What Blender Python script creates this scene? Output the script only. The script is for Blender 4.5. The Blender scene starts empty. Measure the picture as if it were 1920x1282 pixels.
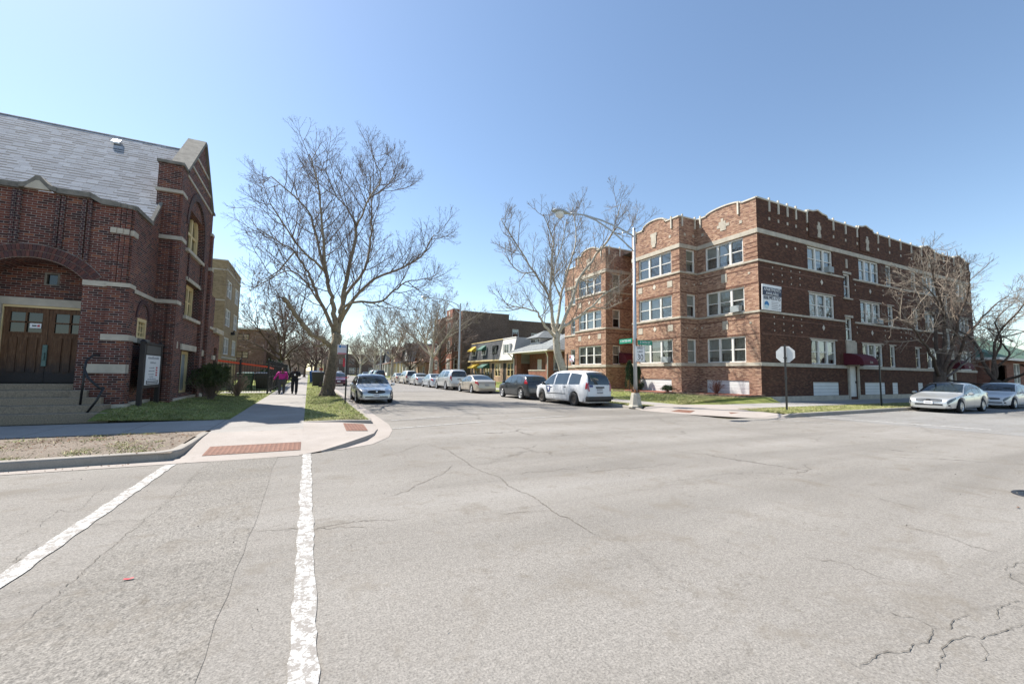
import bpy, bmesh, math, random
import numpy as np
from mathutils import Vector, Matrix, Euler
C = bpy.context.scene.collection
scene = bpy.context.scene
# ------------------------------------------------------------------ camera
cam = bpy.data.objects.new('camera', bpy.data.cameras.new('camera')); C.objects.link(cam)
cam.data.sensor_fit = 'HORIZONTAL'; cam.data.sensor_width = 36.0; cam.data.lens = 14.5686
cam.data.clip_start = 0.05; cam.data.clip_end = 6000
cam.matrix_world = Matrix(((0.8978, -0.0459, -0.4380, 0), (-0.4402, -0.0620, -0.8957, 0), (0.0139, 0.9970, -0.0759, 1.6), (0, 0, 0, 1)))
scene.camera = cam
# ------------------------------------------------------------------ sky, sun, exposure
SUN_EL, SUN_AZ = math.radians(52.2), math.radians(-38.1)
world = bpy.data.worlds.new('World'); scene.world = world; world.use_nodes = True
nt = world.node_tree; bg = nt.nodes['Background']
sky = nt.nodes.new('ShaderNodeTexSky'); sky.sky_type = 'NISHITA'; sky.sun_disc = False
sky.sun_elevation = SUN_EL; sky.sun_rotation = SUN_AZ % (2*math.pi)
sky.altitude = 0; sky.air_density = 1.0; sky.dust_density = 0.35; sky.ozone_density = 1.1
tint = nt.nodes.new('ShaderNodeMix'); tint.data_type = 'RGBA'; tint.blend_type = 'MULTIPLY'; tint.inputs[0].default_value = 1.0; tint.inputs[7].default_value = (1.0, 1.018, 1.0, 1)   # slightly cyan spring air
nt.links.new(sky.outputs[0], tint.inputs[6]); nt.links.new(tint.outputs[2], bg.inputs[0]); bg.inputs[1].default_value = 0.110
sun = bpy.data.objects.new('sun', bpy.data.lights.new('sun', 'SUN')); C.objects.link(sun)
sun.data.energy = 5.0; sun.data.angle = math.radians(0.5); sun.data.color = (1.0, 0.95, 0.87)
to_sun = Vector((math.sin(SUN_AZ)*math.cos(SUN_EL), math.cos(SUN_AZ)*math.cos(SUN_EL), math.sin(SUN_EL)))
sun.rotation_euler = to_sun.to_track_quat('Z', 'Y').to_euler()
sun.location = (-30, 30, 60)
scene.view_settings.view_transform = 'Standard'; scene.view_settings.look = 'None'
scene.view_settings.exposure = 0.90; scene.view_settings.gamma = 1; scene.view_settings.use_curve_mapping = False
scene.render.engine = 'CYCLES'
scene.cycles.max_bounces = 6; scene.cycles.transparent_max_bounces = 10
R = math.radians

# ------------------------------------------------------------------ materials
class NT:
    def __init__(s, name):
        s.m = bpy.data.materials.new(name); s.m.use_nodes = True
        s.t = s.m.node_tree; s.b = s.t.nodes['Principled BSDF']; s.out = s.t.nodes['Material Output']
    def n(s, typ, ins=None, **props):
        nd = s.t.nodes.new('ShaderNode' + typ)
        for k, v in props.items(): setattr(nd, k, v)
        for k, v in (ins or {}).items(): s.set(nd.inputs[k], v)
        return nd
    def set(s, sock, v):
        if hasattr(v, 'bl_idname') and hasattr(v, 'outputs'): v = v.outputs[0]
        if isinstance(v, bpy.types.NodeSocket): s.t.links.new(v, sock)
        elif isinstance(v, tuple) and len(v) == 3 and sock.type == 'RGBA': sock.default_value = (*v, 1)
        else: sock.default_value = v
    def math(s, op, a, b=0.0, c=None):
        nd = s.n('Math', operation=op); s.set(nd.inputs[0], a); s.set(nd.inputs[1], b)
        if c is not None: s.set(nd.inputs[2], c)
        return nd.outputs[0]
    def ramp(s, fac, stops, interp='LINEAR'):
        nd = s.n('ValToRGB'); s.set(nd.inputs[0], fac); cr = nd.color_ramp; cr.interpolation = interp
        while len(cr.elements) < len(stops): cr.elements.new(0.5)
        for e, (p, c) in zip(cr.elements, stops):
            e.position = p; e.color = (*c, 1) if isinstance(c, tuple) else (c, c, c, 1)
        return nd.outputs[0]
    def mix(s, fac, a, b, blend='MIX'):
        nd = s.n('Mix', data_type='RGBA', blend_type=blend)
        s.set(nd.inputs[0], fac); s.set(nd.inputs[6], a); s.set(nd.inputs[7], b)
        return nd.outputs[2]
    def noise(s, scale, detail=4, rough=0.55, vec=None, dist=0.0):
        nd = s.n('TexNoise', {'Scale': scale, 'Detail': detail, 'Roughness': rough, 'Distortion': dist})
        s.set(nd.inputs['Vector'], vec if vec is not None else s.pos())
        return nd.outputs[0]
    def pos(s):
        if not hasattr(s, '_p'): s._p = s.n('NewGeometry').outputs['Position']
        return s._p
    def obj(s):
        if not hasattr(s, '_o'): s._o = s.n('TexCoord').outputs['Object']
        return s._o
    def uv(s):
        if not hasattr(s, '_u'): s._u = s.n('TexCoord').outputs['UV']
        return s._u
    def bump(s, h, strength=0.4, dist=0.02):
        nd = s.n('Bump', {'Strength': strength, 'Distance': dist}); s.set(nd.inputs['Height'], h)
        s.t.links.new(nd.outputs[0], s.b.inputs['Normal'])
    def col(s, v): s.set(s.b.inputs['Base Color'], v)
    def rough(s, v): s.set(s.b.inputs['Roughness'], v)

def m_plain(name, col, rough=0.6, metal=0.0, var=0.15, scale=3.0, spec=0.5, bump=0.0, bscale=40, coat=0.0):
    t = NT(name)
    if var:
        f = t.noise(scale, 5, 0.6, t.obj()); lo = tuple(c*(1-var) for c in col); hi = tuple(min(1, c*(1+var)) for c in col)
        t.col(t.ramp(f, [(0.3, lo), (0.7, hi)]))
    else: t.col(col)
    t.rough(rough); t.b.inputs['Metallic'].default_value = metal; t.b.inputs['Specular IOR Level'].default_value = spec
    t.b.inputs['Coat Weight'].default_value = coat
    if bump: t.bump(t.noise(bscale, 4, 0.6, t.obj()), bump, 0.01)
    return t.m

def m_brick(name, stops, mortar, bw=0.205, bh=0.068, mj=0.011, tint=(0.75, 1.15), soldier=False, wear=None):
    t = NT(name); sx = t.n('SeparateXYZ', {0: t.uv()})
    u, v = sx.outputs[0], sx.outputs[1]
    if soldier: u, v = v, u
    rv = t.math('DIVIDE', v, bh); row = t.math('FLOOR', rv)
    ru = t.math('ADD', t.math('DIVIDE', u, bw), t.math('MULTIPLY', t.math('FLOORED_MODULO', row, 2.0), 0.5))
    colm = t.math('FLOOR', ru)
    fu, fv = t.math('FRACT', ru), t.math('FRACT', rv)
    cid = t.n('CombineXYZ', {0: colm, 1: row})
    wn = t.n('TexWhiteNoise', {'Vector': cid}, noise_dimensions='2D')
    c = t.ramp(wn.outputs[0], stops, 'CONSTANT')
    big = t.noise(0.55, 4, 0.6); c = t.mix(1.0, c, t.ramp(big, [(0.25, tint[0]), (0.75, tint[1])]), 'MULTIPLY')
    fine = t.noise(30, 3, 0.6); c = t.mix(1.0, c, t.ramp(fine, [(0.25, 0.8), (0.75, 1.15)]), 'MULTIPLY')
    mk = t.math('MAXIMUM', t.math('LESS_THAN', fu, mj/bw), t.math('LESS_THAN', fv, mj/bh))
    mcol = t.mix(1.0, mortar, t.ramp(t.noise(1.3, 3), [(0.3, 0.7), (0.7, 1.15)]), 'MULTIPLY')
    t.col(t.mix(mk, c, mcol)); t.rough(0.88); t.b.inputs['Specular IOR Level'].default_value = 0.25
    t.bump(t.math('SUBTRACT', 1.0, mk), 0.6, 0.008)
    return t.m

def m_siding(name, col, step=0.16, var=0.08):
    t = NT(name); sx = t.n('SeparateXYZ', {0: t.uv()})
    f = t.math('FRACT', t.math('DIVIDE', sx.outputs[1], step))
    c = t.mix(t.math('LESS_THAN', f, 0.12), col, tuple(x*0.6 for x in col))
    c = t.mix(1.0, c, t.ramp(t.noise(1.5), [(0.3, 1-var), (0.7, 1+var)]), 'MULTIPLY')
    t.col(c); t.rough(0.6); t.bump(f, 0.5, 0.02); return t.m

def m_shingle(name, stops, bw=0.32, bh=0.14, dash=0.0):
    t = NT(name); sx = t.n('SeparateXYZ', {0: t.uv()})
    rv = t.math('DIVIDE', sx.outputs[1], bh); row = t.math('FLOOR', rv)
    off = t.n('TexWhiteNoise', {'W': row}, noise_dimensions='1D').outputs[0]
    ru = t.math('ADD', t.math('DIVIDE', sx.outputs[0], bw), off)
    cid = t.n('CombineXYZ', {0: t.math('FLOOR', ru), 1: row})
    wn = t.n('TexWhiteNoise', {'Vector': cid}, noise_dimensions='2D')
    c = t.ramp(wn.outputs[0], stops)
    fu, fv = t.math('FRACT', ru), t.math('FRACT', rv)
    # butt edge of every course: shadow of the overhanging tab, painted dark into the colour, of uneven depth
    tab_shade = t.math('ADD', t.math('MULTIPLY', t.n('TexWhiteNoise', {'Vector': t.n('CombineXYZ', {0: t.math('FLOOR', ru), 1: row, 2: 3.0})}, noise_dimensions='3D').outputs[0], 0.26), 0.16)
    keep = t.math('GREATER_THAN', t.n('TexWhiteNoise', {'Vector': t.n('CombineXYZ', {0: t.math('FLOOR', ru), 1: row, 2: 7.0})}, noise_dimensions='3D').outputs[0], dash)
    tab_shade = t.math('MULTIPLY', t.math('ADD', tab_shade, 0.06 if dash else 0.0), t.math('ADD', t.math('MULTIPLY', keep, 0.8), 0.2))
    edge = t.math('MAXIMUM', t.math('LESS_THAN', fv, tab_shade), t.math('LESS_THAN', fu, 0.02))
    t.col(t.mix(t.math('MULTIPLY', edge, 0.85), c, (0.02, 0.02, 0.025))); t.rough(0.9)
    t.bump(t.math('MULTIPLY', fv, t.math('SUBTRACT', 1.0, edge)), 0.5, 0.02); return t.m

M = {}
M['church_brick'] = m_brick('church_brick', [(0, (0.062, 0.027, 0.024)), (0.18, (0.150, 0.050, 0.036)), (0.42, (0.108, 0.039, 0.032)), (0.58, (0.180, 0.062, 0.040)), (0.76, (0.128, 0.044, 0.035)), (0.90, (0.23, 0.085, 0.046)), (0.96, (0.05, 0.028, 0.029))], (0.34, 0.29, 0.255))
M['church_brick_dark'] = m_brick('church_brick_dark', [(0, (0.042, 0.022, 0.026)), (0.3, (0.075, 0.028, 0.028)), (0.6, (0.10, 0.034, 0.030)), (0.85, (0.055, 0.028, 0.034))], (0.27, 0.23, 0.20), bw=0.11)
M['church_soldier'] = m_brick('church_soldier', [(0, (0.07, 0.026, 0.030)), (0.5, (0.10, 0.035, 0.034)), (0.8, (0.06, 0.03, 0.038))], (0.33, 0.28, 0.25), bw=0.19, bh=0.068)
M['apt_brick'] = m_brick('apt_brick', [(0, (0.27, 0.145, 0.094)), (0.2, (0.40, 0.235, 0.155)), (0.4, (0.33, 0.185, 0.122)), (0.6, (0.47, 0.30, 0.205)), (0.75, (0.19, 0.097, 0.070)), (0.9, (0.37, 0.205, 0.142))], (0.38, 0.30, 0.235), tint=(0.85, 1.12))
M['apt_soldier'] = m_brick('apt_soldier', [(0, (0.16, 0.07, 0.048)), (0.5, (0.20, 0.09, 0.06)), (0.8, (0.13, 0.06, 0.045))], (0.22, 0.17, 0.13), bw=0.205, bh=0.068, soldier=True)
M['apt_brick_shaded'] = m_brick('apt_brick_shaded', [(0, (0.088, 0.036, 0.024)), (0.25, (0.130, 0.056, 0.034)), (0.5, (0.070, 0.030, 0.021)), (0.75, (0.105, 0.044, 0.029)), (0.93, (0.155, 0.076, 0.046))], (0.140, 0.098, 0.068), tint=(0.85, 1.12))  # same brick as the front, darkened to paint in the shade of this face
M['yellow_brick'] = m_brick('yellow_brick', [(0, (0.33, 0.24, 0.135)), (0.3, (0.39, 0.29, 0.165)), (0.6, (0.29, 0.21, 0.115)), (0.85, (0.35, 0.25, 0.145))], (0.32, 0.26, 0.18))
M['red_brick'] = m_brick('red_brick', [(0, (0.24, 0.095, 0.062)), (0.3, (0.31, 0.125, 0.08)), (0.6, (0.20, 0.08, 0.055)), (0.85, (0.27, 0.12, 0.085))], (0.30, 0.23, 0.19))
M['brown_brick'] = m_brick('brown_brick', [(0, (0.20, 0.105, 0.075)), (0.3, (0.25, 0.135, 0.095)), (0.6, (0.165, 0.085, 0.062)), (0.85, (0.225, 0.125, 0.09))], (0.27, 0.21, 0.17))
M['common_brick'] = m_brick('common_brick', [(0, (0.15, 0.10, 0.075)), (0.3, (0.20, 0.135, 0.10)), (0.6, (0.12, 0.078, 0.06)), (0.85, (0.22, 0.14, 0.10))], (0.24, 0.20, 0.165))
M['tan_brick'] = m_brick('tan_brick', [(0, (0.42, 0.27, 0.18)), (0.4, (0.48, 0.33, 0.22)), (0.8, (0.38, 0.24, 0.16))], (0.42, 0.36, 0.30))
M['stone'] = m_plain('limestone', (0.47, 0.42, 0.34), 0.85, var=0.2, scale=2.5, bump=0.3)
M['stone_pale'] = m_plain('pale_limestone', (0.60, 0.55, 0.46), 0.8, var=0.14, scale=2.0, bump=0.2)
M['stone_grey'] = m_plain('weathered_stone', (0.19, 0.175, 0.15), 0.9, var=0.35, scale=4, bump=0.4)
M['step_conc'] = m_plain('exposed_aggregate', (0.25, 0.20, 0.145), 0.92, var=0.35, scale=35, bump=0.6, bscale=90)
M['white_paint'] = m_plain('white_paint', (0.74, 0.72, 0.67), 0.5, var=0.06)
M['white_panel'] = m_siding('white_panel', (0.70, 0.70, 0.68), 0.21, 0.05)
M['cream_paint'] = m_plain('cream_paint', (0.70, 0.55, 0.29), 0.55, var=0.12)
M['grey_paint'] = m_plain('grey_paint', (0.30, 0.33, 0.33), 0.6, var=0.1)
M['black_iron'] = m_plain('black_iron', (0.012, 0.012, 0.013), 0.45, var=0.2)
M['dark_wood'] = m_plain('dark_wood', (0.022, 0.017, 0.016), 0.6, var=0.3)
M['inner_dark'] = m_plain('inner_dark', (0.02, 0.019, 0.018), 0.9, var=0.2)
M['blind'] = m_plain('blind', (0.62, 0.61, 0.57), 0.7, var=0.08)
M['blind2'] = m_plain('yellowed_blind', (0.55, 0.52, 0.43), 0.7, var=0.1); M['blind3'] = m_siding('slatted_blind', (0.58, 0.58, 0.56), 0.05); M['curtain2'] = m_plain('pale_curtain', (0.42, 0.40, 0.37), 0.8, var=0.4, scale=9)
M['curtain'] = m_plain('curtain', (0.30, 0.28, 0.25), 0.8, var=0.3, scale=9)
M['shingle_pale'] = m_shingle('shingle_pale', [(0, (0.40, 0.395, 0.405)), (0.5, (0.455, 0.45, 0.46)), (1, (0.51, 0.505, 0.515))], 0.30, 0.165, 0.2)
M['shingle_grey'] = m_shingle('shingle_grey', [(0, (0.20, 0.215, 0.215)), (1, (0.28, 0.30, 0.30))], 0.3, 0.13)
M['shingle_char'] = m_shingle('shingle_char', [(0, (0.055, 0.058, 0.062)), (1, (0.10, 0.105, 0.11))], 0.3, 0.13)
M['shingle_brown'] = m_shingle('shingle_brown', [(0, (0.17, 0.095, 0.06)), (1, (0.26, 0.15, 0.10))], 0.3, 0.13)
M['shingle_green'] = m_shingle('shingle_green', [(0, (0.10, 0.19, 0.13)), (1, (0.16, 0.27, 0.19))], 0.3, 0.13)
M['siding_white'] = m_siding('siding_white', (0.66, 0.63, 0.57))
M['siding_grey'] = m_siding('siding_grey', (0.40, 0.41, 0.41))
M['roof_flat'] = m_plain('roof_flat', (0.10, 0.10, 0.10), 0.95)
M['galv'] = m_plain('galvanised_steel', (0.40, 0.43, 0.455), 0.42, metal=0.55, var=0.1)
M['alu'] = m_plain('bare_aluminium', (0.62, 0.62, 0.61), 0.45, metal=0.6, var=0.08)
M['burgundy'] = m_plain('burgundy_canvas', (0.10, 0.010, 0.020), 0.8, var=0.1)
M['yellow_can'] = m_plain('yellow_canvas', (0.66, 0.45, 0.05), 0.7, var=0.08)
M['green_can'] = m_plain('green_canvas', (0.03, 0.105, 0.078), 0.7, var=0.08)
M['sign_green'] = m_plain('sign_green', (0.0, 0.22, 0.13), 0.4, var=0.05)
M['sign_white'] = m_plain('sign_white', (0.78, 0.78, 0.78), 0.45, var=0.04)
M['ink'] = m_plain('ink_black', (0.012, 0.012, 0.014), 0.5, var=0)
M['ink_grey'] = m_plain('ink_grey', (0.30, 0.31, 0.34), 0.5, var=0)
M['ink_red'] = m_plain('ink_red', (0.50, 0.03, 0.05), 0.5, var=0)
M['navy'] = m_plain('navy_print', (0.015, 0.025, 0.06), 0.5, var=0)
M['logo_blue'] = m_plain('blue_print', (0.01, 0.17, 0.42), 0.5, var=0)
M['rubber'] = m_plain('rubber', (0.018, 0.018, 0.019), 0.8, var=0.2)
M['plastic_black'] = m_plain('black_plastic', (0.02, 0.02, 0.022), 0.5, var=0.1)
M['bin_black'] = m_plain('bin_black', (0.02, 0.021, 0.025), 0.45)
M['bin_blue'] = m_plain('bin_blue', (0.02, 0.10, 0.30), 0.45)
M['bin_green'] = m_plain('bin_green', (0.02, 0.06, 0.035), 0.5)
M['red_rail'] = m_plain('red_rail', (0.62, 0.07, 0.025), 0.5)
M['rust'] = m_plain('rust', (0.16, 0.07, 0.03), 0.85, var=0.4, scale=20)
M['mulch'] = m_plain('red_mulch', (0.20, 0.06, 0.035), 0.95, var=0.5, scale=25, bump=0.8)
M['old_conc'] = m_plain('old_concrete', (0.40, 0.37, 0.31), 0.9, var=0.25, scale=6, bump=0.4)
M['needle'] = m_plain('evergreen_leaf', (0.022, 0.05, 0.018), 0.8, var=0.5, scale=5)
M['leaf_new'] = m_plain('young_leaf', (0.055, 0.075, 0.02), 0.75, var=0.5, scale=4)
M['bark_brown'] = m_plain('brown_bark', (0.085, 0.060, 0.045), 0.9, var=0.35, scale=6, bump=0.6, bscale=25)
M['twig_brown'] = m_plain('brown_twig', (0.175, 0.13, 0.105), 0.85, var=0.25, scale=2)
M['twig_pale'] = m_plain('pale_twig', (0.25, 0.205, 0.16), 0.85, var=0.3, scale=2)
M['twig_red'] = m_plain('reddish_twig', (0.13, 0.065, 0.05), 0.85, var=0.3, scale=3)
M['glass_dark'] = m_plain('dark_glass', (0.012, 0.016, 0.018), 0.04, var=0, spec=0.8)
M['glass_car'] = m_plain('car_glass', (0.018, 0.026, 0.028), 0.03, var=0, spec=1.0, coat=0.4)
M['chrome'] = m_plain('chrome', (0.75, 0.75, 0.76), 0.15, metal=1.0, var=0)
M['grille_grey'] = m_plain('grille_mesh', (0.16, 0.165, 0.17), 0.4, metal=0.6, var=0.3, scale=30)
M['alloy'] = m_plain('alloy', (0.56, 0.57, 0.58), 0.35, metal=0.7, var=0)
M['lamp_red'] = m_plain('red_lens', (0.30, 0.008, 0.012), 0.12, var=0, spec=0.8, coat=0.6)
M['lamp_clear'] = m_plain('clear_lens', (0.11, 0.12, 0.13), 0.16, var=0.85, scale=11, spec=0.6)
M['skin'] = m_plain('brown_skin', (0.12, 0.062, 0.040), 0.55)
M['magenta'] = m_plain('magenta_fabric', (0.52, 0.025, 0.26), 0.75, var=0.12, scale=8)
M['black_cloth'] = m_plain('black_fabric', (0.012, 0.013, 0.017), 0.85, var=0.3, scale=8)
M['grey_cloth'] = m_plain('grey_fabric', (0.075, 0.072, 0.075), 0.9, var=0.2, scale=8)
M['hair'] = m_plain('dark_hair', (0.008, 0.006, 0.005), 0.95, spec=.1)
M['steel_green'] = m_plain('bronze_patina', (0.10, 0.17, 0.15), 0.6, var=0.3, scale=12)
M['lens_white'] = m_plain('white_lens', (0.72, 0.72, 0.68), 0.3, var=0.05)

def m_glass_thin():
    t = NT('window_glass'); lw = t.n('LayerWeight', {'Blend': 0.35})
    tr = t.n('BsdfTransparent', {0: (0.78, 0.82, 0.82)}); gl = t.n('BsdfGlossy', {'Color': (1, 1, 1), 'Roughness': 0.02})
    fac = t.ramp(lw.outputs['Fresnel'], [(0.0, 0.10), (1.0, 0.95)])
    mx = t.n('MixShader', {0: fac, 1: tr, 2: gl}); t.t.links.new(mx.outputs[0], t.out.inputs[0]); return t.m
M['glass'] = m_glass_thin()

def m_paint(name, col, metal=0.35, rough=0.32, dirt=0.0):
    t = NT(name)
    if dirt:
        sx = t.n('SeparateXYZ', {0: t.obj()})
        f = t.math('MULTIPLY', t.ramp(t.noise(6, 5, 0.7, t.obj()), [(0.45, 0.0), (0.7, 1.0)]), t.ramp(sx.outputs[2], [(0.2, dirt), (0.75, 0.0)]))
        t.col(t.mix(f, col, (0.16, 0.12, 0.085)))
    else: t.col(col)
    t.b.inputs['Metallic'].default_value = metal; t.rough(rough)
    t.b.inputs['Coat Weight'].default_value = 0.6; t.b.inputs['Coat Roughness'].default_value = 0.06
    return t.m

def m_asphalt(name, c0, c1, agg=1.0, patch=True, bump=0.5, bscale=55, cracks=0.0, drag=False):
    t = NT(name); p = t.pos()
    if drag:
        mp = t.n('Mapping', {'Vector': p, 'Scale': (1.0, 0.45, 1.0)}); pd = mp.outputs[0]
    else: pd = p
    base = t.ramp(t.noise(0.22, 6, 0.62, p), [(0.3, c0), (0.7, c1)])
    # tyre-darkened lanes and dusty verges are worn into the surface itself
    g = t.noise(70, 4, 0.75, p); g2 = t.noise(24, 3, 0.7, p)
    base = t.mix(1.0, base, t.ramp(g, [(0.30, 1-0.50*agg), (0.5, 1.0), (0.72, 1+0.42*agg)]), 'MULTIPLY')
    base = t.mix(1.0, base, t.ramp(g2, [(0.3, 1-0.16*agg), (0.7, 1+0.14*agg)]), 'MULTIPLY')
    lane = t.noise(1.0, 4, 0.6, t.n('Mapping', {'Vector': p, 'Scale': (0.05, 0.55, 1.0), 'Rotation': (0, 0, -0.12)}).outputs[0], 0.4)
    base = t.mix(1.0, base, t.ramp(lane, [(0.34, (0.80, 0.79, 0.775)), (0.5, (1.0, 0.99, 0.975)), (0.66, (1.10, 1.10, 1.10))]), 'MULTIPLY')
    st = t.noise(1.7, 5, 0.7, p, 0.6)
    base = t.mix(t.math('MULTIPLY', t.ramp(st, [(0.53, 0.0), (0.68, 1.0)]), 0.55), base, (0.17, 0.148, 0.12))
    mot = t.math('MULTIPLY', t.ramp(t.noise(8.5, 5, 0.72, p, 0.4), [(0.55, 0.0), (0.66, 1.0)]), t.ramp(t.noise(0.7, 3, 0.6, p), [(0.42, 0.0), (0.58, 1.0)]))
    base = t.mix(t.math('MULTIPLY', mot, 0.45), base, (0.125, 0.108, 0.085))
    ol = t.noise(6.5, 3, 0.6, p)
    base = t.mix(t.math('MULTIPLY', t.ramp(ol, [(0.64, 0.0), (0.74, 1.0)]), 0.45), base, (0.12, 0.11, 0.10))
    h = t.noise(bscale, 5, 0.7, pd)
    if drag: base = t.mix(1.0, base, t.ramp(t.noise(24, 4, 0.65, pd), [(0.33, 0.74), (0.43, 1.0), (0.64, 1.0), (0.74, 1.10)]), 'MULTIPLY')
    if cracks:
        wob = t.n('TexNoise', {'Vector': p, 'Scale': 1.6, 'Detail': 5, 'Roughness': 0.7})
        v2 = t.n('Vector' + 'Math', {0: p, 1: t.n('VectorMath', {0: wob.outputs['Color'], 1: (0.9, 0.9, 0.0)}, operation='MULTIPLY')}, operation='ADD')
        vor = t.n('TexVoronoi', {'Vector': v2, 'Scale': 0.33}, feature='DISTANCE_TO_EDGE')
        line = t.ramp(vor.outputs['Distance'], [(0.0, 1.0), (0.012, 0.0)])
        msk = t.ramp(t.noise(0.30, 3, 0.6, p), [(0.50, 0.0), (0.62, 1.0)])
        ck = t.math('MULTIPLY', t.math('MULTIPLY', line, msk), cracks)
        base = t.mix(ck, base, (0.075, 0.066, 0.055)); h = t.math('SUBTRACT', h, ck)
    t.col(base); t.rough(0.93); t.b.inputs['Specular IOR Level'].default_value = 0.2
    t.bump(h, bump, 0.012); return t.m
M['asphalt'] = m_asphalt('asphalt', (0.208, 0.194, 0.176), (0.264, 0.249, 0.229), cracks=0.75)
M['asphalt_milled'] = m_asphalt('milled_asphalt', (0.200, 0.187, 0.169), (0.250, 0.235, 0.214), agg=1.25, bump=1.0, bscale=22, drag=True)
M['asphalt_old'] = m_asphalt('old_grey_asphalt', (0.205, 0.20, 0.193), (0.255, 0.25, 0.24), cracks=0.9)
M['asphalt_far'] = m_asphalt('far_asphalt', (0.20, 0.19, 0.18), (0.25, 0.238, 0.225), cracks=0.4)
M['crack'] = m_plain('crack_dirt', (0.105, 0.094, 0.078), 0.95, var=0.4, scale=9)
M['crack_soft'] = m_plain('crack_sealed', (0.15, 0.13, 0.105), 0.95, var=0.3, scale=9)

def m_conc(name, c0, c1, joints=1.5):
    t = NT(name); p = t.pos()
    base = t.ramp(t.noise(0.6, 6, 0.65, p), [(0.3, c0), (0.7, c1)])
    base = t.mix(1.0, base, t.ramp(t.noise(55, 4, 0.7, p), [(0.3, 0.85), (0.7, 1.12)]), 'MULTIPLY')
    st = t.noise(2.6, 5, 0.7, p); base = t.mix(t.math('MULTIPLY', t.ramp(st, [(0.58, 0.0), (0.70, 1.0)]), 0.25), base, (0.14, 0.12, 0.10))
    if joints:
        sx = t.n('SeparateXYZ', {0: p}); ls = None
        for k in (0, 1):
            if joints[k] == 0: continue
            f = t.math('FRACT', t.math('DIVIDE', t.math('SUBTRACT', sx.outputs[k], joints[2+k]), joints[k]))
            w = 0.016/joints[k]; l = t.math('LESS_THAN', t.math('ABSOLUTE', t.math('SUBTRACT', f, 0.5)), w/2)
            ls = l if ls is None else t.math('MAXIMUM', ls, l)
        base = t.mix(t.math('MULTIPLY', ls, 0.85), base, (0.07, 0.06, 0.05))
    t.col(base); t.rough(0.9); t.b.inputs['Specular IOR Level'].default_value = 0.25
    t.bump(t.noise(60, 4, 0.7, p), 0.25, 0.01); return t.m
M['conc_walk'] = m_conc('pavement_concrete', (0.265, 0.245, 0.225), (0.345, 0.325, 0.30), (0, 1.62, 0, 0.5))
M['conc_walk_x'] = m_conc('pavement_concrete_cross', (0.275, 0.262, 0.245), (0.35, 0.335, 0.315), (1.62, 0, 0.35, 0))
M['conc'] = m_conc('apron_concrete', (0.30, 0.265, 0.235), (0.37, 0.33, 0.30), None)
M['kerb'] = m_conc('kerb_concrete', (0.26, 0.235, 0.205), (0.35, 0.32, 0.285), None)

def m_tactile():
    t = NT('tactile_plate'); sx = t.n('SeparateXYZ', {0: t.uv()})
    d = 0.0
    fu = t.math('FRACT', t.math('DIVIDE', sx.outputs[0], 0.085)); fv = t.math('FRACT', t.math('DIVIDE', sx.outputs[1], 0.085))
    du = t.math('SUBTRACT', fu, 0.5); dv = t.math('SUBTRACT', fv, 0.5)
    r = t.math('SQRT', t.math('ADD', t.math('MULTIPLY', du, du), t.math('MULTIPLY', dv, dv)))
    dome = t.ramp(r, [(0.22, 1.0), (0.34, 0.0)])
    c = t.mix(dome, (0.165, 0.075, 0.048), (0.275, 0.135, 0.088))
    c = t.mix(1.0, c, t.ramp(t.noise(5, 5, 0.7), [(0.3, 0.7), (0.7, 1.15)]), 'MULTIPLY')
    t.col(c); t.rough(0.8); t.bump(dome, 0.9, 0.01); return t.m
M['tactile'] = m_tactile()

def m_linepaint():
    t = NT('worn_road_paint'); p = t.pos()
    w = t.noise(9, 6, 0.75, p); w2 = t.noise(55, 3, 0.7, p)
    f = t.ramp(t.math('ADD', t.math('MULTIPLY', w, 0.62), t.math('MULTIPLY', w2, 0.42)), [(0.49, 0.0), (0.55, 1.0)])
    vor = t.n('TexVoronoi', {'Vector': t.n('VectorMath', {0: p, 1: t.n('VectorMath', {0: t.n('TexNoise', {'Vector': p, 'Scale': 4.0}).outputs['Color'], 1: (0.3, 0.3, 0)}, operation='MULTIPLY')}, operation='ADD'), 'Scale': 3.2}, feature='DISTANCE_TO_EDGE')
    f = t.math('MULTIPLY', f, t.ramp(vor.outputs['Distance'], [(0.006, 0.25), (0.028, 1.0)]))
    t.col(t.mix(f, (0.235, 0.215, 0.195), (0.455, 0.45, 0.43))); t.rough(0.8)
    t.bump(t.noise(60, 4, 0.7, p), 0.35, 0.01); return t.m
M['line'] = m_linepaint()

def m_soil(name, stops, scale=1.2):
    t = NT(name); p = t.pos()
    c = t.ramp(t.noise(scale, 7, 0.7, p), stops)
    c = t.mix(1.0, c, t.ramp(t.noise(28, 5, 0.75, p), [(0.25, 0.6), (0.75, 1.3)]), 'MULTIPLY')
    t.col(c); t.rough(0.95); t.b.inputs['Specular IOR Level'].default_value = 0.15; t.bump(t.noise(18, 6, 0.75, p), 1.0, 0.05); return t.m
M['turf'] = m_soil('turf', [(0.3, (0.24, 0.205, 0.10)), (0.45, (0.18, 0.21, 0.06)), (0.6, (0.215, 0.24, 0.075)), (0.75, (0.33, 0.29, 0.15))])
M['dirt'] = m_soil('bare_dirt', [(0.3, (0.16, 0.125, 0.095)), (0.45, (0.25, 0.205, 0.165)), (0.6, (0.31, 0.26, 0.215)), (0.75, (0.22, 0.19, 0.10))], 0.8)
M['ground'] = m_soil('ground_soil', [(0.3, (0.12, 0.11, 0.07)), (0.7, (0.18, 0.16, 0.11))], 0.1)
M['grass'] = m_plain('grass_blade', (0.265, 0.285, 0.098), 0.7, var=0.5, scale=1.1)
M['grass_dry'] = m_plain('dry_grass_blade', (0.42, 0.36, 0.19), 0.8, var=0.4, scale=1.5)

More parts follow.
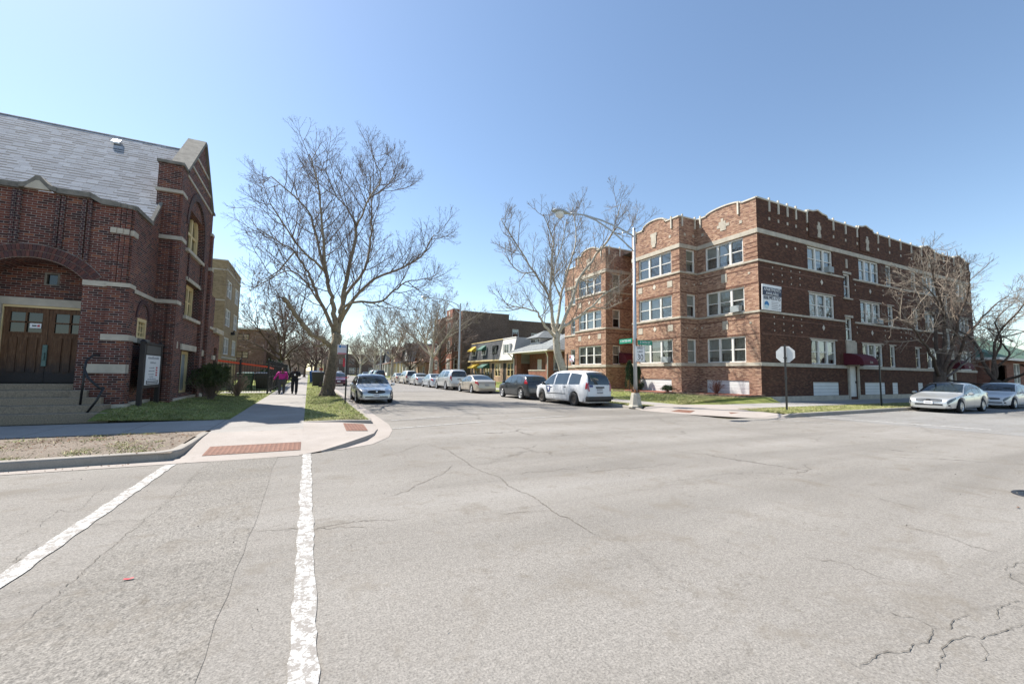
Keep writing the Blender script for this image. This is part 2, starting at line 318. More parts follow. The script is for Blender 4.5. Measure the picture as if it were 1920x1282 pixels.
def m_sycamore(name, dark, pale, olive, mixlow):
    t = NT(name); o = t.pos()
    n1 = t.noise(5.0, 4, 0.6, o, 0.5); n2 = t.noise(11, 4, 0.6, o)
    c = t.ramp(n1, [(0.36, olive), (0.44, pale), (0.60, pale), (0.66, dark)])
    c = t.mix(1.0, c, t.ramp(n2, [(0.3, 0.75), (0.7, 1.15)]), 'MULTIPLY')
    sx = t.n('SeparateXYZ', {0: o}); hz = t.math('ADD', sx.outputs[2], t.math('MULTIPLY', t.noise(3, 4, 0.6, o), 2.2))
    c = t.mix(t.ramp(t.math('DIVIDE', hz, 12.0), [(mixlow, 1.0), (mixlow+0.12, 0.0)]), c, t.ramp(n2, [(0.3, tuple(x*0.55 for x in dark)), (0.7, tuple(x*1.5 for x in dark))]))
    t.col(c); t.rough(0.9); t.bump(t.noise(22, 5, 0.7, o), 0.7, 0.03); return t.m
M['syc_tan'] = m_sycamore('tan_sycamore_bark', (0.13, 0.10, 0.07), (0.31, 0.25, 0.17), (0.21, 0.17, 0.105), 0.26)
M['syc_white'] = m_sycamore('white_sycamore_bark', (0.24, 0.20, 0.14), (0.52, 0.47, 0.38), (0.33, 0.29, 0.20), -0.3)

# ------------------------------------------------------------------ mesh helpers
class MB:
    def __init__(s): s.v = []; s.f = []; s.mi = []; s.cur = 0
    def face(s, pts):
        i = len(s.v); s.v.extend([tuple(p) for p in pts]); s.f.append(tuple(range(i, i+len(pts)))); s.mi.append(s.cur)
    def box(s, x0, y0, z0, x1, y1, z1):
        if x0 > x1: x0, x1 = x1, x0
        if y0 > y1: y0, y1 = y1, y0
        if z0 > z1: z0, z1 = z1, z0
        s.hexa([(x0,y0,z0),(x1,y0,z0),(x1,y1,z0),(x0,y1,z0),(x0,y0,z1),(x1,y0,z1),(x1,y1,z1),(x0,y1,z1)])
    def hexa(s, p):
        i = len(s.v); s.v.extend([tuple(q) for q in p])
        for a in ((0,3,2,1),(4,5,6,7),(0,1,5,4),(1,2,6,5),(2,3,7,6),(3,0,4,7)):
            s.f.append(tuple(i+k for k in a)); s.mi.append(s.cur)
    def prism(s, poly, fn0, fn1):
        """poly: 2-D outline; fn0/fn1 map a 2-D point to the front and back 3-D point"""
        a = [fn0(*p) for p in poly]; b = [fn1(*p) for p in poly]
        s.face(a); s.face(b[::-1]); n = len(poly)
        for i in range(n): s.face([a[i], b[i], b[(i+1) % n], a[(i+1) % n]])
    def tube(s, pts, rad, sides=8, cap=True):
        pts = [Vector(p) for p in pts]; n = len(pts)
        if not hasattr(rad, '__len__'): rad = [rad]*n
        base = len(s.v); up = Vector((0.31, 0.22, 0.93)); ref = None
        for i in range(n):
            d = (pts[min(i+1, n-1)] - pts[max(i-1, 0)])
            d = d.normalized() if d.length > 1e-9 else Vector((0, 0, 1))
            if ref is None:
                ref = d.cross(up)
                if ref.length < 0.1: ref = d.cross(Vector((1, 0, 0)))
            ref = (ref - d*ref.dot(d)).normalized(); b = d.cross(ref)
            for k in range(sides):
                a = 2*math.pi*k/sides; s.v.append(tuple(pts[i] + (ref*math.cos(a) + b*math.sin(a))*rad[i]))
        for i in range(n-1):
            for k in range(sides):
                k2 = (k+1) % sides
                s.f.append((base+i*sides+k, base+i*sides+k2, base+(i+1)*sides+k2, base+(i+1)*sides+k)); s.mi.append(s.cur)
        if cap and sides > 3:
            s.f.append(tuple(base+k for k in range(sides))[::-1]); s.mi.append(s.cur)
            s.f.append(tuple(base+(n-1)*sides+k for k in range(sides))); s.mi.append(s.cur)
    def lathe(s, prof, seg=20, M4=None):
        base = len(s.v)
        for r, z in prof:
            for k in range(seg):
                a = 2*math.pi*k/seg; p = Vector((r*math.cos(a), r*math.sin(a), z)); s.v.append(tuple(M4 @ p if M4 else p))
        for i in range(len(prof)-1):
            for k in range(seg):
                k2 = (k+1) % seg; s.f.append((base+i*seg+k, base+i*seg+k2, base+(i+1)*seg+k2, base+(i+1)*seg+k)); s.mi.append(s.cur)
    def grid(s, rows):
        base = len(s.v); nr, nc = len(rows), len(rows[0])
        for r in rows: s.v.extend([tuple(p) for p in r])
        for i in range(nr-1):
            for j in range(nc-1):
                s.f.append((base+i*nc+j, base+i*nc+j+1, base+(i+1)*nc+j+1, base+(i+1)*nc+j)); s.mi.append(s.cur)
    def build(s, name, mat, parent=None, smooth=False, local=False, uv=True, weld=False, bevel=0):
        me = bpy.data.meshes.new(name)
        V = np.array(s.v, dtype=np.float64).reshape(-1, 3)
        org = np.zeros(3)
        if parent is not None and not local:
            q = parent
            while q is not None: org += np.array(q.location); q = q.parent
        me.from_pydata((V-org).tolist(), [], s.f)
        if not isinstance(mat, (list, tuple)): mat = [mat]
        for m in mat: me.materials.append(M[m] if isinstance(m, str) else m)
        if len(mat) > 1: me.polygons.foreach_set('material_index', s.mi)
        if weld:
            bm = bmesh.new(); bm.from_mesh(me); bmesh.ops.remove_doubles(bm, verts=bm.verts, dist=1e-4)
            bmesh.ops.recalc_face_normals(bm, faces=bm.faces); bm.to_mesh(me); bm.free()
        if smooth: me.polygons.foreach_set('use_smooth', [True]*len(me.polygons))
        if uv and len(me.polygons) < 30000: box_uv(me, org)
        o = bpy.data.objects.new(name, me); C.objects.link(o)
        if parent is not None: o.parent = parent
        if bevel:
            b = o.modifiers.new('bevel', 'BEVEL'); b.width = bevel; b.segments = 2; b.limit_method = 'ANGLE'
        return o
def box_uv(me, org):
    n = len(me.polygons)
    if n == 0: return
    nor = np.zeros(n*3); me.polygons.foreach_get('normal', nor); nor = nor.reshape(-1, 3)
    lt = np.zeros(n, dtype=np.int64); me.polygons.foreach_get('loop_total', lt)
    lv = np.zeros(len(me.loops), dtype=np.int64); me.loops.foreach_get('vertex_index', lv)
    co = np.zeros(len(me.vertices)*3); me.vertices.foreach_get('co', co); co = co.reshape(-1, 3) + org
    flat = np.abs(nor[:, 2]) > 0.97
    U = np.stack([-nor[:, 1], nor[:, 0], np.zeros(n)], 1); ln = np.linalg.norm(U, axis=1, keepdims=True); ln[ln < 1e-6] = 1; U /= ln
    Vv = np.cross(nor, U); U[flat] = (1, 0, 0); Vv[flat] = (0, 1, 0)
    fi = np.repeat(np.arange(n), lt); P = co[lv]
    uvs = np.stack([(P*U[fi]).sum(1), (P*Vv[fi]).sum(1)], 1).astype(np.float32)
    me.uv_layers.new(name='UVMap').data.foreach_set('uv', uvs.ravel())

class Parts(MB):
    """every box added becomes a part of its own"""
    def __init__(s, name, mat, parent): MB.__init__(s); s.spec = (name, mat, parent)
    def hexa(s, p): m = MB(); MB.hexa(m, p); m.build(*s.spec)
def tag(o, label=None, cat=None, group=None, kind=None):
    if label: o['label'] = label
    if cat: o['category'] = cat
    if group: o['group'] = group
    if kind: o['kind'] = kind
    return o
def thing(name, label, cat, loc=(0, 0, 0), rotz=0, group=None):
    o = bpy.data.objects.new(name, None); C.objects.link(o); o.empty_display_size = 0.3
    o.location = loc; o.rotation_euler = (0, 0, rotz); return tag(o, label, cat, group)
def copy_tree(o, parent=None):
    c = o.copy(); C.objects.link(c)
    if parent is not None: c.parent = parent
    for ch in list(o.children): copy_tree(ch, c)
    return c
def struct(o, label=None, cat=None): return tag(o, label, cat, kind='structure')

FONT = None
def text_mesh(txt, name, mat, parent, mat4, size, align='CENTER', depth=0.004, sx=1.0, local=False):
    cu = bpy.data.curves.new('t', 'FONT'); cu.body = txt; cu.size = size; cu.align_x = align; cu.align_y = 'CENTER'; cu.extrude = depth/2
    to = bpy.data.objects.new('t', cu); C.objects.link(to)
    dg = bpy.context.evaluated_depsgraph_get(); me = bpy.data.meshes.new_from_object(to.evaluated_get(dg)); bpy.data.objects.remove(to)
    m4 = mat4 @ Matrix.Diagonal((sx, 1, 1, 1)); me.transform(m4)
    if parent is not None and not local:
        q = parent; org = Vector()
        while q is not None: org += q.location; q = q.parent
        me.transform(Matrix.Translation(-org))
    me.materials.clear(); me.materials.append(M[mat]); me.name = name
    o = bpy.data.objects.new(name, me); C.objects.link(o)
    if parent is not None: o.parent = parent
    return o
def plane_mat(origin, right, up):
    r, u = Vector(right).normalized(), Vector(up).normalized(); n = r.cross(u)
    m = Matrix((r, u, n)).transposed().to_4x4(); m.translation = Vector(origin); return m

class Wall:
    """a vertical wall plane: point(a, z, d) = O + U*a + Z*z + N*d (d outwards)"""
    def __init__(s, O, U, N): s.O = Vector(O); s.U = Vector(U).normalized(); s.N = Vector(N).normalized()
    def p(s, a, z, d=0.0): v = s.O + s.U*a + s.N*d; return (v.x, v.y, z)
    def box(s, mb, a0, z0, d0, a1, z1, d1):
        if a0 > a1: a0, a1 = a1, a0
        if d0 > d1: d0, d1 = d1, d0
        q = [s.p(a0,z0,d1), s.p(a1,z0,d1), s.p(a1,z0,d0), s.p(a0,z0,d0), s.p(a0,z1,d1), s.p(a1,z1,d1), s.p(a1,z1,d0), s.p(a0,z1,d0)]
        if s.U.cross(Vector((0, 0, 1))).dot(s.N) < 0: q = [q[1], q[0], q[3], q[2], q[5], q[4], q[7], q[6]]
        mb.hexa(q)
    def quad(s, mb, a0, z0, a1, z1, d=0.0):
        q = [s.p(a0,z0,d), s.p(a1,z0,d), s.p(a1,z1,d), s.p(a0,z1,d)]
        if s.U.cross(Vector((0, 0, 1))).dot(s.N) < 0: q = q[::-1]
        mb.face(q)
    def panel(s, mb, a0, a1, z0, z1, holes, rev=0.12):
        holes = [(min(h[0], h[2]), h[1], max(h[0], h[2]), h[3]) for h in holes]
        A = sorted({a0, a1, *[h[0] for h in holes], *[h[2] for h in holes]}); Z = sorted({z0, z1, *[h[1] for h in holes], *[h[3] for h in holes]})
        A = [a for a in A if a0 <= a <= a1]; Z = [z for z in Z if z0 <= z <= z1]
        for i in range(len(A)-1):
            for j in range(len(Z)-1):
                ca, cz = (A[i]+A[i+1])/2, (Z[j]+Z[j+1])/2
                if any(h[0] < ca < h[2] and h[1] < cz < h[3] for h in holes): continue
                s.quad(mb, A[i], Z[j], A[i+1], Z[j+1])
        for h in holes:
            b0, c0, b1, c1 = h
            mb.face([s.p(b0,c0,0), s.p(b0,c0,-rev), s.p(b0,c1,-rev), s.p(b0,c1,0)]); mb.face([s.p(b1,c0,0), s.p(b1,c1,0), s.p(b1,c1,-rev), s.p(b1,c0,-rev)])
            mb.face([s.p(b0,c0,0), s.p(b1,c0,0), s.p(b1,c0,-rev), s.p(b0,c0,-rev)]); mb.face([s.p(b0,c1,0), s.p(b0,c1,-rev), s.p(b1,c1,-rev), s.p(b1,c1,0)])
    def outline(s, mb, poly, d0, d1):
        mb.prism(poly, lambda a, z: s.p(a, z, d1), lambda a, z: s.p(a, z, d0))

rw = random.Random(5)
def window(w, par, a0, z0, a1, z1, n=1, inset=0.12, frame='white_paint', rail=True, blind=None, fw=0.09, mw=0.14, glass='glass', grid=None, sill=None):
    """double-hung window set in a wall hole: frame > pane, blind"""
    if a0 > a1: a0, a1 = a1, a0
    f = MB(); d0, d1 = -inset-0.06, -inset+0.05
    w.box(f, a0, z0, d0, a0+fw, z1, d1); w.box(f, a1-fw, z0, d0, a1, z1, d1)
    w.box(f, a0+fw, z0, d0, a1-fw, z0+fw*0.8, d1); w.box(f, a0+fw, z1-fw, d0, a1-fw, z1, d1)
    iw = (a1-a0-2*fw-(n-1)*mw)/n
    g = MB(); bl = MB(); cu = MB(); bm_ = rw.choice(['blind', 'blind', 'blind2', 'blind3']); cm_ = rw.choice(['curtain', 'curtain', 'curtain2', 'inner_dark'])
    for i in range(n):
        b0 = a0+fw+i*(iw+mw); b1 = b0+iw
        if i < n-1: w.box(f, b1, z0+fw*0.8, d0, b1+mw, z1-fw, d1)
        if rail: zm = (z0+z1)/2; w.box(f, b0, zm-0.025, d0, b1, zm+0.025, d1-0.035)
        if grid:
            nx, nz = grid
            for k in range(1, nx): aa = b0+iw*k/nx; w.box(f, aa-0.012, z0+fw*0.8, d0+0.02, aa+0.012, z1-fw, d1-0.045)
            for k in range(1, nz): zz = z0+(z1-z0)*k/nz; w.box(f, b0, zz-0.012, d0+0.021, b1, zz+0.012, d1-0.046)
        w.quad(g, b0, z0+fw*0.8, b1, z1-fw, -inset-0.03)
        fr = (rw.choice([0.0, 0.3, 0.5, 0.5, 0.5, 0.62, 0.8, 1.0]) if blind is None else blind)
        if fr > 0: w.quad(bl, b0-0.02, z1-fw-(z1-z0)*fr*0.92, b1+0.02, z1, -inset-0.09)
        w.quad(cu, b0-0.03, z0, b1+0.03, z1, -inset-0.22)
    o = f.build('window', frame, par); g.build('pane', glass, o)
    if bl.f: bl.build('blind', bm_, o)
    cu.build('curtain', cm_, o)
    return o

# ================================================================== GROUND, ROADS, PAVEMENTS
def sheet(name, mat, polys, z=0.0, parent=None):
    mb = MB()
    for p in polys: mb.face([(x, y, z) if len(q) == 2 else q for q in p for (x, y) in [q[:2]]])
    return mb.build(name, mat, parent)
struct(sheet('ground', 'ground', [[(-3000, -3000), (3000, -3000), (3000, 3000), (-3000, 3000)]], -0.06))
road = struct(sheet('road', 'asphalt', [[(-90, -9), (120, -9), (120, 10.6), (-90, 10.6)], [(1.6, 10.6), (14.3, 10.6), (14.3, 34), (1.6, 34)], [(-0.6, 9), (-0.6, 9), (1.6, 10.6), (-0.6, 10.6)]][:2]))
sheet('road_far', 'asphalt_far', [[(1.6, 34), (14.3, 34), (14.0, 170), (1.8, 170)]], 0, road)
struct(sheet('cross_street', 'asphalt_far', [[(-200, 170), (200, 170), (200, 182), (-200, 182)], [(1.8, 182), (14, 182), (14, 420), (1.8, 420)]]))
sheet('road_patch', 'asphalt_old', [[(19.6, -9), (120, -9), (120, 10.15), (18.2, 10.15)]], 0.004, road)
rp = random.Random(2)
def wavy(x0, y0, y1, amp, n=40):
    o = []; d = 0
    for i in range(n+1):
        d = d*0.75 + rp.uniform(-amp, amp); o.append((x0+d, y0+(y1-y0)*i/n))
    return o
lft, rgt = wavy(-1.50, -5.5, 9.1, 0.012), wavy(-0.45, -5.5, 9.15, 0.022)
mb = MB(); mb.grid([[(a[0], a[1], 0.004), (b[0], b[1], 0.004)] for a, b in zip(rgt, lft)][::-1]); mb.build('milled_trench', 'asphalt_milled', road)
# painted lines
def stripe(name, a, b, w, z=0.008, jit=0.008):
    a, b = Vector((*a, 0)), Vector((*b, 0)); d = (b-a); n = max(2, int(d.length/0.12)); d.normalize(); p = Vector((-d.y, d.x, 0)); rows = []
    for i in range(n+1):
        q = a + (b-a)*i/n; rows.append([tuple(q - p*(w/2+rp.uniform(-jit, jit)) + Vector((0, 0, z))), tuple(q + p*(w/2+rp.uniform(-jit, jit)) + Vector((0, 0, z)))])
    m = MB(); m.grid(rows); return m.build(name, 'line', road)
stripe('crossing_line', (0.045, 9.52), (0.055, -5.5), 0.145, jit=.012)
stripe('crossing_line', (-2.0, 8.85), (-1.97, -5.5), 0.15, jit=.012)
stripe('crossing_line', (2.53, 14.13), (5.17, 14.95), 0.10); stripe('crossing_line', (6.21, 15.25), (8.9, 15.75), 0.10)
stripe('crossing_line', (2.18, 12.11), (5.32, 12.85), 0.12); stripe('crossing_line', (6.34, 13.2), (8.9, 13.55), 0.12)
stripe('stop_line', (18.75, 9.75), (19.9, 5.35), 0.22); stripe('crossing_line', (15.9, 9.9), (16.6, 8.2), 0.10)
# cracks in the asphalt
CR = {"edge":[[-1.527,3.558],[-1.533,3.621],[-1.524,3.665],[-1.528,3.729],[-1.521,3.78],[-1.519,3.842],[-1.534,3.931],[-1.534,4.003],[-1.519,4.052],[-1.509,4.116],[-1.527,4.228],[-1.528,4.318],[-1.504,4.37],[-1.52,4.495],[-1.52,4.593],[-1.507,4.672],[-1.518,4.8],[-1.512,4.913],[-1.499,5.018],[-1.496,5.154],[-1.508,5.321],[-1.486,5.427],[-1.473,5.562],[-1.486,5.765],[-1.476,5.941],[-1.457,6.108],[-1.45,6.323],[-1.448,6.57],[-1.473,6.873],[-1.437,7.04],[-1.448,7.352],[-1.467,7.718],[-1.458,8.033]],"edgeR":[[-0.511,2.744],[-0.516,2.804],[-0.5,2.843],[-0.503,2.907],[-0.5,2.966],[-0.495,3.033],[-0.492,3.104],[-0.494,3.187],[-0.49,3.266],[-0.497,3.365],[-0.488,3.467],[-0.467,3.558],[-0.459,3.681],[-0.467,3.816],[-0.461,3.949],[-0.469,4.107],[-0.486,4.289],[-0.493,4.462],[-0.488,4.631],[-0.481,4.813],[-0.468,5.001],[-0.432,5.238],[-0.423,5.573],[-0.421,5.895],[-0.41,6.24],[-0.418,6.674],[-0.404,7.126],[-0.398,7.672]],"l1":[[-2.418,5.482],[-2.418,5.573],[-2.413,5.66],[-2.394,5.723],[-2.387,5.813],[-2.384,5.916],[-2.376,6.016],[-2.405,6.19],[-2.406,6.322],[-2.451,6.544],[-2.336,6.41],[-2.258,6.376],[-2.254,6.533],[-2.302,6.804],[-2.368,7.129],[-2.353,7.302],[-2.417,7.661]],"l2":[[-2.126,4.852],[-2.108,4.905],[-2.112,4.999],[-2.129,5.119],[-2.134,5.224],[-2.113,5.278],[-2.124,5.399],[-2.083,5.42],[-2.082,5.525],[-2.082,5.639],[-2.058,5.706],[-2.027,5.765],[-1.94,5.686],[-1.882,5.681],[-1.867,5.795],[-1.783,5.723],[-1.741,5.768],[-1.663,5.767],[-1.591,5.786],[-1.496,5.732]],"l3":[[-1.486,5.765],[-1.545,5.757],[-1.628,5.831],[-1.684,5.815],[-1.758,5.857],[-1.782,5.756],[-1.858,5.806]],"l4":[[-1.988,4.553],[-2.016,4.696],[-2.055,4.862],[-2.083,5.001],[-2.063,5.066],[-2.082,5.201],[-2.085,5.307],[-2.055,5.355],[-2.045,5.445],[-2.063,5.594],[-2.058,5.706],[-1.983,5.671],[-1.96,5.768],[-1.916,5.817],[-1.837,5.778],[-1.804,5.867],[-1.726,5.833]],"r5":[[-0.466,4.904],[-0.404,4.936],[-0.335,4.918],[-0.265,4.911],[-0.194,4.869],[-0.125,4.881],[-0.053,4.86],[0.019,4.785],[0.102,4.739],[0.184,4.78],[0.267,4.707],[0.352,4.739],[0.42,4.665],[0.495,4.676],[0.564,4.632],[0.634,4.589],[0.702,4.541],[0.775,4.518]],"m1":[[2.454,9.418],[2.521,9.035],[2.6,8.723],[2.677,8.434],[2.644,7.835],[2.641,7.358],[2.585,6.777],[2.618,6.414],[2.679,6.181],[2.737,5.963],[2.694,5.7],[2.642,5.443],[2.652,5.186],[2.696,4.998],[2.713,4.832],[2.69,4.628],[2.678,4.461],[2.64,4.276],[2.629,4.101],[2.681,4.008],[2.669,3.838],[2.661,3.682],[2.658,3.544],[2.661,3.418],[2.699,3.317],[2.681,3.174]],"m2":[[2.755,6.002],[2.895,6.024],[3.016,6.0],[3.161,6.021],[3.346,6.113],[3.424,5.995],[3.577,6.015],[3.723,5.968],[3.957,6.06],[4.068,5.95],[4.161,5.792],[4.288,5.684],[4.469,5.698],[4.618,5.665],[4.828,5.707],[5.03,5.711],[5.15,5.617],[5.369,5.632],[5.51,5.56],[5.84,5.675],[5.936,5.554],[6.229,5.701],[6.352,5.672]],"m3":[[0.977,5.574],[1.071,5.615],[1.174,5.708],[1.292,5.761],[1.436,5.998],[1.573,6.096],[1.779,6.3],[2.001,6.507],[2.158,6.762],[2.334,7.076]],"m4":[[1.162,8.178],[1.349,8.351],[1.538,8.462],[1.73,8.547],[1.962,8.879],[2.201,9.152],[2.454,9.418]],"m5":[[2.033,4.414],[2.116,4.388],[2.218,4.401],[2.298,4.365],[2.421,4.355],[2.518,4.293],[2.652,4.297]],"b1":[[2.796,1.416],[2.823,1.389],[2.815,1.352],[2.827,1.322],[2.897,1.324],[2.975,1.333],[3.033,1.338],[3.084,1.336],[3.138,1.323],[3.163,1.297],[3.219,1.284],[3.308,1.281],[3.392,1.273],[3.467,1.26],[3.569,1.285],[3.678,1.31],[3.722,1.283],[3.786,1.261],[3.85,1.281],[3.921,1.292],[4.032,1.29],[4.133,1.28]],"b2":[[3.103,1.117],[3.191,1.135],[3.283,1.15],[3.371,1.169],[3.456,1.196],[3.554,1.204],[3.653,1.209],[3.702,1.193],[3.78,1.188],[3.811,1.166],[3.809,1.137],[3.903,1.13],[3.986,1.117],[4.093,1.101],[4.216,1.088],[4.254,1.078],[4.324,1.079]],"b3":[[4.206,1.175],[4.313,1.198],[4.425,1.221],[4.493,1.224],[4.536,1.217],[4.669,1.205],[4.76,1.179]],"b4":[[3.761,1.124],[3.717,1.098],[3.676,1.073],[3.604,1.059],[3.536,1.053]],"b5":[[5.783,1.415],[5.694,1.426],[5.559,1.421],[5.499,1.435],[5.388,1.431],[5.308,1.382],[5.186,1.332],[5.157,1.295],[5.094,1.256]],"f1":[[5.954,2.334],[5.911,2.258],[5.93,2.203],[5.907,2.136],[5.943,2.089],[5.939,2.021],[5.943,1.957],[5.9,1.884],[5.854,1.812],[5.811,1.75],[5.861,1.711],[5.826,1.653],[5.857,1.611],[5.862,1.563],[5.874,1.518],[5.878,1.471]],"g1":[[4.076,2.282],[4.117,2.239],[4.113,2.176],[4.204,2.156],[4.211,2.1],[4.262,2.054],[4.206,1.968],[4.252,1.923],[4.225,1.86],[4.218,1.805],[4.258,1.767],[4.253,1.715]],"g2":[[3.668,1.538],[3.66,1.494],[3.676,1.458],[3.728,1.433],[3.729,1.394],[3.712,1.345],[3.721,1.303]]}
def crack(pts, w, mat):
    P = [Vector((*p, 0)) for p in pts]; rows = []
    sub = []
    for a, b in zip(P[:-1], P[1:]):
        n = max(1, int((b-a).length/0.028))
        for i in range(n): sub.append(a+(b-a)*i/n + (Vector((rp.gauss(0, .009), rp.gauss(0, .009), 0)) if i else Vector()))
    sub.append(P[-1])
    for i, q in enumerate(sub):
        d = (sub[min(i+1, len(sub)-1)] - sub[max(i-1, 0)]).normalized(); n = Vector((-d.y, d.x, 0)); t = i/max(1, len(sub)-1)
        ww = w*rp.uniform(0.15, 1.0)*min(1, 0.3+4*t*(1-t)*1.5)
        rows.append([tuple(q-n*ww+Vector((0, 0, .0058))), tuple(q+n*ww+Vector((0, 0, .0058)))])
    m = MB(); m.grid(rows); m.build('crack', mat, road, uv=False)
for k, pts in CR.items():
    if k == 'edgeR': continue
    crack(pts, {'b': 0.0036, 'e': 0.0034, 'l': 0.0028, 'm': 0.007, 'r': 0.006, 'f': 0.0045, 'g': 0.004}[k[0]], 'crack' if k[0] in 'bel' else 'crack_soft')

KL = 1.86      # left kerb line of the long street
def kerb(name, path, w=0.16, h=0.15, h_end=None, depth=0.12, side=1):
    """kerb stone along a 2-D path (road face on the path, body to the side), rounded top edge"""
    mb = MB(); n = len(path); rows = []
    for i, p in enumerate(path):
        a, b = Vector(path[max(i-1, 0)][:2]), Vector(path[min(i+1, n-1)][:2]); d = (b-a).normalized(); q = Vector((-d.y, d.x))*side
        hh = p[2] if len(p) > 2 else h; o = Vector(p[:2])
        rows.append([(*(o-q*0.012), -0.03), (*o, max(hh-0.03, 0.0)), (*(o+q*0.012), hh-0.008), (*(o+q*0.035), hh), (*(o+q*(w-0.01)), hh), (*(o+q*w), hh-0.01), (*(o+q*w), -0.03)])
    mb.grid(rows); mb.face(rows[0]); mb.face(rows[-1][::-1])
    return struct(mb.build(name, 'kerb'))
def arc(cx, cy, r, a0, a1, n=8): return [(cx+r*math.cos(R(a0+(a1-a0)*i/n)), cy+r*math.sin(R(a0+(a1-a0)*i/n))) for i in range(n+1)]
# left block
kerb('kerb', [(-90, 9.1), (-40, 9.12), (-20, 9.15), (-6, 9.18), (-4.1, 9.2), (-2.55, 9.27)] + arc(-2.42, 9.68, 0.42, -70, -5, 6) + [(-1.99, 10.3), (-2.0, 11.0), (-2.0, 11.9)])
kerb('kerb', [(1.80, 13.2, 0.05), (KL, 13.9, 0.13)] + [(KL, y) for y in (15, 20, 30, 45, 70, 110, 168)])
kerb('kerb', [(-0.04, 13.24, 0.16), (1.0, 13.24, 0.165), (1.78, 13.24, 0.14)], w=0.15)
gut = [[(-0.08, 9.2), (0.5, 9.35), (1.05, 9.95), (1.5, 10.8), (1.78, 11.9), (1.88, 13.2), (1.88, 60)], [(-0.08, 9.27), (0.7, 9.27), (1.35, 9.7), (1.85, 10.6), (2.15, 11.8), (2.28, 13.2), (2.28, 60)]]
m = MB(); m.grid([[(*a, 0.006), (*b, 0.006)] for a, b in zip(*gut)]); m.build('gutter', 'conc', road)
m = MB(); m.grid([[(a, b, 0.006) for a, b in ((x, 8.9), (x, y1))] for x, y1 in ((-0.08, 9.2), (-1.0, 9.3), (-1.9, 9.35), (-2.4, 9.22), (-6, 9.13), (-40, 9.07))]); m.build('gutter', 'conc', road)
walk = struct(sheet('pavement', 'conc_walk', [[(-2.0, 11.7), (-0.05, 11.7), (-0.05, 160), (-2.0, 160)]], 0.15))
m = MB(); m.grid([[(-1.98, y, z), (-0.05, y, z)] for y, z in ((8.98, 0.006), (9.35, 0.012), (10.2, 0.07), (11.1, 0.13), (11.7, 0.15))]); m.build('ramp', 'conc', walk)
m = MB(); m.grid([[(x, y, z+0.006) for x in (-1.68, -0.07)] for y, z in ((9.42, 0.018), (10.14, 0.066))]); m.build('tactile_plate', 'tactile', walk)
# flared corner apron
inn = [(-0.05, 8.98, .006), (-0.05, 9.4, .016), (-0.05, 10.2, .07), (-0.05, 11.1, .13), (-0.05, 12.2, .15), (-0.05, 13.24, .15)]
midp = [(0.25, 9.1, .025), (0.55, 9.75, .05), (0.85, 10.6, .09), (0.9, 11.3, .10), (0.92, 12.3, .10), (0.95, 13.24, .11)]
outp = [(0.3, 9.12, .03), (0.75, 9.5, .085), (1.25, 10.25, .10), (1.55, 11.0, .06), (1.78, 12.0, .03), (1.86, 13.24, .03)]
m = MB(); m.grid([[a, b, c] for a, b, c in zip(inn, midp, outp)]); m.grid([[c, (c[0]+.02, c[1]-.02, -.02)] for c in outp]); m.build('corner_apron', 'conc', walk)
m = MB(); m.grid([[(0.93, 11.35, .106), (1.46, 11.45, .074)], [(0.95, 12.2, .106), (1.50, 12.2, .063)], [(0.97, 12.98, .115), (1.52, 12.98, .065)]]); m.build('tactile_plate', 'tactile', walk)
struct(sheet('pavement', 'conc_walk_x', [[(-90, 12.15), (-2.0, 12.15), (-2.0, 14.6), (-90, 14.6)]], 0.15))
m = MB(); m.grid([[(x, y, z) for x in (-90, -30, -10, -6, -4, -2.1)] for y, z in ((9.25, .135), (10.2, .15), (11.2, .15), (12.15, .145))]); struct(m.build('bare_verge', 'dirt'))
struct(sheet('verge', 'turf', [[(-0.05, 13.38), (1.72, 13.38), (1.72, 168), (-0.05, 168)]], 0.145))
# the front lawn of the church climbs to its wall
def lawn_z(x, y):
    k = min(1, max(0, (-2.05-x)/2.6)); f = min(1, max(0, (29-y)/8)); s = min(1, max(0, (y-14.6)/0.9))
    return 0.14 + 0.30*k*f*(0.25+0.75*s)
m = MB(); ys = [14.6, 14.9, 15.2, 15.6, 16.2, 17, 18, 19, 20, 21, 22, 23, 24, 25, 26, 27, 28, 29, 30, 33, 40, 60, 100, 160]
m.grid([[(x, y, lawn_z(x, y)) for x in (-2.0, -2.5, -3, -3.5, -4, -4.5, -5.1)] for y in ys]); struct(m.build('lawn', 'turf', smooth=True))
struct(sheet('yard', 'turf', [[(-60, 28), (-5.1, 28), (-5.1, 165), (-60, 165)]], 0.14))
struct(sheet('yard_path', 'conc_walk', [[(-4.9, 31.0), (-2.15, 31.0), (-2.15, 33.2), (-4.9, 33.2)]], 0.15))
# right block
RK = [(13.98, 14.75, 0.02), (13.96, 15.4, 0.11), (13.95, 17), (13.9, 21), (13.75, 28), (13.6, 38), (13.5, 60), (13.5, 110), (13.5, 168)]
kerb('kerb', RK, side=-1)
kerb('kerb', [(17.1, 10.35, 0.03), (17.45, 10.18, 0.13), (18.2, 10.14), (22, 10.2), (27, 10.34), (40, 10.36), (70, 10.4), (119, 10.4)])
rin = [(14.15, 14.75, .12), (14.9, 14.3, .13), (15.9, 13.4, .14), (16.7, 12.5, .14), (17.3, 11.6, .14), (17.5, 10.5, .12)]
rou = [(13.97, 14.72, .012), (14.25, 13.6, .008), (14.75, 12.4, .008), (15.5, 11.3, .008), (16.3, 10.6, .008), (17.2, 10.3, .012)]
rp_ = [(13.7, 14.7, .005), (13.95, 13.4, .005), (14.5, 12.1, .005), (15.25, 10.95, .005), (16.1, 10.2, .005), (17.1, 9.95, .005)]
rwk = struct(sheet('pavement', 'conc_walk', [[(15.1, 15.3), (17.0, 15.3), (17.0, 160), (15.1, 160)]], 0.15))
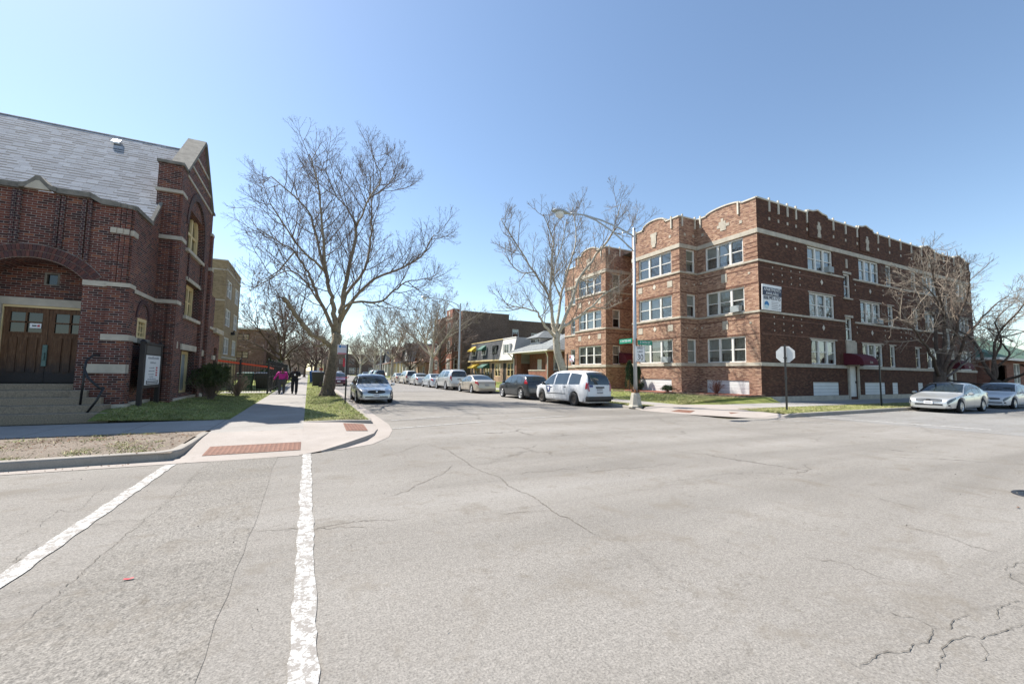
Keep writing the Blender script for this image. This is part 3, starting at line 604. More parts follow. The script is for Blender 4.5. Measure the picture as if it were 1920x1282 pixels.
m = MB(); m.grid([[a, b, c] for a, b, c in zip(rp_, rou, rin)]); m.build('corner_apron', 'conc', rwk)
for a, b, w in (((14.33, 13.9), (14.78, 12.75), 0.62), ((15.75, 11.45), (16.6, 10.75), 0.62)):
    A, B = Vector(a), Vector(b); d = (B-A).normalized(); q = Vector((-d.y, d.x)); m = MB()
    m.face([(*(A), .024), (*(B), .024), (*(B+q*w), .088), (*(A+q*w), .088)]); m.build('tactile_plate', 'tactile', rwk)
m = MB(); m.face([(14.15, 14.75, .12), (14.9, 14.3, .13), (15.9, 13.4, .14), (16.7, 12.5, .14), (17.3, 11.9, .145), (19.5, 12.6, .15), (19.5, 15.3, .15), (17.0, 15.3, .15), (15.1, 15.3, .15)]); m.build('corner_slab', 'conc', rwk)
struct(sheet('pavement', 'conc_walk_x', [[(19.5, 12.55), (118, 12.55), (118, 14.75), (19.5, 14.75)]], 0.15))
struct(sheet('verge', 'turf', [[(17.3, 11.9), (17.42, 10.34), (22, 10.36), (27, 10.5), (118, 10.55), (118, 12.55), (19.5, 12.55)]], 0.14))
struct(sheet('verge', 'turf', [[(14.1, 15.0), (15.1, 15.3), (15.1, 168), (13.62, 168), (13.66, 60), (13.76, 38), (13.9, 28), (14.06, 21)]], 0.14))
m = MB(); m.grid([[(x, y, z) for x, z in ((17.0, .15), (18.2, .22), (20.0, .36), (22.0, .42), (24.6, .42))] for y in (15.3, 16, 18, 24, 27.9)]); m.grid([[(x, y, z) for x, z in ((17.0, .15), (18.2, .22), (20.0, .36), (22.0, .42), (24.6, .42))] for y in (28, 60, 165)]); m.face([(17.0, 15.3, .15), (18.2, 15.3, .22), (20, 15.3, .36), (22, 15.3, .42), (24.6, 15.3, .42), (24.6, 15.2, .1), (17.0, 15.2, .1)])
m.face([(19.5, 14.7, .15), (24.4, 14.7, .15), (24.4, 15.3, .40), (17.0, 15.3, .152)]); struct(m.build('lawn', 'turf', smooth=True))
struct(sheet('service_strip', 'old_conc', [[(24.2, 14.75), (118, 14.75), (118, 15.75), (24.2, 15.75)]], 0.13))
struct(sheet('yard', 'turf', [[(24.6, 28), (118, 37), (118, 165), (24.6, 165)], [(57.5, 15.75), (118, 15.75), (118, 37), (57.5, 37)]], 0.12))
# planting bed with a low brick edging in front of the flats
bed = thing('planting_bed', 'red mulch bed with low dark brick edging along the front of the brick flats', 'planting bed', (21.5, 20, 0.3))
m = MB(); m.grid([[(x, y, z) for x, z in ((22.0, .44), (22.9, .50), (24.3, .52))] for y in (15.75, 18, 20.0)]); m.grid([[(x, y, z) for x, z in ((20.9, .42), (21.8, .50), (22.6, .52))] for y in (20.0, 22, 24.8)]); m.build('mulch', 'mulch', bed)
m = MB()
for y in np.arange(15.7, 20.0, 0.225): m.box(21.82+rp.uniform(-.02, .02), y, 0.30, 22.0, y+0.205, 0.54+rp.uniform(-.015, .015))
for y in np.arange(20.0, 24.8, 0.225): m.box(20.74+rp.uniform(-.02, .02), y, 0.26, 20.92, y+0.205, 0.51+rp.uniform(-.015, .015))
for x in np.arange(20.74, 22.0, 0.225): m.box(x, 19.9, 0.28, x+0.205, 20.06, 0.52)
for x in np.arange(21.9, 24.2, 0.225): m.box(x, 15.56, 0.1, x+0.205, 15.70, 0.54+rp.uniform(-.015, .015))
m.build('brick_edging', 'common_brick', bed)
# grass blades, one mass per lawn
def blades(name, mat, n, area, zf, h0, h1, seed, clump=0.35, mat2='grass_dry', dry=0.35):
    rg = np.random.default_rng(seed); x, y = area(rg, n); nc = max(1, n//70); cx_, cy_ = area(rg, nc); pick = rg.integers(0, nc, n); pick = np.minimum(pick, rg.integers(0, nc, n))
    cl = rg.random(n) < clump; sg = rg.uniform(.03, .16, nc)[pick]; x = np.where(cl, cx_[pick]+rg.normal(0, 1, n)*sg, x); y = np.where(cl, cy_[pick]+rg.normal(0, 1, n)*sg, y)
    lo, hi = area(np.random.default_rng(0), 4000); x = np.clip(x, lo.min(), lo.max()); y = np.clip(y, hi.min(), hi.max()); z = np.array([zf(a, b) for a, b in zip(x, y)])
    a = rg.uniform(0, 2*np.pi, n); h = rg.uniform(h0, h1, n); w = rg.uniform(0.006, 0.013, n); lx, ly = rg.normal(0, 1.1, n)*h, rg.normal(0, 1.1, n)*h; h = h*.8
    V = np.zeros((n, 3, 3)); V[:, 0] = np.stack([x-w*np.cos(a), y-w*np.sin(a), z-0.01], 1); V[:, 1] = np.stack([x+w*np.cos(a), y+w*np.sin(a), z-0.01], 1); V[:, 2] = np.stack([x+lx, y+ly, z+h], 1)
    me = bpy.data.meshes.new(name); me.from_pydata(V.reshape(-1, 3).tolist(), [], np.arange(3*n).reshape(n, 3).tolist()); me.materials.append(M[mat]); me.materials.append(M[mat2])
    me.polygons.foreach_set('material_index', (rg.random(n) < dry).astype(np.int32)); o = bpy.data.objects.new(name, me); C.objects.link(o); return o
def rect(x0, x1, y0, y1): return lambda rg, n: (rg.uniform(x0, x1, n), rg.uniform(y0, y1, n))
def rectn(x0, x1, y0, y1): return lambda rg, n: (rg.uniform(x0, x1, n), y0+(y1-y0)*rg.random(n)**1.7)
tag(blades('grass', 'grass', 22000, rectn(-4.9, -2.05, 14.62, 30), lawn_z, 0.03, 0.09, 1, dry=0.12), 'short green grass of the shaded lawn below the church wall', 'grass', kind='stuff')
tag(blades('grass', 'grass', 14000, rectn(0.0, 1.7, 13.4, 40), lambda x, y: 0.145, 0.03, 0.08, 2, dry=0.45), 'grass of the strip between the left pavement and the road', 'grass', kind='stuff')
tag(blades('grass', 'grass', 9000, rectn(-16, -2.2, 9.35, 12.1), lambda x, y: 0.145, 0.02, 0.06, 3, clump=0.93, dry=0.55), 'sparse dry grass on the bare earth strip by the near left kerb', 'grass', kind='stuff')
tag(blades('grass', 'grass', 16000, lambda rg, n: (17.5+(22*rg.random(n)**1.4), rg.uniform(10.4, 12.5, n)), lambda x, y: 0.14, 0.03, 0.08, 4, dry=0.5), 'yellowing grass of the strip around the stop sign', 'grass', kind='stuff')
tag(blades('grass', 'grass', 16000, rectn(17.05, 21.9, 15.3, 27.5), lambda x, y: 0.15+0.09*min(max(x-17, 0), 3), 0.03, 0.09, 5, dry=0.4), 'green lawn in front of the mulch bed of the brick flats', 'grass', kind='stuff')
tag(blades('grass', 'grass', 9000, rectn(14.15, 15.05, 15.1, 30), lambda x, y: 0.14, 0.03, 0.08, 6, dry=0.3), 'narrow grass strip beside the white van', 'grass', kind='stuff')
# litter and small things on the road
def chips(name, label, n, area, zf, seed, mat, s0=.012, s1=.035):
    rg = random.Random(seed); m = MB()
    for k in range(n):
        x, y = area(rg); z = zf(x, y); a = rg.uniform(0, 6.28); s_ = rg.uniform(s0, s1); c_, d_ = math.cos(a)*s_, math.sin(a)*s_; m.face([(x-c_, y-d_, z+rg.uniform(0, .01)), (x+d_*.5, y-c_*.5, z+rg.uniform(0, .02)), (x+c_, y+d_, z+rg.uniform(0, .012)), (x-d_*.5, y+c_*.5, z+.004)])
    tag(m.build(name, mat, uv=False), label, name.replace('_', ' '), kind='stuff')
chips('leaf_litter', 'dead brown leaf scraps on the bare earth strip by the near left kerb', 1500, lambda r: (r.uniform(-14, -2.2), r.triangular(9.3, 12.1, 11.6)), lambda x, y: .152, 61, 'rust')
chips('leaf_litter', 'leaf scraps and grit lying in the gutters', 700, lambda r: r.choice([(r.uniform(-12, -2.6), 9.1-abs(r.gauss(0, .10))), (KL+abs(r.gauss(0, .12))+.02, r.uniform(14, 40)), (r.uniform(17.6, 30), 10.1-abs(r.gauss(0, .12))), (13.9-abs(r.gauss(0, .12)), r.uniform(15, 30))]), lambda x, y: .008, 62, 'rust', .008, .026)
chips('grit', 'small dark grit and debris scattered over the open asphalt', 260, lambda r: (r.uniform(-3, 16), r.triangular(1.5, 12, 3)), lambda x, y: .005, 63, 'crack', .003, .012)
for i, (x, y, n_) in enumerate(((8.1, 2.0, 'brown'), (-1.15, 4.2, 'red'))):
    m = MB(); m.grid([[(x+dx, y+dy, 0.012+0.02*abs(dx)*8) for dx in (-.03, 0, .03)] for dy in (-.011, 0.0, .011)])
    tag(m.build('fallen_leaf', 'rust' if i == 0 else 'ink_red'), 'small %s curled scrap lying on the %s' % (('brown leaf', 'open grey asphalt at right') if i == 0 else ('red', 'rough strip between the two long white lines')), 'litter')
mh = thing('manhole_cover', 'round dark iron manhole cover set in the asphalt at the right', 'manhole cover', (9.27, 1.97, 0))
m = MB(); m.lathe([(0, .006), (.30, .006), (.305, .004)], 36, Matrix.Translation((9.27, 1.97, 0))); m.build('lid', 'black_iron', mh)
m = MB()
for k in range(12):
    a = k*math.pi/6; m.tube([(9.27+.12*math.cos(a), 1.97+.12*math.sin(a), .010), (9.27+.25*math.cos(a), 1.97+.25*math.sin(a), .010)], .012, 4)
m.lathe([(.315, .003), (.32, .010), (.36, .010), (.365, .003)], 36, Matrix.Translation((9.27, 1.97, 0))); m.build('rim', 'plastic_black', mh)

# ================================================================== BUILDINGS
XA, YA, ZA = Vector((1, 0, 0)), Vector((0, 1, 0)), Vector((0, 0, 1))
def south(y): return Wall((0, y, 0), (1, 0, 0), (0, -1, 0))     # faces the cross street
def west(x): return Wall((x, 0, 0), (0, -1, 0), (-1, 0, 0))     # a = -Y
def east(x): return Wall((x, 0, 0), (0, 1, 0), (1, 0, 0))
class WW(Wall):
    """west-facing wall addressed with a = +Y"""
    def __init__(s, x): s.O = Vector((x, 0, 0)); s.U = Vector((0, 1, 0)); s.N = Vector((-1, 0, 0))

# ------------------------------------------------------------------ church
ch = thing('church', 'dark red brick church with grey shingle roof, stone caps and wooden double doors', 'church', (-8, 19, 0.2))
F = south(16.1); XC = -7.05; HW = 1.08; SAG = 0.5; RA = (HW*HW+SAG*SAG)/(2*SAG); ZC = 4.64-RA; ZS = 4.14
wall = MB()
F.panel(wall, -40, -5.02, 0.1, 6.46, [(XC-HW, 0.1, XC+HW, 4.64)], 0.0)
arcp = [(XC+RA*math.sin(a), ZC+RA*math.cos(a)) for a in np.linspace(-math.asin(HW/RA), math.asin(HW/RA), 25)]
for (x0, z0), (x1, z1) in zip(arcp[:-1], arcp[1:]):
    wall.face([F.p(x0, z0), F.p(x1, z1), F.p(x1, 4.64), F.p(x0, 4.64)])
    wall.face([F.p(x0, z0), F.p(x0, z0, -.8), F.p(x1, z1, -.8), F.p(x1, z1)])
for sx in (-1, 1): wall.face([F.p(XC+sx*HW, 1.1), F.p(XC+sx*HW, 1.1, -.8), F.p(XC+sx*HW, ZS, -.8), F.p(XC+sx*HW, ZS)])
B = south(16.9)
B.panel(wall, XC-HW, XC+HW, 3.58, 4.7, [(-7.11, 4.0, -6.78, 4.39)], 0.12)
# side of the front block and rake up the main roof
S = east(-5.0)
S.panel(wall, 16.1, 18.6, 0.1, 6.45, [(17.16, 2.56, 18.0, 3.22)], 0.16)
wall.face([S.p(17.7, 6.45), S.p(18.6, 6.45), S.p(18.6, 7.52)])
wall.box(-5.35, 17.72, 6.0, -5.01, 18.6, 6.5)
wall.box(-40, 16.1, 6.461, -5.96, 16.3, 6.552); wall.box(-40, 16.12, 6.2, -5.02, 16.4, 6.46); wall.box(-5.3, 16.12, 6.2, -5.02, 17.7, 6.47)
# stepped corner buttress
for x1, y0, z0, z1 in ((-4.86, 16.03, 0.1, 2.42), (-4.92, 16.05, 2.42, 4.0), ): wall.box(-5.42, y0, z0, x1, 16.48, z1)
for i in range(3): wall.box(-5.36+i*.115, 16.04+i*.02, 4.0, -5.36+(i+1)*.115-.012, 16.3, 6.44 if i < 2 else 6.40)
wall.box(-5.03, 16.14, 4.0, -4.96, 16.42, 6.4)
# main gable wall with buttresses
G = east(-4.5); G0, G1 = 18.6, 24.1
gx0, gx1 = 19.9, 22.62
holes = [(gx0, 6.3, gx1, 8.66), (20.2, 3.7, 22.4, 5.1), (18.98, 0.62, 19.42, 2.35), (20.2, 0.62, 22.3, 2.34), (23.35, 0.7, 23.75, 2.2)]
G.panel(wall, G0, G1, 0.1, 9.05, holes, 0.34)
gc, ghw, gzs = (gx0+gx1)/2, (gx1-gx0)/2, 7.25
def pointed(c, hw, zs, zt, n=10):
    h = zt-zs; r = (hw*hw+h*h)/(2*hw); o = []
    for k in range(n+1):
        a = math.asin(h/r)*k/n; o.append((c-hw+r-r*math.cos(a), zs+r*math.sin(a)))
    return o + [(2*c-x, z) for x, z in o[-2::-1]]
pa = pointed(gc, ghw, gzs, 8.6)
for (x0, z0), (x1, z1) in zip(pa[:-1], pa[1:]):
    wall.face([G.p(x0, z0), G.p(x1, z1), G.p(x1, 8.66), G.p(x0, 8.66)]); wall.face([G.p(x0, z0), G.p(x0, z0, -.34), G.p(x1, z1, -.34), G.p(x1, z1)])
G.outline(wall, [(19.2, 9.04), (23.72, 9.04), (21.62, 11.2), (21.42, 11.2)], -0.55, 0.0)
wall.box(-5.17, G0, 0.1, -4.52, G0+0.5, 7.98); wall.box(-5.17, G0-.03, 8.08, -4.47, G0+0.62, 9.03); wall.box(-5.05, G1-.5, 0.1, -4.52, G1, 9.05)
wall.box(-5.05, 18.7, 8.0, -4.55, 24.0, 9.05)
for y0, z1 in ((G0-.06, 6.22), (22.55, 6.3), (23.85, 6.3)): wall.box(-4.6, y0, 0.1, -4.36, y0+.42, z1)
for y0 in (18.62, 23.86): wall.box(-4.6, y0, 6.4, -4.42, y0+.34, 7.98)
for y0 in (20.55, 20.95, 21.35, 21.75): wall.box(-4.7, y0, 5.2, -4.60, y0+.12, 6.2)     # ribs under the pointed window
wall.box(-10, 24.1, 0.1, -4.52, 26.0, 5.3); wall.box(-10, 26.0, 0.1, -4.54, 26.6, 3.5); wall.box(-10, 27.4, 0.1, -4.54, 27.9, 3.5); wall.box(-10, 26.6, 2.75, -4.54, 27.4, 3.5); wall.box(-10, 26.6, .1, -5.1, 27.4, 2.75)
wo = wall.build('wall', 'church_brick', ch)
# darker brick ribs on the front
m = Parts('brick_rib', 'church_brick_dark', ch)
for x in (-8.15, -8.02, -7.56, -7.46, -6.68, -6.57, -6.12, -5.99):
    dx = abs(x+.045-XC); zb = (ZC+math.sqrt((RA+.40)**2-dx*dx)) if dx < 1.2 else 4.35
    m.box(x, 16.045, zb, x+.085, 16.09, 6.5)
for y in (20.2, 22.3): m.box(-4.56, y, 5.15, -4.44, y+.1, 6.25)
# arch of header bricks, two rings
m = MB(); a1 = math.asin(min(1, HW/RA))+0.10
for ring in (0, 1):
    r0 = RA+0.012+ring*0.185; r1 = r0+0.172; n = int(2*a1*r0/0.078)
    for k in range(n):
        b0, b1 = -a1+2*a1*k/n, -a1+2*a1*(k+0.86)/n; q = []
        for d in (0.045, -0.05):
            for r, a in ((r0, b0), (r0, b1), (r1, b1), (r1, b0)): q.append(F.p(XC+r*math.sin(a), ZC+r*math.cos(a), d))
        m.cur = (k*7+ring*3) % 3; m.hexa([q[1], q[0], q[3], q[2], q[5], q[4], q[7], q[6]])
dk = [m_plain('arch_brick', c, 0.88, var=0.25, scale=9, bump=0.3) for c in ((0.088, 0.038, 0.033), (0.12, 0.046, 0.036), (0.07, 0.034, 0.034))]
m.build('entrance_arch', dk, ch)
m = MB(); m.cur = 0
pr = [(XC+(RA+.385)*math.sin(a), ZC+(RA+.385)*math.cos(a)) for a in np.linspace(-a1, a1, 24)] + [(XC+RA*math.sin(a), ZC+RA*math.cos(a)) for a in np.linspace(a1, -a1, 24)]
for i in range(23): m.face([F.p(*pr[i], .025), F.p(*pr[i+1], .025), F.p(*pr[46-i], .025), F.p(*pr[47-i], .025)][::-1])
m.build('arch_mortar', m_plain('mortar', (0.33, 0.28, 0.25), 0.95), ch)
# limestone trim
st = Parts('stone_band', 'stone', ch)
F.box(st, -5.97, 3.98, -.02, -5.44, 4.13, .05); F.box(st, -12, 3.98, -.02, -8.14, 4.13, .05)
st.box(-5.45, 16.02, 4.0, -4.90, 16.5, 4.12); st.box(-5.1, 16.5, 3.93, -4.95, 18.52, 4.05); st.box(-5.2, 18.50, 3.92, -4.33, 19.02, 4.05)
F.box(st, -5.76, 1.45, -.02, -4.845, 1.71, .085); st.box(-4.95, 16.0, 1.45, -4.845, 16.25, 1.71)
st.box(-5.46, 15.99, 2.41, -4.83, 16.5, 2.58); st.box(-5.05, 16.5, 2.41, -4.93, 18.1, 2.56)
for i in range(3): st.box(-5.45+i*.14, 16.0+i*.025, 5.6, -5.45+(i+1)*.14-.004, 16.33, 5.76)
st.box(-5.02, 16.1, 5.59, -4.93, 16.46, 5.75)
B.box(st, XC-HW, 3.37, -.02, XC+HW, 3.585, .10); B.box(st, XC-HW, 1.14, -.02, -7.87, 3.37, .14)
for z, y0, y1 in ((8.96, 19.35, 23.7), (9.58, 19.85, 23.2), (10.2, 20.45, 22.65)): G.box(st, y0, z, -.02, y1, z+.09, .035)
st.box(-5.2, G0-.10, 7.97, -4.40, G0+.55, 8.085); st.box(-5.2, G0-.10, 6.24, -4.33, G0+.5, 6.38); st.box(-4.6, 23.8, 6.28, -4.34, 24.2, 6.42); st.box(-4.6, 23.8, 7.97, -4.40, 24.2, 8.085)
G.box(st, gx0-.12, 6.18, -.36, gx1+.12, 6.31, .10); G.box(st, 20.08, 3.57, -.36, 22.52, 3.70, .10); G.box(st, 20.1, 5.1, -.06, 22.5, 5.24, .05)
G.box(st, 20.05, 2.35, -.06, 22.4, 2.58, .05); G.box(st, 18.86, 2.36, -.06, 19.5, 2.62, .05); G.box(st, 23.25, 2.21, -.06, 23.85, 2.48, .05); st.box(-4.6, 19.12, 2.62, -4.44, 19.24, 2.72)
st.box(-4.56, 24.3, 3.6, -4.44, 26.0, 3.72); st.box(-4.62, 25.98, 3.5, -4.36, 27.95, 3.74); st.box(-4.6, 26.0, 2.1, -4.45, 26.6, 2.32)
st.box(-5.06, 16.5, 0.1, -4.88, 18.5, 0.56); st.box(-4.62, 19.0, 0.1, -4.40, 24.2, 0.50); st.box(-5.5, 15.95, 0.1, -4.80, 16.5, 0.54)
# weathered parapet coping
cp = MB()
def cop(pts, y0, y1, th=.15, x_end=None):
    top = pts; bot = [(x, z-th) for x, z in pts]
    for i in range(len(pts)-1):
        (xa, za), (xb, zb) = pts[i], pts[i+1]
        cp.hexa([(xa, y0, za-th), (xb, y0, zb-th), (xb, y1, zb-th), (xa, y1, za-th), (xa, y0, za), (xb, y0, zb), (xb, y1, zb), (xa, y1, za)])
cop([(-40, 6.69), (-7.42, 6.69)], 15.98, 16.45); cop([(-6.66, 6.69), (-5.95, 6.70)], 15.98, 16.45); cop([(-5.95, 6.70), (-5.70, 6.56), (-5.34, 6.54)], 15.985, 16.45)
og = [(-7.42, 6.69), (-7.34, 6.70), (-7.25, 6.75), (-7.17, 6.84), (-7.10, 6.94), (-7.0, 6.94), (-6.92, 6.84), (-6.84, 6.75), (-6.75, 6.70), (-6.66, 6.69)]
cop(og, 15.95, 16.42, .13)
for i in range(3): cp.box(-5.42+i*.14, 15.99+i*.03, 6.40, -5.42+(i+1)*.14+.01, 16.45, 6.53-i*.005)
cp.box(-5.36, 16.2, 6.43, -4.93, 17.72, 6.55)
cp.hexa([(-5.07, 17.7, 6.42), (-4.97, 17.7, 6.42), (-4.97, 18.58, 7.48), (-5.07, 18.58, 7.48), (-5.07, 17.66, 6.50), (-4.97, 17.66, 6.50), (-4.97, 18.56, 7.55), (-5.07, 18.56, 7.55)])
cp.build('parapet_coping', 'stone_grey', ch)
m = MB(); F.outline(m, [(-7.30, 6.56), (-6.78, 6.56), (-7.0, 6.80), (-7.08, 6.80)], .02, .165); m.build('coping_ornament', 'stone', ch)
gp = MB()
for pts in ([(19.13, 9.0), (21.40, 11.24), (21.40, 11.42), (19.05, 9.10)], [(21.40, 11.24), (21.66, 11.24), (21.66, 11.42), (21.40, 11.42)], [(21.66, 11.24), (23.78, 9.0), (23.86, 9.10), (21.66, 11.42)]):
    gp.prism(pts, lambda a, z: (-4.42, a, z), lambda a, z: (-5.06, a, z))
gp.box(-5.22, G0-.1, 9.03, -4.42, 19.24, 9.13); gp.box(-5.12, 23.7, 9.05, -4.42, 24.16, 9.15); gp.build('gable_coping', 'stone_grey', ch)
# roof
rf = MB(); SL = 1.185
def rz(y): return 10.92-SL*(21.5-y) if y < 21.5 else 10.92-SL*(y-21.5)
for (ya, yb) in ((16.3, 21.5), (26.7, 21.5)):
    a, b = (-40, ya, rz(ya)), (-5.06, ya, rz(ya)); c, d = (-5.06, yb, rz(yb)), (-40, yb, rz(yb)); rf.face([a, b, c, d] if ya < yb else [b, a, d, c])
rf.build('roof', 'shingle_pale', ch)
m = MB(); m.tube([(-40, 21.5, 10.90), (-5.1, 21.5, 10.90)], .04, 6); m.build('ridge_cap', 'shingle_pale', ch)
m = MB(); vx0, vx1, va, vb = -7.38, -7.10, 20.98, 21.2
m.hexa([(vx0, va, rz(va)+.09), (vx1, va, rz(va)+.09), (vx1, vb, rz(vb)+.02), (vx0, vb, rz(vb)+.02), (vx0, va, rz(va)+.17), (vx1, va, rz(va)+.17), (vx1, vb, rz(vb)+.11), (vx0, vb, rz(vb)+.11)])
m.build('roof_vent', 'alu', ch, bevel=.02)
# doors: two weathered leaves with four lights each
t = NT('weathered_door'); sx = t.n('SeparateXYZ', {0: t.pos()})
grain = t.noise(9, 6, 0.7, t.n('Mapping', {'Vector': t.pos(), 'Scale': (4.0, 4.0, 0.35)}).outputs[0])
c = t.ramp(grain, [(0.3, (0.060, 0.026, 0.010)), (0.5, (0.115, 0.050, 0.018)), (0.66, (0.175, 0.098, 0.050)), (0.8, (0.085, 0.038, 0.015))])
fz = t.math('ADD', sx.outputs[2], t.math('MULTIPLY', t.noise(5, 4), 0.5)); c = t.mix(t.ramp(t.math('DIVIDE', fz, 3.0), [(0.54, 1.0), (0.74, 0.0)]), c, (0.022, 0.018, 0.018))
t.col(c); t.rough(0.7); t.bump(grain, 0.3, .01); M['door_wood'] = t.m
DW = south(16.88)
for k, (x0, x1) in enumerate(((-7.85, -6.925), (-6.915, -5.99))):
    d = MB(); wd = x1-x0
    gl = (x0+.13, 2.60, x1-.13, 3.17)
    DW.panel(d, x0, x1, 1.15, 3.31, [gl], .04); DW.box(d, x0+.13, 2.55, -.06, x1-.13, 2.60, .02)
    for j in range(3):
        a = x0+.15+j*(wd-.3)/3; DW.box(d, a+.02, 1.45, -.01, a+(wd-.3)/3-.035, 2.45, .03)
    DW.box(d, (x0+x1)/2-.02, 2.60, -.05, (x0+x1)/2+.02, 3.17, .012); DW.box(d, x0+.13, 2.87, -.05, x1-.13, 2.91, .012)
    do = d.build('door', 'door_wood', ch)
    p = MB(); DW.quad(p, x0+.13, 2.6, x1-.13, 3.17, -.035); p.build('door_glass', 'glass_dark', do)
    if k == 0:
        p = MB(); DW.box(p, -6.985, 1.62, 0, -6.88, 2.24, .05); DW.box(p, -6.955, 1.80, .05, -6.91, 2.02, .10); p.build('handle', 'steel_green', do, bevel=.012)
        p = MB(); DW.quad(p, -7.30, 2.72, -7.06, 2.86, .02); p.build('notice', 'sign_white', do)
        p = MB(); DW.box(p, -7.25, 2.77, .022, -7.16, 2.81, .024); p.build('notice_text', 'ink', do); p = MB(); DW.box(p, -7.14, 2.76, .022, -7.09, 2.82, .024); p.build('notice_text', 'ink_red', do)
m = MB(); B.box(m, XC-HW, 3.31, -.05, XC+HW, 3.372, .06); B.box(m, -7.87, 1.14, -.04, -7.85, 3.31, .06); m.build('door_frame', 'cream_paint', ch)
m = MB(); B.quad(m, XC-HW, 1.1, XC+HW, 3.4, -.06); m.build('porch_inside', 'inner_dark', ch)
window(B, ch, -7.11, 4.0, -6.78, 4.39, 1, .05, 'stone_grey', rail=False, blind=0, fw=.05, glass='glass_dark')
# steps
steps = MB()
for (y0, z1, x1) in ((15.2, .375, -4.86), (15.5, .57, -5.08), (15.8, .765, -5.26), (16.1, .955, -5.60)):
    steps.box(-9.6, y0, .1, x1, (16.02 if x1 > -5.9 else 16.9), z1) if y0 < 16 else steps.box(-9.6, y0, .1, -5.985, 16.9, z1)
steps.box(-5.99, 15.95, .1, -5.62, 16.08, .955)
steps.box(-8.12, 16.42, .2, -5.985, 16.9, 1.125)
so = steps.build('entrance_steps', 'step_conc', ch, bevel=.02)
# darker header orders lining the tall openings and ringing the pointed arch
m = MB(); ro = pointed(gc, ghw+.26, gzs-.02, 8.96); ri = pointed(gc, ghw+.005, gzs, 8.605)
for i in range(len(ro)-1): m.prism([ri[i], ro[i], ro[i+1], ri[i+1]], lambda a, z: G.p(a, z, .035), lambda a, z: G.p(a, z, -.02))
m.build('arch_order', 'church_brick_dark', ch); m = MB()
for i in range(len(ri)-1): m.face([G.p(ri[i][0]*.999+gc*.001, ri[i][1]-.006, .02), G.p(ri[i+1][0]*.999+gc*.001, ri[i+1][1]-.006, .02), G.p(ri[i+1][0]*.999+gc*.001, ri[i+1][1]-.006, -.33), G.p(ri[i][0]*.999+gc*.001, ri[i][1]-.006, -.33)])
for a, z0, z1 in ((gx0, 6.3, gzs), (gx1, 6.3, gzs), (20.2, 3.7, 5.1), (22.4, 3.7, 5.1), (20.2, .62, 2.34), (22.3, .62, 2.34)):
    s_ = .006 if a < 21 else -.006; m.face([G.p(a+s_, z0, .02), G.p(a+s_, z0, -.33), G.p(a+s_, z1, -.33), G.p(a+s_, z1, .02)])
m.build('opening_lining', 'church_brick_dark', ch); m = MB(); G.box(m, gx1+.03, 3.72, -.02, gx1+.25, gzs, .033); m.build('brick_rib', 'church_brick_dark', ch)
# cream pointed window of the gable
m = MB(); d0, d1 = -.34, -.22
ins = pointed(gc, ghw, gzs, 8.6); inn = pointed(gc, ghw-.22, gzs, 8.32)
for i in range(len(ins)-1):
    m.face([G.p(*ins[i], d1), G.p(*inn[i], d1), G.p(*inn[i+1], d1), G.p(*ins[i+1], d1)]); m.face([G.p(*inn[i], d1), G.p(*inn[i], d0), G.p(*inn[i+1], d0), G.p(*inn[i+1], d1)])
G.box(m, gx0, 6.3, d0, gx0+.22, gzs, d1); G.box(m, gx1-.22, 6.3, d0, gx1, gzs, d1); G.box(m, gx0+.14, 6.3, d0, gx1-.14, 6.42, d1)
for a in (gc-.38, gc+.38): G.box(m, a-.09, 6.42, d0, a+.09, 7.95, d1-.02)
G.box(m, gx0+.14, 7.2, d0+.003, gx1-.14, 7.3, d1-.03)
wo = m.build('window', 'cream_paint', ch); p = MB(); p.face([G.p(a, z, -.31) for a, z in [(gx0, 6.3), (gx1, 6.3)] + ins[::-1]]); p.build('pane', 'glass_dark', wo)
window(G, ch, 20.2, 3.7, 22.4, 5.1, 3, .26, 'cream_paint', blind=0, fw=.16, glass='glass_dark')
window(G, ch, 20.2, .62, 22.3, 2.34, 2, .26, 'cream_paint', blind=0, fw=.12, glass='grey_paint', rail=False)
window(G, ch, 18.98, .62, 19.42, 2.35, 1, .26, 'cream_paint', blind=0, fw=.10, glass='glass_dark', rail=False)
window(G, ch, 23.35, .7, 23.75, 2.2, 1, .26, 'cream_paint', blind=0, fw=.10, glass='glass_dark', rail=False)
window(S, ch, 17.16, 2.56, 18.0, 3.22, 1, .05, 'cream_paint', blind=0, fw=.11, glass='glass_dark', grid=(3, 3), rail=False)
m = MB(); pt = pointed(17.58, .50, 3.22, 3.70, 6); po = pointed(17.58, .62, 3.20, 3.86, 6)
for i in range(len(pt)-1): m.prism([pt[i], po[i], po[i+1], pt[i+1]], lambda a, z: S.p(a, z, .03), lambda a, z: S.p(a, z, -.02))
m.build('window_arch', dk[2], ch)
m = MB(); m.box(-5.02, 17.05, 2.40, -4.90, 18.1, 2.56); m.build('window_sill', 'stone_grey', ch)

# ------------------------------------------------------------------ the three-storey brick flats at the corner
ap = thing('apartment_building', 'three-storey corner block of brown brick flats with white windows and stone trimmed parapet', 'apartment building', (40, 26, 0.1))
FL = ((2.50, 4.14), (5.66, 7.25), (8.80, 10.40))
def allz(a0, a1): return [(a0, z0, a1, z1) for z0, z1 in FL]
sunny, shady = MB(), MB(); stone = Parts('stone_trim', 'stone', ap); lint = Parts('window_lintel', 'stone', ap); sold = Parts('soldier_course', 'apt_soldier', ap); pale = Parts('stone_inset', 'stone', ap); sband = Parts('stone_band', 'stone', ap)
SY = south(15.72)
swin = [(29.52, 32.52, 3), (35.94, 38.84, 3), (39.93, 40.78, 1), (44.08, 44.96, 1), (46.10, 48.60, 3), (52.55, 55.1, 3)]
hs = [h for a0, a1, n in swin for h in allz(a0, a1)]
stair = [(33.82, 34.68), (49.95, 50.8)]
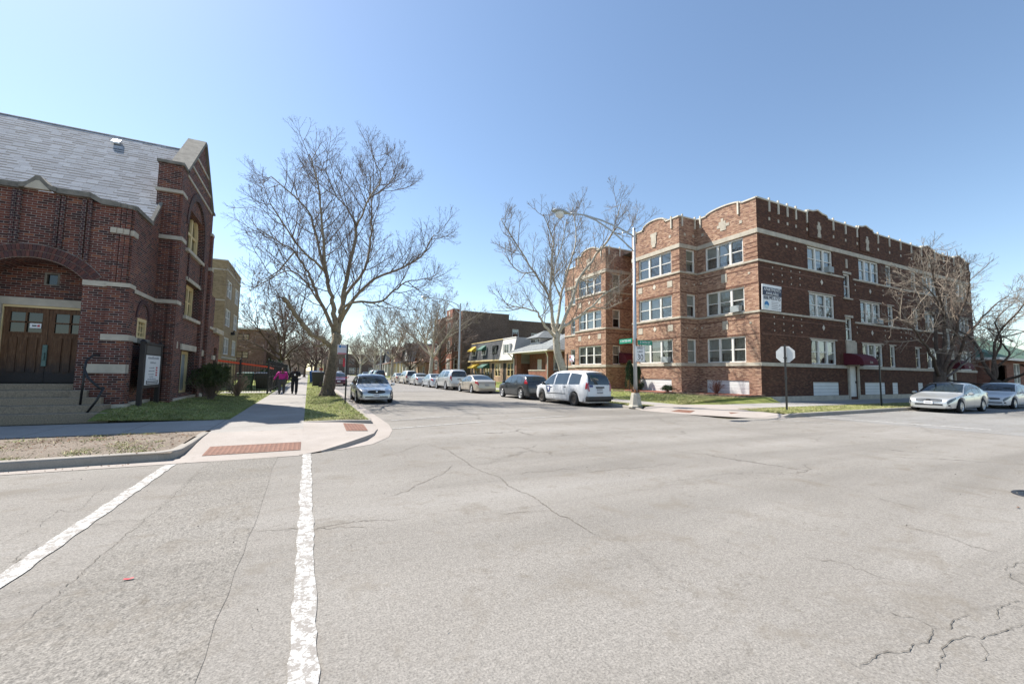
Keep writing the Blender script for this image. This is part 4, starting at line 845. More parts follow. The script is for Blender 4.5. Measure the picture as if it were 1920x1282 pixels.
hs += [(a0, z0, a1, z1) for a0, a1 in stair for z0, z1 in ((4.27, 5.88), (7.28, 9.02))]
doors = [(33.92, 35.0), (50.0, 51.05)]
hs += [(a0, .32, a1, 2.46) for a0, a1 in doors]
base = [(29.6, 32.64, .44, 1.32), (36.02, 38.94, .44, 1.32), (40.03, 40.92, .44, 1.32), (44.2, 45.08, .44, 1.32), (46.2, 48.6, .44, 1.32), (52.5, 55.15, .44, 1.32)]
hs += [(a0, z0, a1, z1) for a0, a1, z0, z1 in base]
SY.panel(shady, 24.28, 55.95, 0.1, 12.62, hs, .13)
W1, W2, W3, W4 = WW(24.28), WW(22.55), WW(22.55), WW(24.28)
W1.panel(sunny, 15.72, 20.1, 0.1, 12.6, allz(16.65, 19.43) + [(16.5, .5, 19.5, 1.36)], .13)
W2.panel(sunny, 20.1, 24.75, 0.1, 12.6, allz(20.82, 24.05) + [(20.95, .5, 24.0, 1.36)], .13)
W3.panel(sunny, 28.0, 32.5, 0.1, 12.6, allz(28.6, 31.95) + [(28.8, .5, 31.8, 1.36)], .13)
W4.panel(sunny, 32.5, 36.9, 0.1, 12.6, allz(34.2, 35.8), .13)
R1, R2 = south(20.1), south(28.0)
R1.panel(sunny, 22.55, 24.28, 0.1, 12.6, allz(23.2, 24.06), .13); R2.panel(sunny, 22.55, 29.5, 0.1, 12.6, allz(23.3, 24.15), .13)
cw = WW(29.0); cw.panel(sunny, 24.75, 28.0, 0.1, 12.6, [], .1)
north = Wall((0, 24.75, 0), (1, 0, 0), (0, 1, 0)); north.panel(sunny, 22.55, 29.0, .1, 12.6, []); Wall((0, 32.5, 0), (1, 0, 0), (0, 1, 0)).panel(sunny, 22.55, 24.28, .1, 12.6, [])
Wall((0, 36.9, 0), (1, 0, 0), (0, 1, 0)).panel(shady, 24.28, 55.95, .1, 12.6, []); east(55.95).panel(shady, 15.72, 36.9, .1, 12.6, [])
# shaped parapets
def bulge(c, hw, z0, rise, n=10): return [(c+hw*math.cos(math.pi*k/n)*-1, z0+rise*math.sin(math.pi*k/n)) for k in range(n+1)]
def para(w, mb, poly, th=.3): w.outline(mb, poly, -th, 0.0)
def coping(w, mb, line, th=.09, d0=-.36, d1=.05):
    for (a0, z0), (a1, z1) in zip(line[:-1], line[1:]):
        if abs(a1-a0) < 1e-6 and abs(z1-z0) < 1e-6: continue
        q = []
        nx, nz = -(z1-z0), (a1-a0); l = math.hypot(nx, nz); nx, nz = nx/l*th, nz/l*th
        if nz < 0: nx, nz = -nx, -nz
        for d in (d1, d0): q += [w.p(a0, z0, d), w.p(a1, z1, d), w.p(a1+nx, z1+nz, d), w.p(a0+nx, z0+nz, d)]
        mb.face(q[:4]); mb.face(q[4:][::-1]); mb.face([q[3], q[2], q[6], q[7]]); mb.face([q[0], q[4], q[5], q[1]]); mb.face([q[1], q[5], q[6], q[2]]); mb.face([q[0], q[3], q[7], q[4]])
cpm = MB()
ln1 = [(15.72, 12.6), (16.7, 12.6)] + [(18.0+1.3*math.sin(R(t)), 12.60+.24*math.cos(R(t))) for t in np.linspace(-86, 86, 13)] + [(19.5, 12.6), (20.1, 12.6)]
para(W1, sunny, [(16.7, 12.59)] + ln1[2:-2] + [(19.3, 12.59)]); coping(W1, cpm, ln1)
ar = [(22.42+1.05*math.sin(R(t)), 12.72+.33*math.cos(R(t))) for t in np.linspace(-80, 80, 13)]
ln2 = [(20.1, 12.6), (21.36, 12.6), (21.361, 12.78)] + ar + [(23.479, 12.78), (23.48, 12.6), (24.75, 12.6)]
para(W2, sunny, [(21.36, 12.59), (21.36, 12.78)] + ar + [(23.48, 12.78), (23.48, 12.59)]); coping(W2, cpm, ln2)
ar3 = [(a+7.95, z) for a, z in ar]; ln3 = [(28.0, 12.6), (29.31, 12.6), (29.311, 12.78)] + ar3 + [(31.429, 12.78), (31.43, 12.6), (32.5, 12.6)]
para(W3, sunny, [(29.31, 12.59), (29.31, 12.78)] + ar3 + [(31.43, 12.78), (31.43, 12.59)]); coping(W3, cpm, ln3)
ln4 = [(32.5, 12.6), (36.9, 12.6)]; coping(W4, cpm, ln4)
for w, a0, a1 in ((R1, 22.55, 24.28), (R2, 22.55, 29.0)): coping(w, cpm, [(a0, 12.6), (a1, 12.6)])
sl = [(24.28, 12.62)]
for g0, g1 in ((29.74, 32.02), (36.2, 38.2), (46.35, 48.35), (52.7, 54.7)):
    c_ = (g0+g1)/2; sl += [(g0, 12.62), (g0+.002, 12.82), (c_-.55, 12.86), (c_, 13.02), (c_+.55, 12.86), (g1-.002, 12.82), (g1, 12.62)]
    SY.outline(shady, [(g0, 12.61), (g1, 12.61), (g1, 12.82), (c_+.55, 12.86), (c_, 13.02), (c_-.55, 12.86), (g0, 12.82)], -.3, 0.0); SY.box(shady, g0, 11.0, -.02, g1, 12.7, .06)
    for dx, dz, z in ((.40, .26, 11.12), (.28, .30, 11.38), (.46, .28, 11.68), (.24, .24, 11.96)): SY.box(stone, c_-dx/2, z, .055, c_+dx/2, z+dz, .09)
sl += [(55.95, 12.62)]; coping(SY, cpm, sl)
cpm.build('parapet_coping', 'stone_pale', ap)
# roof deck
m = MB(); m.face([(24.4, 15.9, 12.1), (55.9, 15.9, 12.1), (55.9, 36.8, 12.1), (24.4, 36.8, 12.1)]); m.face([(22.7, 20.2, 12.1), (24.4, 20.2, 12.1), (24.4, 24.7, 12.1), (22.7, 24.7, 12.1)]); m.face([(22.7, 28.1, 12.1), (24.4, 28.1, 12.1), (24.4, 32.4, 12.1), (22.7, 32.4, 12.1)]); m.build('roof', 'roof_flat', ap)
# stone bands, parapet strips and inset ornaments
def bands(w, a0, a1, cap0=0, cap1=0):
    for z0, z1, d, mb in ((2.27, 2.48, .075, pale), (5.52, 5.64, .06, sband), (8.66, 8.78, .06, sband), (10.43, 10.71, .055, sband)):
        w.box(mb, a0-cap0*d, z0, -.02, a1+cap1*d, z1, d)
bands(SY, 24.28, 33.86, 1, 0); bands(SY, 35.06, 49.95); bands(SY, 51.1, 55.95)
for z0, z1 in ((5.52, 5.64), (8.66, 8.78), (10.43, 10.71)):
    pass
SY.box(stone, 33.86, 10.43, -.02, 35.06, 10.71, .055); SY.box(stone, 49.95, 10.43, -.02, 51.1, 10.71, .055)
bands(W1, 15.72-.0, 20.04); bands(W2, 20.1, 24.75); bands(W3, 28.0, 32.5); bands(W4, 32.5, 36.9); bands(R1, 22.55, 24.22, 1, 0); bands(R2, 22.55, 25.4, 1, 0)
def strip(w, a, z1):
    m = MB(); w.box(m, a-.05, 11.95, -.02, a+.05, z1, .07); m.build('pilaster_strip', 'stone_pale', ap)
for a in (25.54, 26.47, 27.42, 28.35, 29.58, 32.76, 34.34, 35.9, 38.93, 40.68, 42.49, 44.3, 46.1, 48.6, 50.3, 52.45, 54.95):
    strip(SY, a, 12.85); SY.box(pale, a-.08, 11.40, -.02, a+.08, 11.60, .02)
for w, l in ((W1, (16.9, 19.75)), (W2, (20.75, 24.3)), (W3, (28.6, 32.0)), (R1, (22.85, 24.1)), (R2, (22.9, 24.1))):
    for a in l: strip(w, a, 12.82)
for w, l in ((W1, (16.75, 19.6)), (W2, (20.9,)), (R1, (23.1, 23.95))):
    for a in l: w.box(stone, a-.09, 11.32, -.02, a+.09, 11.52, .02)
for dx, dz, z in ((.42, .22, 11.25), (.9, .2, 11.47), (.62, .2, 11.67), (.3, .2, 11.87)): W1.box(stone, 18.0-dx/2+(.12 if z > 11.5 else 0), z, -.02, 18.0+dx/2, z+dz, .02)
for w, c_ in ((W2, 22.42), (W3, 30.37)):
    for dx, dz, z in ((.34, .22, 11.05), (.5, .62, 11.27), (.62, .22, 11.89)): w.box(stone, c_-dx/2, z, -.02, c_+dx/2, z+dz, .045)
def diamond(w, mb, a, z, s=.2): w.outline(mb, [(a-s*.8, z), (a, z-s), (a+s*.8, z), (a, z+s)], -.02, .02)
for z in (8.02, 4.92):
    w = W2
    for w, c_ in ((W2, 22.42), (W3, 30.3)):
        for dx in (-1.45, 1.45): w.box(stone, c_+dx-.22, z-.22, -.02, c_+dx+.22, z+.22, .02)
        diamond(w, pale, c_, z+.03, .2)
    W1.box(stone, 18.02-.2, z-.28, -.02, 18.02+.2, z+.28, .02)
    for a in (16.3, 19.8): W1.box(stone, a-.06, z-.06, -.02, a+.06, z+.06, .02)
    for a in (31.05, 37.4, 47.4, 53.9): diamond(SY, pale, a, z+.05, .19)
    for k in range(4):
        for j in range(3): SY.box(pale, 25.7+k*.95+j*.0-.035, z-.5+j*.42+.05*(k % 2), -.02, 25.7+k*.95+.035, z-.40+j*.42+.05*(k % 2), .02)
    for a in (35.3, 39.3, 41.8, 42.6, 43.4, 45.5, 49.2): SY.box(pale, a-.04, z-.12, -.02, a+.04, z, .02); SY.box(pale, a-.04, z+.28, -.02, a+.04, z+.4, .02)
    for a in (23.2, 23.95): R1.box(pale, a-.05, z-.1, -.02, a+.05, z, .02)
for k in range(3): SY.box(pale, 26.2+k*.95, 9.9, -.02, 26.35+k*.95, 10.06, .02)
# raised brick panels and soldier courses
def solds(w, wins, a0, a1):
    for z0, z1 in FL[:2]:
        w.box(sold, a0+.05, z1+.05, -.02, a1-.05, z1+.13, .012); w.box(sold, a0+.05, z1+1.02, -.02, a1-.05, z1+1.09, .012)
for w, a0, a1 in ((W1, 15.72, 20.04), (W2, 20.1, 24.75), (W3, 28, 32.5), (R1, 22.6, 24.2), (R2, 22.6, 28)): solds(w, None, a0, a1)
for a0, a1 in ((24.4, 33.6), (35.2, 49.8), (51.2, 55.9)): solds(SY, None, a0, a1)
for z in (8.95, 9.25, 9.55, 9.85): W1.box(sold, 15.73, z, -.02, 16.5, z+.05, .014); W1.box(sold, 19.6, z, -.02, 20.05, z+.05, .014); W2.box(sold, 20.11, z, -.02, 20.7, z+.05, .014); W2.box(sold, 24.15, z, -.02, 24.7, z+.05, .014)
sunny.build('wall', 'apt_brick', ap); shady.build('wall', 'apt_brick_shaded', ap)
for z0, z1 in FL:
    for (a0, a1, n) in swin: SY.box(lint, a0-.12, z1, -.05, a1+.12, z1+.07, .025)
# foundation
SY.box(stone, 24.22, 0.05, -.02, 33.7, .43, .07); SY.box(stone, 35.2, .05, -.02, 49.8, .43, .07); SY.box(stone, 51.2, .05, -.02, 55.95, .43, .07)
R2.box(stone, 22.5, .05, -.02, 25.5, .40, .05)
# stair surrounds and entrances
for (a0, a1), dr in zip(stair, doors):
    for z0, z1 in ((4.27, 5.88), (7.28, 9.02)):
        SY.box(stone, a0-.14, z0-.10, -.05, a1+.14, z0, .08); SY.box(stone, a0-.1, z1, -.04, a1+.1, z1+.16, .05)
    SY.box(stone, a0-.12, 3.30, -.02, a1+.34, 4.17, .07); SY.box(pale, a0-.02, 3.45, .07, a1+.2, 3.95, .09)
    SY.box(stone, dr[0]-.16, .1, -.02, dr[0], 2.46, .09); SY.box(stone, dr[1], .1, -.02, dr[1]+.16, 2.46, .09); SY.box(stone, dr[0]-.2, 2.46, -.02, dr[1]+.2, 2.68, .11)
    SY.box(stone, (a0+a1)/2-.1, 9.45, -.02, (a0+a1)/2+.1, 10.1, .05)
pale.build('stone_diamond', 'stone_pale', ap)
for w_, a, z in ((W2, 21.35, 2.52), (W1, 17.2, 5.68), (SY, 38.3, 5.68), (SY, 31.9, 8.82)):
    m = MB(); w_.box(m, a-.3, z, -.12, a+.3, z+.40, .22); m.build('air_conditioner', 'grey_paint', ap)
for z0, z1 in FL:
    for a0, a1, n in swin: window(SY, ap, a0, z0, a1, z1, n)
    window(W1, ap, 16.65, z0, 19.43, z1, 3); window(W2, ap, 20.82, z0, 24.05, z1, 3); window(W3, ap, 28.6, z0, 31.95, z1, 3); window(W4, ap, 34.2, z0, 35.8, z1, 2)
    window(R1, ap, 23.2, z0, 24.06, z1, 1); window(R2, ap, 23.3, z0, 24.15, z1, 1)
for a0, a1 in stair:
    for z0, z1 in ((4.27, 5.88), (7.28, 9.02)): window(SY, ap, a0, z0, a1, z1, 1, blind=0)
for dr in doors:
    d = MB(); SY.box(d, dr[0], .32, -.13, dr[1], 2.46, -.07); SY.box(d, dr[0]+.15, .5, -.07, dr[1]-.15, 1.3, -.055); SY.box(d, dr[0]+.15, 1.45, -.07, dr[1]-.15, 2.3, -.055); do = d.build('door', 'white_paint', ap)
    p = MB(); SY.box(p, dr[1]-.12, 1.25, -.07, dr[1]-.08, 1.4, -.02); p.build('handle', 'black_iron', do)
for w, lst in ((SY, [(a0, z0, a1, z1) for a0, a1, z0, z1 in base]), (W1, [(16.5, .5, 19.5, 1.36)]), (W2, [(20.95, .5, 24.0, 1.36)]), (W3, [(28.8, .5, 31.8, 1.36)])):
    for a0, z0, a1, z1 in lst: p = MB(); w.box(p, a0, z0, -.12, a1, z1, -.04); p.build('basement_panel', 'white_panel', ap)
p = MB(); cw.box(p, 25.4, .4, -.02, 27.6, 2.5, .05); p.build('court_entrance', 'cream_paint', ap)
# burgundy waterfall awnings
def awning(w, a0, a1, z0, z1, dep, txt, mat='burgundy'):
    n = 10; rows = []
    prof = [(dep*math.sin(R(90*k/n)), z0+.16+(z1-z0-.16)*math.cos(R(90*k/n))) for k in range(n+1)] + [(dep, z0)]
    m = MB(); m.grid([[w.p(a0, z, d), w.p(a1, z, d)] for d, z in prof])
    for a in (a0, a1): m.face([w.p(a, z0, 0)] + [w.p(a, z, d) for d, z in prof])
    o = m.build('awning', mat, ap)
    text_mesh(txt, 'awning_number', 'stone_pale', o, plane_mat(w.p((a0+a1)/2, z0+.17, dep+.012), tuple(w.U if w.U.cross(ZA).dot(w.N) > 0 else -w.U), (0, 0, 1)), .20)
awning(SY, 33.35, 35.35, 2.52, 3.34, 1.15, '2358'); awning(SY, 49.5, 51.5, 2.52, 3.34, 1.15, '2364')
EN = R2
m = MB(); EN.box(m, 24.75, .3, -.02, 24.95, 2.5, .10); EN.box(m, 25.95, .3, -.02, 26.15, 2.5, .10); EN.box(m, 24.75, 2.5, -.02, 26.15, 2.66, .12); EN.box(m, 24.95, .3, -.02, 25.95, 2.5, .03); m.build('court_portal', 'cream_paint', ap)
awning(EN, 23.95, 26.3, 2.62, 3.52, 1.0, '7350')
# letting sign
sg = thing('letting_sign', 'white and navy sign with a phone number hung on the shaded brick wall', 'sign', (25.3, 15.6, 6.4))
lean = lambda z: .09+(.035*(z-5.65))
m = MB(); q = [(24.36, 5.66), (26.24, 5.66), (26.28, 7.22), (24.34, 7.22)]
m.hexa([SY.p(*q[0], .13), SY.p(*q[1], .12), SY.p(*q[1], .085), SY.p(*q[0], .09), SY.p(*q[3], .19), SY.p(*q[2], .16), SY.p(*q[2], .13), SY.p(*q[3], .15)]); m.build('board', 'sign_white', sg)
nrm = Vector((1, .0, 0)); upv = Vector((0, -.03, 1))
m = MB(); m.face([SY.p(24.355, 6.55, .172), SY.p(26.262, 6.55, .150), SY.p(26.274, 7.05, .170), SY.p(24.345, 7.05, .195)]); m.build('header_band', 'navy', sg)
text_mesh('APARTMENTS', 'lettering', 'sign_white', sg, plane_mat(SY.p(25.31, 6.91, .182), nrm, upv), .26, sx=1.03, depth=.01)
text_mesh('AVAILABLE', 'lettering', 'sign_white', sg, plane_mat(SY.p(25.31, 6.68, .176), nrm, upv), .25, sx=1.03, depth=.01)
text_mesh('888.993.1715', 'lettering', 'navy', sg, plane_mat(SY.p(25.31, 6.40, .162), nrm, upv), .31, depth=.01)
m = MB(); mp = plane_mat(SY.p(24.78, 5.98, .148), nrm, upv)
m.lathe([(0, 0), (.23, 0)], 28, mp); m.build('round_emblem', m_plain('pale_blue_print', (0.50, 0.66, 0.72), .5, var=0), sg)
m = MB(); pl = [(0.215*math.cos(R(a)), 0.215*math.sin(R(a))) for a in range(-8, 190, 9)] + [(-.10, -.02), (0.02, .03), (0.12, -.05)]; m.face([tuple(mp @ Vector((x, y, .004))) for x, y in pl]); m.build('round_emblem', 'logo_blue', sg)
m = MB()
for k in range(5): m.face([SY.p(25.25, 6.16-k*.105, .150), SY.p(25.95-(k % 2)*.08, 6.16-k*.105, .148), SY.p(25.95-(k % 2)*.08, 6.19-k*.105, .149), SY.p(25.25, 6.19-k*.105, .151)])
for z in (6.05, 5.80): m.face([SY.p(26.04, z-.06, .142), SY.p(26.12, z-.06, .142), SY.p(26.12, z+.04, .146), SY.p(26.04, z+.04, .146)])
m.build('small_print', 'ink_grey', sg)

# ------------------------------------------------------------------ generic block with windows
def block(name, label, cat, x0, y0, x1, y1, z1, brick, z0=0.1, wins=(), roofm='roof_flat', coping_m='stone', brick2=None, par=.0, frame='white_paint', group=None):
    """wins: list of (side 's'/'w'/'e', a0, z0, a1, z1, n)"""
    t = thing(name, label, cat, ((x0+x1)/2, (y0+y1)/2, z0), group=group)
    ws = {'s': south(y0), 'w': WW(x0), 'e': east(x1)}
    rng = {'s': (x0, x1), 'w': (y0, y1), 'e': (y0, y1)}
    for k in 'swe':
        m = MB(); ws[k].panel(m, *rng[k], z0, z1, [w[1:5] for w in wins if w[0] == k], .1); m.build('wall', (brick2 or brick) if k == 's' else brick, t)
    m = MB(); Wall((0, y1, 0), (1, 0, 0), (0, 1, 0)).panel(m, x0, x1, z0, z1, []); m.build('wall', brick, t)
    m = MB(); m.face([(x0, y0, z1-.25), (x1, y0, z1-.25), (x1, y1, z1-.25), (x0, y1, z1-.25)]); m.build('roof', roofm, t)
    if coping_m:
        m = MB(); m.box(x0-.06, y0-.06, z1, x1+.06, y0+.3, z1+.1); m.box(x0-.06, y1-.3, z1, x1+.06, y1+.06, z1+.1); m.box(x0-.06, y0+.3, z1, x0+.3, y1-.3, z1+.1); m.box(x1-.3, y0+.3, z1, x1+.06, y1-.3, z1+.1); m.build('parapet_coping', coping_m, t)
    for w in wins: window(ws[w[0]], t, *w[1:5], w[5], .09, frame)
    return t, ws
# yellow brick flats beyond the church
yw = []
for z0, z1 in ((2.9, 4.36), (5.33, 6.80), (7.80, 9.28)): yw += [('e', 41.85, z0, 44.4, z1, 2), ('e', 46.05, z0, 48.35, z1, 2)]
yb, yws = block('yellow_brick_building', 'three-storey yellow brick building with flat roof beyond the church', 'building', -21, 41.2, -6.5, 48.9, 10.65, 'yellow_brick', wins=yw)
m = MB(); yws['e'].box(m, 41.2, 2.55, -.02, 48.9, 2.68, .05); yws['s'].box(m, -21, 7.3, -.02, -6.5, 7.4, .03); yws['s'].box(m, -21, 9.85, -.02, -6.44, 9.95, .04); yws['e'].box(m, 41.2, 9.9, -.02, 48.9, 10.02, .05); m.build('stone_band', 'stone', yb)
m = MB(); m.box(-6.5, 45.0, 4.75, -6.2, 45.3, 4.98); m.tube([(-6.35, 45.1, 4.98), (-6.2, 45.1, 5.15)], .05, 6); m.build('wall_lamp', 'black_iron', yb)
# red brick block with deep eaves
rw2 = [('s', -9.9, 2.95+d, -8.3, 3.95+d, 2) for d in (.4, 3.1)] + [('s', -13.6, 2.95+d, -12.0, 3.95+d, 2) for d in (.4, 3.1)]
rb, rws = block('red_brick_building', 'two-storey red brick building with overhanging flat roof behind the yellow one', 'building', -24, 74, -6.2, 90, 7.7, 'brown_brick', wins=rw2, coping_m=None, frame='inner_dark')
m = MB(); m.box(-24.5, 73.4, 7.7, -5.1, 90.5, 7.95); m.build('roof_slab', 'white_paint', rb)
m = MB(); m.box(-6.2, 78, .1, -4.9, 86, 6.9); m.build('stair_bay', 'common_brick', rb); m = MB(); m.box(-6.2, 77.7, 6.9, -4.4, 86.3, 7.1); m.build('bay_roof', 'inner_dark', rb)
lowb, _ = block('brick_building', 'low grey flat-roofed building farther along the left pavement', 'building', -22, 96, -5.5, 112, 5.2, 'common_brick', wins=[('s', -10, 2.0, -8.4, 3.6, 2), ('s', -14, 2.0, -12.4, 3.6, 2)])
# bungalow next to the flats
bg_ = thing('bungalow', 'low brick bungalow with a grey hipped roof, dormer and open front porch', 'bungalow', (27, 43, 0.1))
BX, B0, B1 = 23.3, 38.3, 47.4
m = MB(); bw_ = WW(25.5); bw_.panel(m, 38.6, 46.9, .1, 4.3, [(40.1, 2.1, 42.0, 3.85), (43.85, .95, 44.95, 3.45)], .12); bs = south(38.6); bs.panel(m, 25.5, 38, .1, 4.3, [], .1); Wall((0, 46.9, 0), (1, 0, 0), (0, 1, 0)).panel(m, 25.5, 38, .1, 4.3, []); 
for y in (38.55, 46.2): m.box(BX, y, .1, BX+.62, y+.65, 4.15)
m.box(BX+.05, 39.2, .1, BX+.35, 43.2, 1.95); m.box(BX+.05, 44.6, .1, BX+.35, 46.2, 1.1)
m.build('wall', 'red_brick', bg_)
m = MB(); m.box(BX, 39.2, 1.95, BX+.4, 43.2, 2.07); m.box(25.38, 40.0, 1.98, 25.55, 42.1, 2.1); m.build('porch_rail', 'stone', bg_)
m = MB(); m.box(BX+.4, 38.6, .6, 25.5, 46.8, .75); m.build('porch_floor', 'old_conc', bg_)
ev, rk_ = 4.25, 7.0
A_, B_, C_, D_ = (BX-.7, B0-.6, ev), (BX-.7, B1+.5, ev), (39, B1+.5, ev), (39, B0-.6, ev); P_, Q_ = (29.5, 42.8, rk_), (35, 42.8, rk_)
m = MB(); m.face([B_, A_, P_]); m.face([A_, D_, Q_, P_]); m.face([C_, B_, P_, Q_]); m.face([D_, C_, Q_]); ro = m.build('roof', 'shingle_grey', bg_)
m = MB(); m.box(BX-.7, B0-.6, ev-.16, 39, B1+.5, ev-.03); m.build('eaves', 'white_paint', bg_)
m = MB(); m.box(25.3, 44.0, 5.0, 28.5, 46.3, 6.0); dm = m.build('dormer', 'white_paint', bg_)
m = MB(); dw = WW(25.3)
for k in range(4): dw.quad(m, 44.12+k*.54, 5.5, 44.54+k*.54, 5.9, .012)
m.build('pane', 'glass_dark', dm)
m = MB(); a, b, c, d = (24.7, 43.5, 6.02), (24.7, 46.8, 6.02), (29, 46.8, 6.02), (29, 43.5, 6.02); p = (26.6, 45.15, 7.05); q = (28.8, 45.15, 7.05); m.face([b, a, p]); m.face([a, d, q, p]); m.face([c, b, p, q]); m.face([d, c, b, a]); m.build('roof', 'shingle_grey', dm)
m = MB(); m.tube([(BX-.65, 38.2, 4.15), (BX-.4, 38.4, 3.9), (BX-.05, 38.7, 3.5), (BX-.05, 38.7, .3)], .06, 6); m.tube([(BX-.65, 47.5, 4.15), (BX-.3, 47.2, 3.7), (BX-.05, 46.9, 3.4), (BX-.05, 46.9, .3)], .06, 6); m.build('downpipe', 'white_paint', bg_)
window(bw_, bg_, 40.1, 2.1, 42.0, 3.85, 2, .1)
m = MB(); bw_.box(m, 43.9, .95, -.1, 44.9, 3.4, -.02); m.build('door', 'white_paint', bg_)
# row of four houses with a mansard storey
def rowhouse(y0, y1, mans, label, aw=None, aw2=None, win_up=None, first=False):
    t = thing('row_house', label, 'row house', ((23.5+33)/2, (y0+y1)/2, .1), group='row houses with a mansard upper floor')
    w = WW(23.9); m = MB(); yc = (y0+y1)/2
    w.panel(m, y0, y1, .1, 3.45, [(yc-1.5, 1.2, yc+.5, 3.0), (y1-1.3, .6, y1-.35, 3.0)], .1); m.box(23.9, y0, 3.4, 33, y1, 3.44)
    m.build('wall', 'tan_brick', t)
    m = MB(); m.face([(23.45, y1-.02, 3.5), (23.45, y0+.02, 3.5), (24.05, y0+.02, 6.3), (24.05, y1-.02, 6.3)]); m.face([(23.45, y0+.02, 3.5), (33, y0+.02, 3.5), (33, y0+.02, 6.3), (24.05, y0+.02, 6.3)]) if not first else None
    m.build('mansard', mans, t)
    if first:
        m = MB(); m.face([(23.46, y0, 3.5), (33, y0, 3.5), (33, y0, 6.32), (24.06, y0, 6.32)]); m.face([(23.9, y0, 2.9), (33, y0, 2.9), (33, y0, 3.5), (23.9, y0, 3.5)]); m.build('side_wall', 'siding_grey', t); m = MB(); m.face([(23.9, y0, .1), (33, y0, .1), (33, y0, 2.9), (23.9, y0, 2.9)]); m.build('side_wall', 'red_brick', t)  # upper side is the white siding, its shade put in as grey colour
    m = MB(); m.face([(24.05, y0, 6.3), (33, y0, 6.3), (33, y1, 6.3), (24.05, y1, 6.3)]); m.build('roof', 'roof_flat', t)
    m = MB(); m.box(23.4, y0, 3.36, 23.95, y1, 3.52); m.box(23.98, y0, 6.28, 24.3, y1, 6.40); m.build('eaves', 'cream_paint' if not first else 'white_paint', t)
    window(w, t, yc-1.5, 1.2, yc+.5, 3.0, 2, .08, 'cream_paint'); m = MB(); w.box(m, y1-1.3, .6, -.1, y1-.35, 3.0, -.04); m.build('door', 'inner_dark', t)
    u = WW(23.6); f = MB(); u.box(f, yc-.75, 4.3, -.3, yc+.75, 5.55, .03); fo = f.build('window', 'white_paint' if not aw2 == 'dark' else 'inner_dark', t); f = MB()
    for k in range(2): u.quad(f, yc-.66+k*.7, 4.4, yc-.04+k*.7, 5.45, .036)
    f.build('pane', 'glass_dark', fo)
    if first:
        f = Parts('shutter', 'siding_grey', t); u.box(f, yc-1.15, 4.3, -.2, yc-.78, 5.55, .045); u.box(f, yc+.78, 4.3, -.2, yc+1.15, 5.55, .045)
    if aw:
        for (zz, dp, hw) in ((5.6, .75, .9), (2.95, 1.1, 1.15)):
            f = MB(); b = 23.62 if zz > 4 else 23.9; cy = yc if zz > 4 else yc-.5
            f.grid([[(b, cy-hw, zz+.15), (b, cy+hw, zz+.15)], [(b-dp, cy-hw, zz-.45), (b-dp, cy+hw, zz-.45)], [(b-dp, cy-hw, zz-.62), (b-dp, cy+hw, zz-.62)]])
            for s in (-hw, hw): f.face([(b, cy+s, zz+.15), (b-dp, cy+s, zz-.45), (b-dp, cy+s, zz-.62), (b, cy+s, zz-.62)])
            f.build('awning', aw, t)
    return t
rowhouse(47.8, 51.9, 'siding_white', 'white sided row house at the near end of the terrace', first=True)
rowhouse(51.9, 55.9, 'shingle_char', 'charcoal shingled row house without any awnings', aw2='dark')
rowhouse(55.9, 59.9, 'shingle_char', 'charcoal shingled row house with green awnings', aw='green_can')
rowhouse(59.9, 64.2, 'shingle_char', 'charcoal shingled row house with yellow awnings', aw='yellow_can')
# big brick flats with a blank side wall
bw2 = []
for z0 in (2.4, 5.6, 8.8):
    bw2 += [('w', a, z0, a+1.2, z0+1.9, 1) for a in (68.6, 70.8, 74.0, 77.0, 79.2)]
bbw = [('s', 24.4, 8.6, 25.2, 10.2, 1), ('s', 24.4, 5.6, 25.2, 7.2, 1), ('s', 25.5+.6, 8.6, 26.9, 10.2, 1), ('s', 26.1, 5.6, 26.9, 7.2, 1)]
bb, bws = block('brick_apartments', 'tall brick apartment block with a blank side wall behind the row houses', 'apartment building', 23.6, 68, 32.6, 82, 12.3, 'red_brick', wins=[w for w in bw2 if w[1] > 69.5], brick2='common_brick')
m = MB(); m.box(22.2, 69.2, .1, 23.6, 72.6, 11.9); m.box(22.2, 76.8, .1, 23.6, 80.6, 11.9); m.box(22.2, 69.2, 11.9, 23.6, 72.6, 12.8); m.build('bay', 'red_brick', bb)
b2 = WW(22.2)
for z0 in (2.2, 5.4, 8.6): window(b2, bb, 70.1, z0, 71.8, z0+1.8, 2, -.06); window(b2, bb, 77.8, z0, 79.6, z0+1.8, 2, -.06)
s2 = south(69.2)
for z0 in (2.2, 5.4, 8.6): window(s2, bb, 22.6, z0, 23.3, z0+1.8, 1, -.06)
m = MB(); b2.box(m, 69.1, 5.0, -.02, 72.7, 5.15, .05); b2.box(m, 69.1, 8.2, -.02, 72.7, 8.35, .05); b2.box(m, 69.1, 11.0, -.02, 72.7, 11.2, .05); b2.box(m, 70.6, 11.6, -.02, 71.2, 12.5, .04); m.build('stone_band', 'stone', bb)
b3, _ = block('brick_apartments', 'lower brown brick block with small white windows adjoining the blank wall', 'apartment building', 32.6, 68.6, 58, 82, 11.4, 'common_brick', wins=[('s', 33.6, 8.1, 34.9, 9.8, 1), ('s', 37.6, 7.6, 38.9, 9.3, 1), ('s', 42.0, 7.6, 43.3, 9.3, 1)])
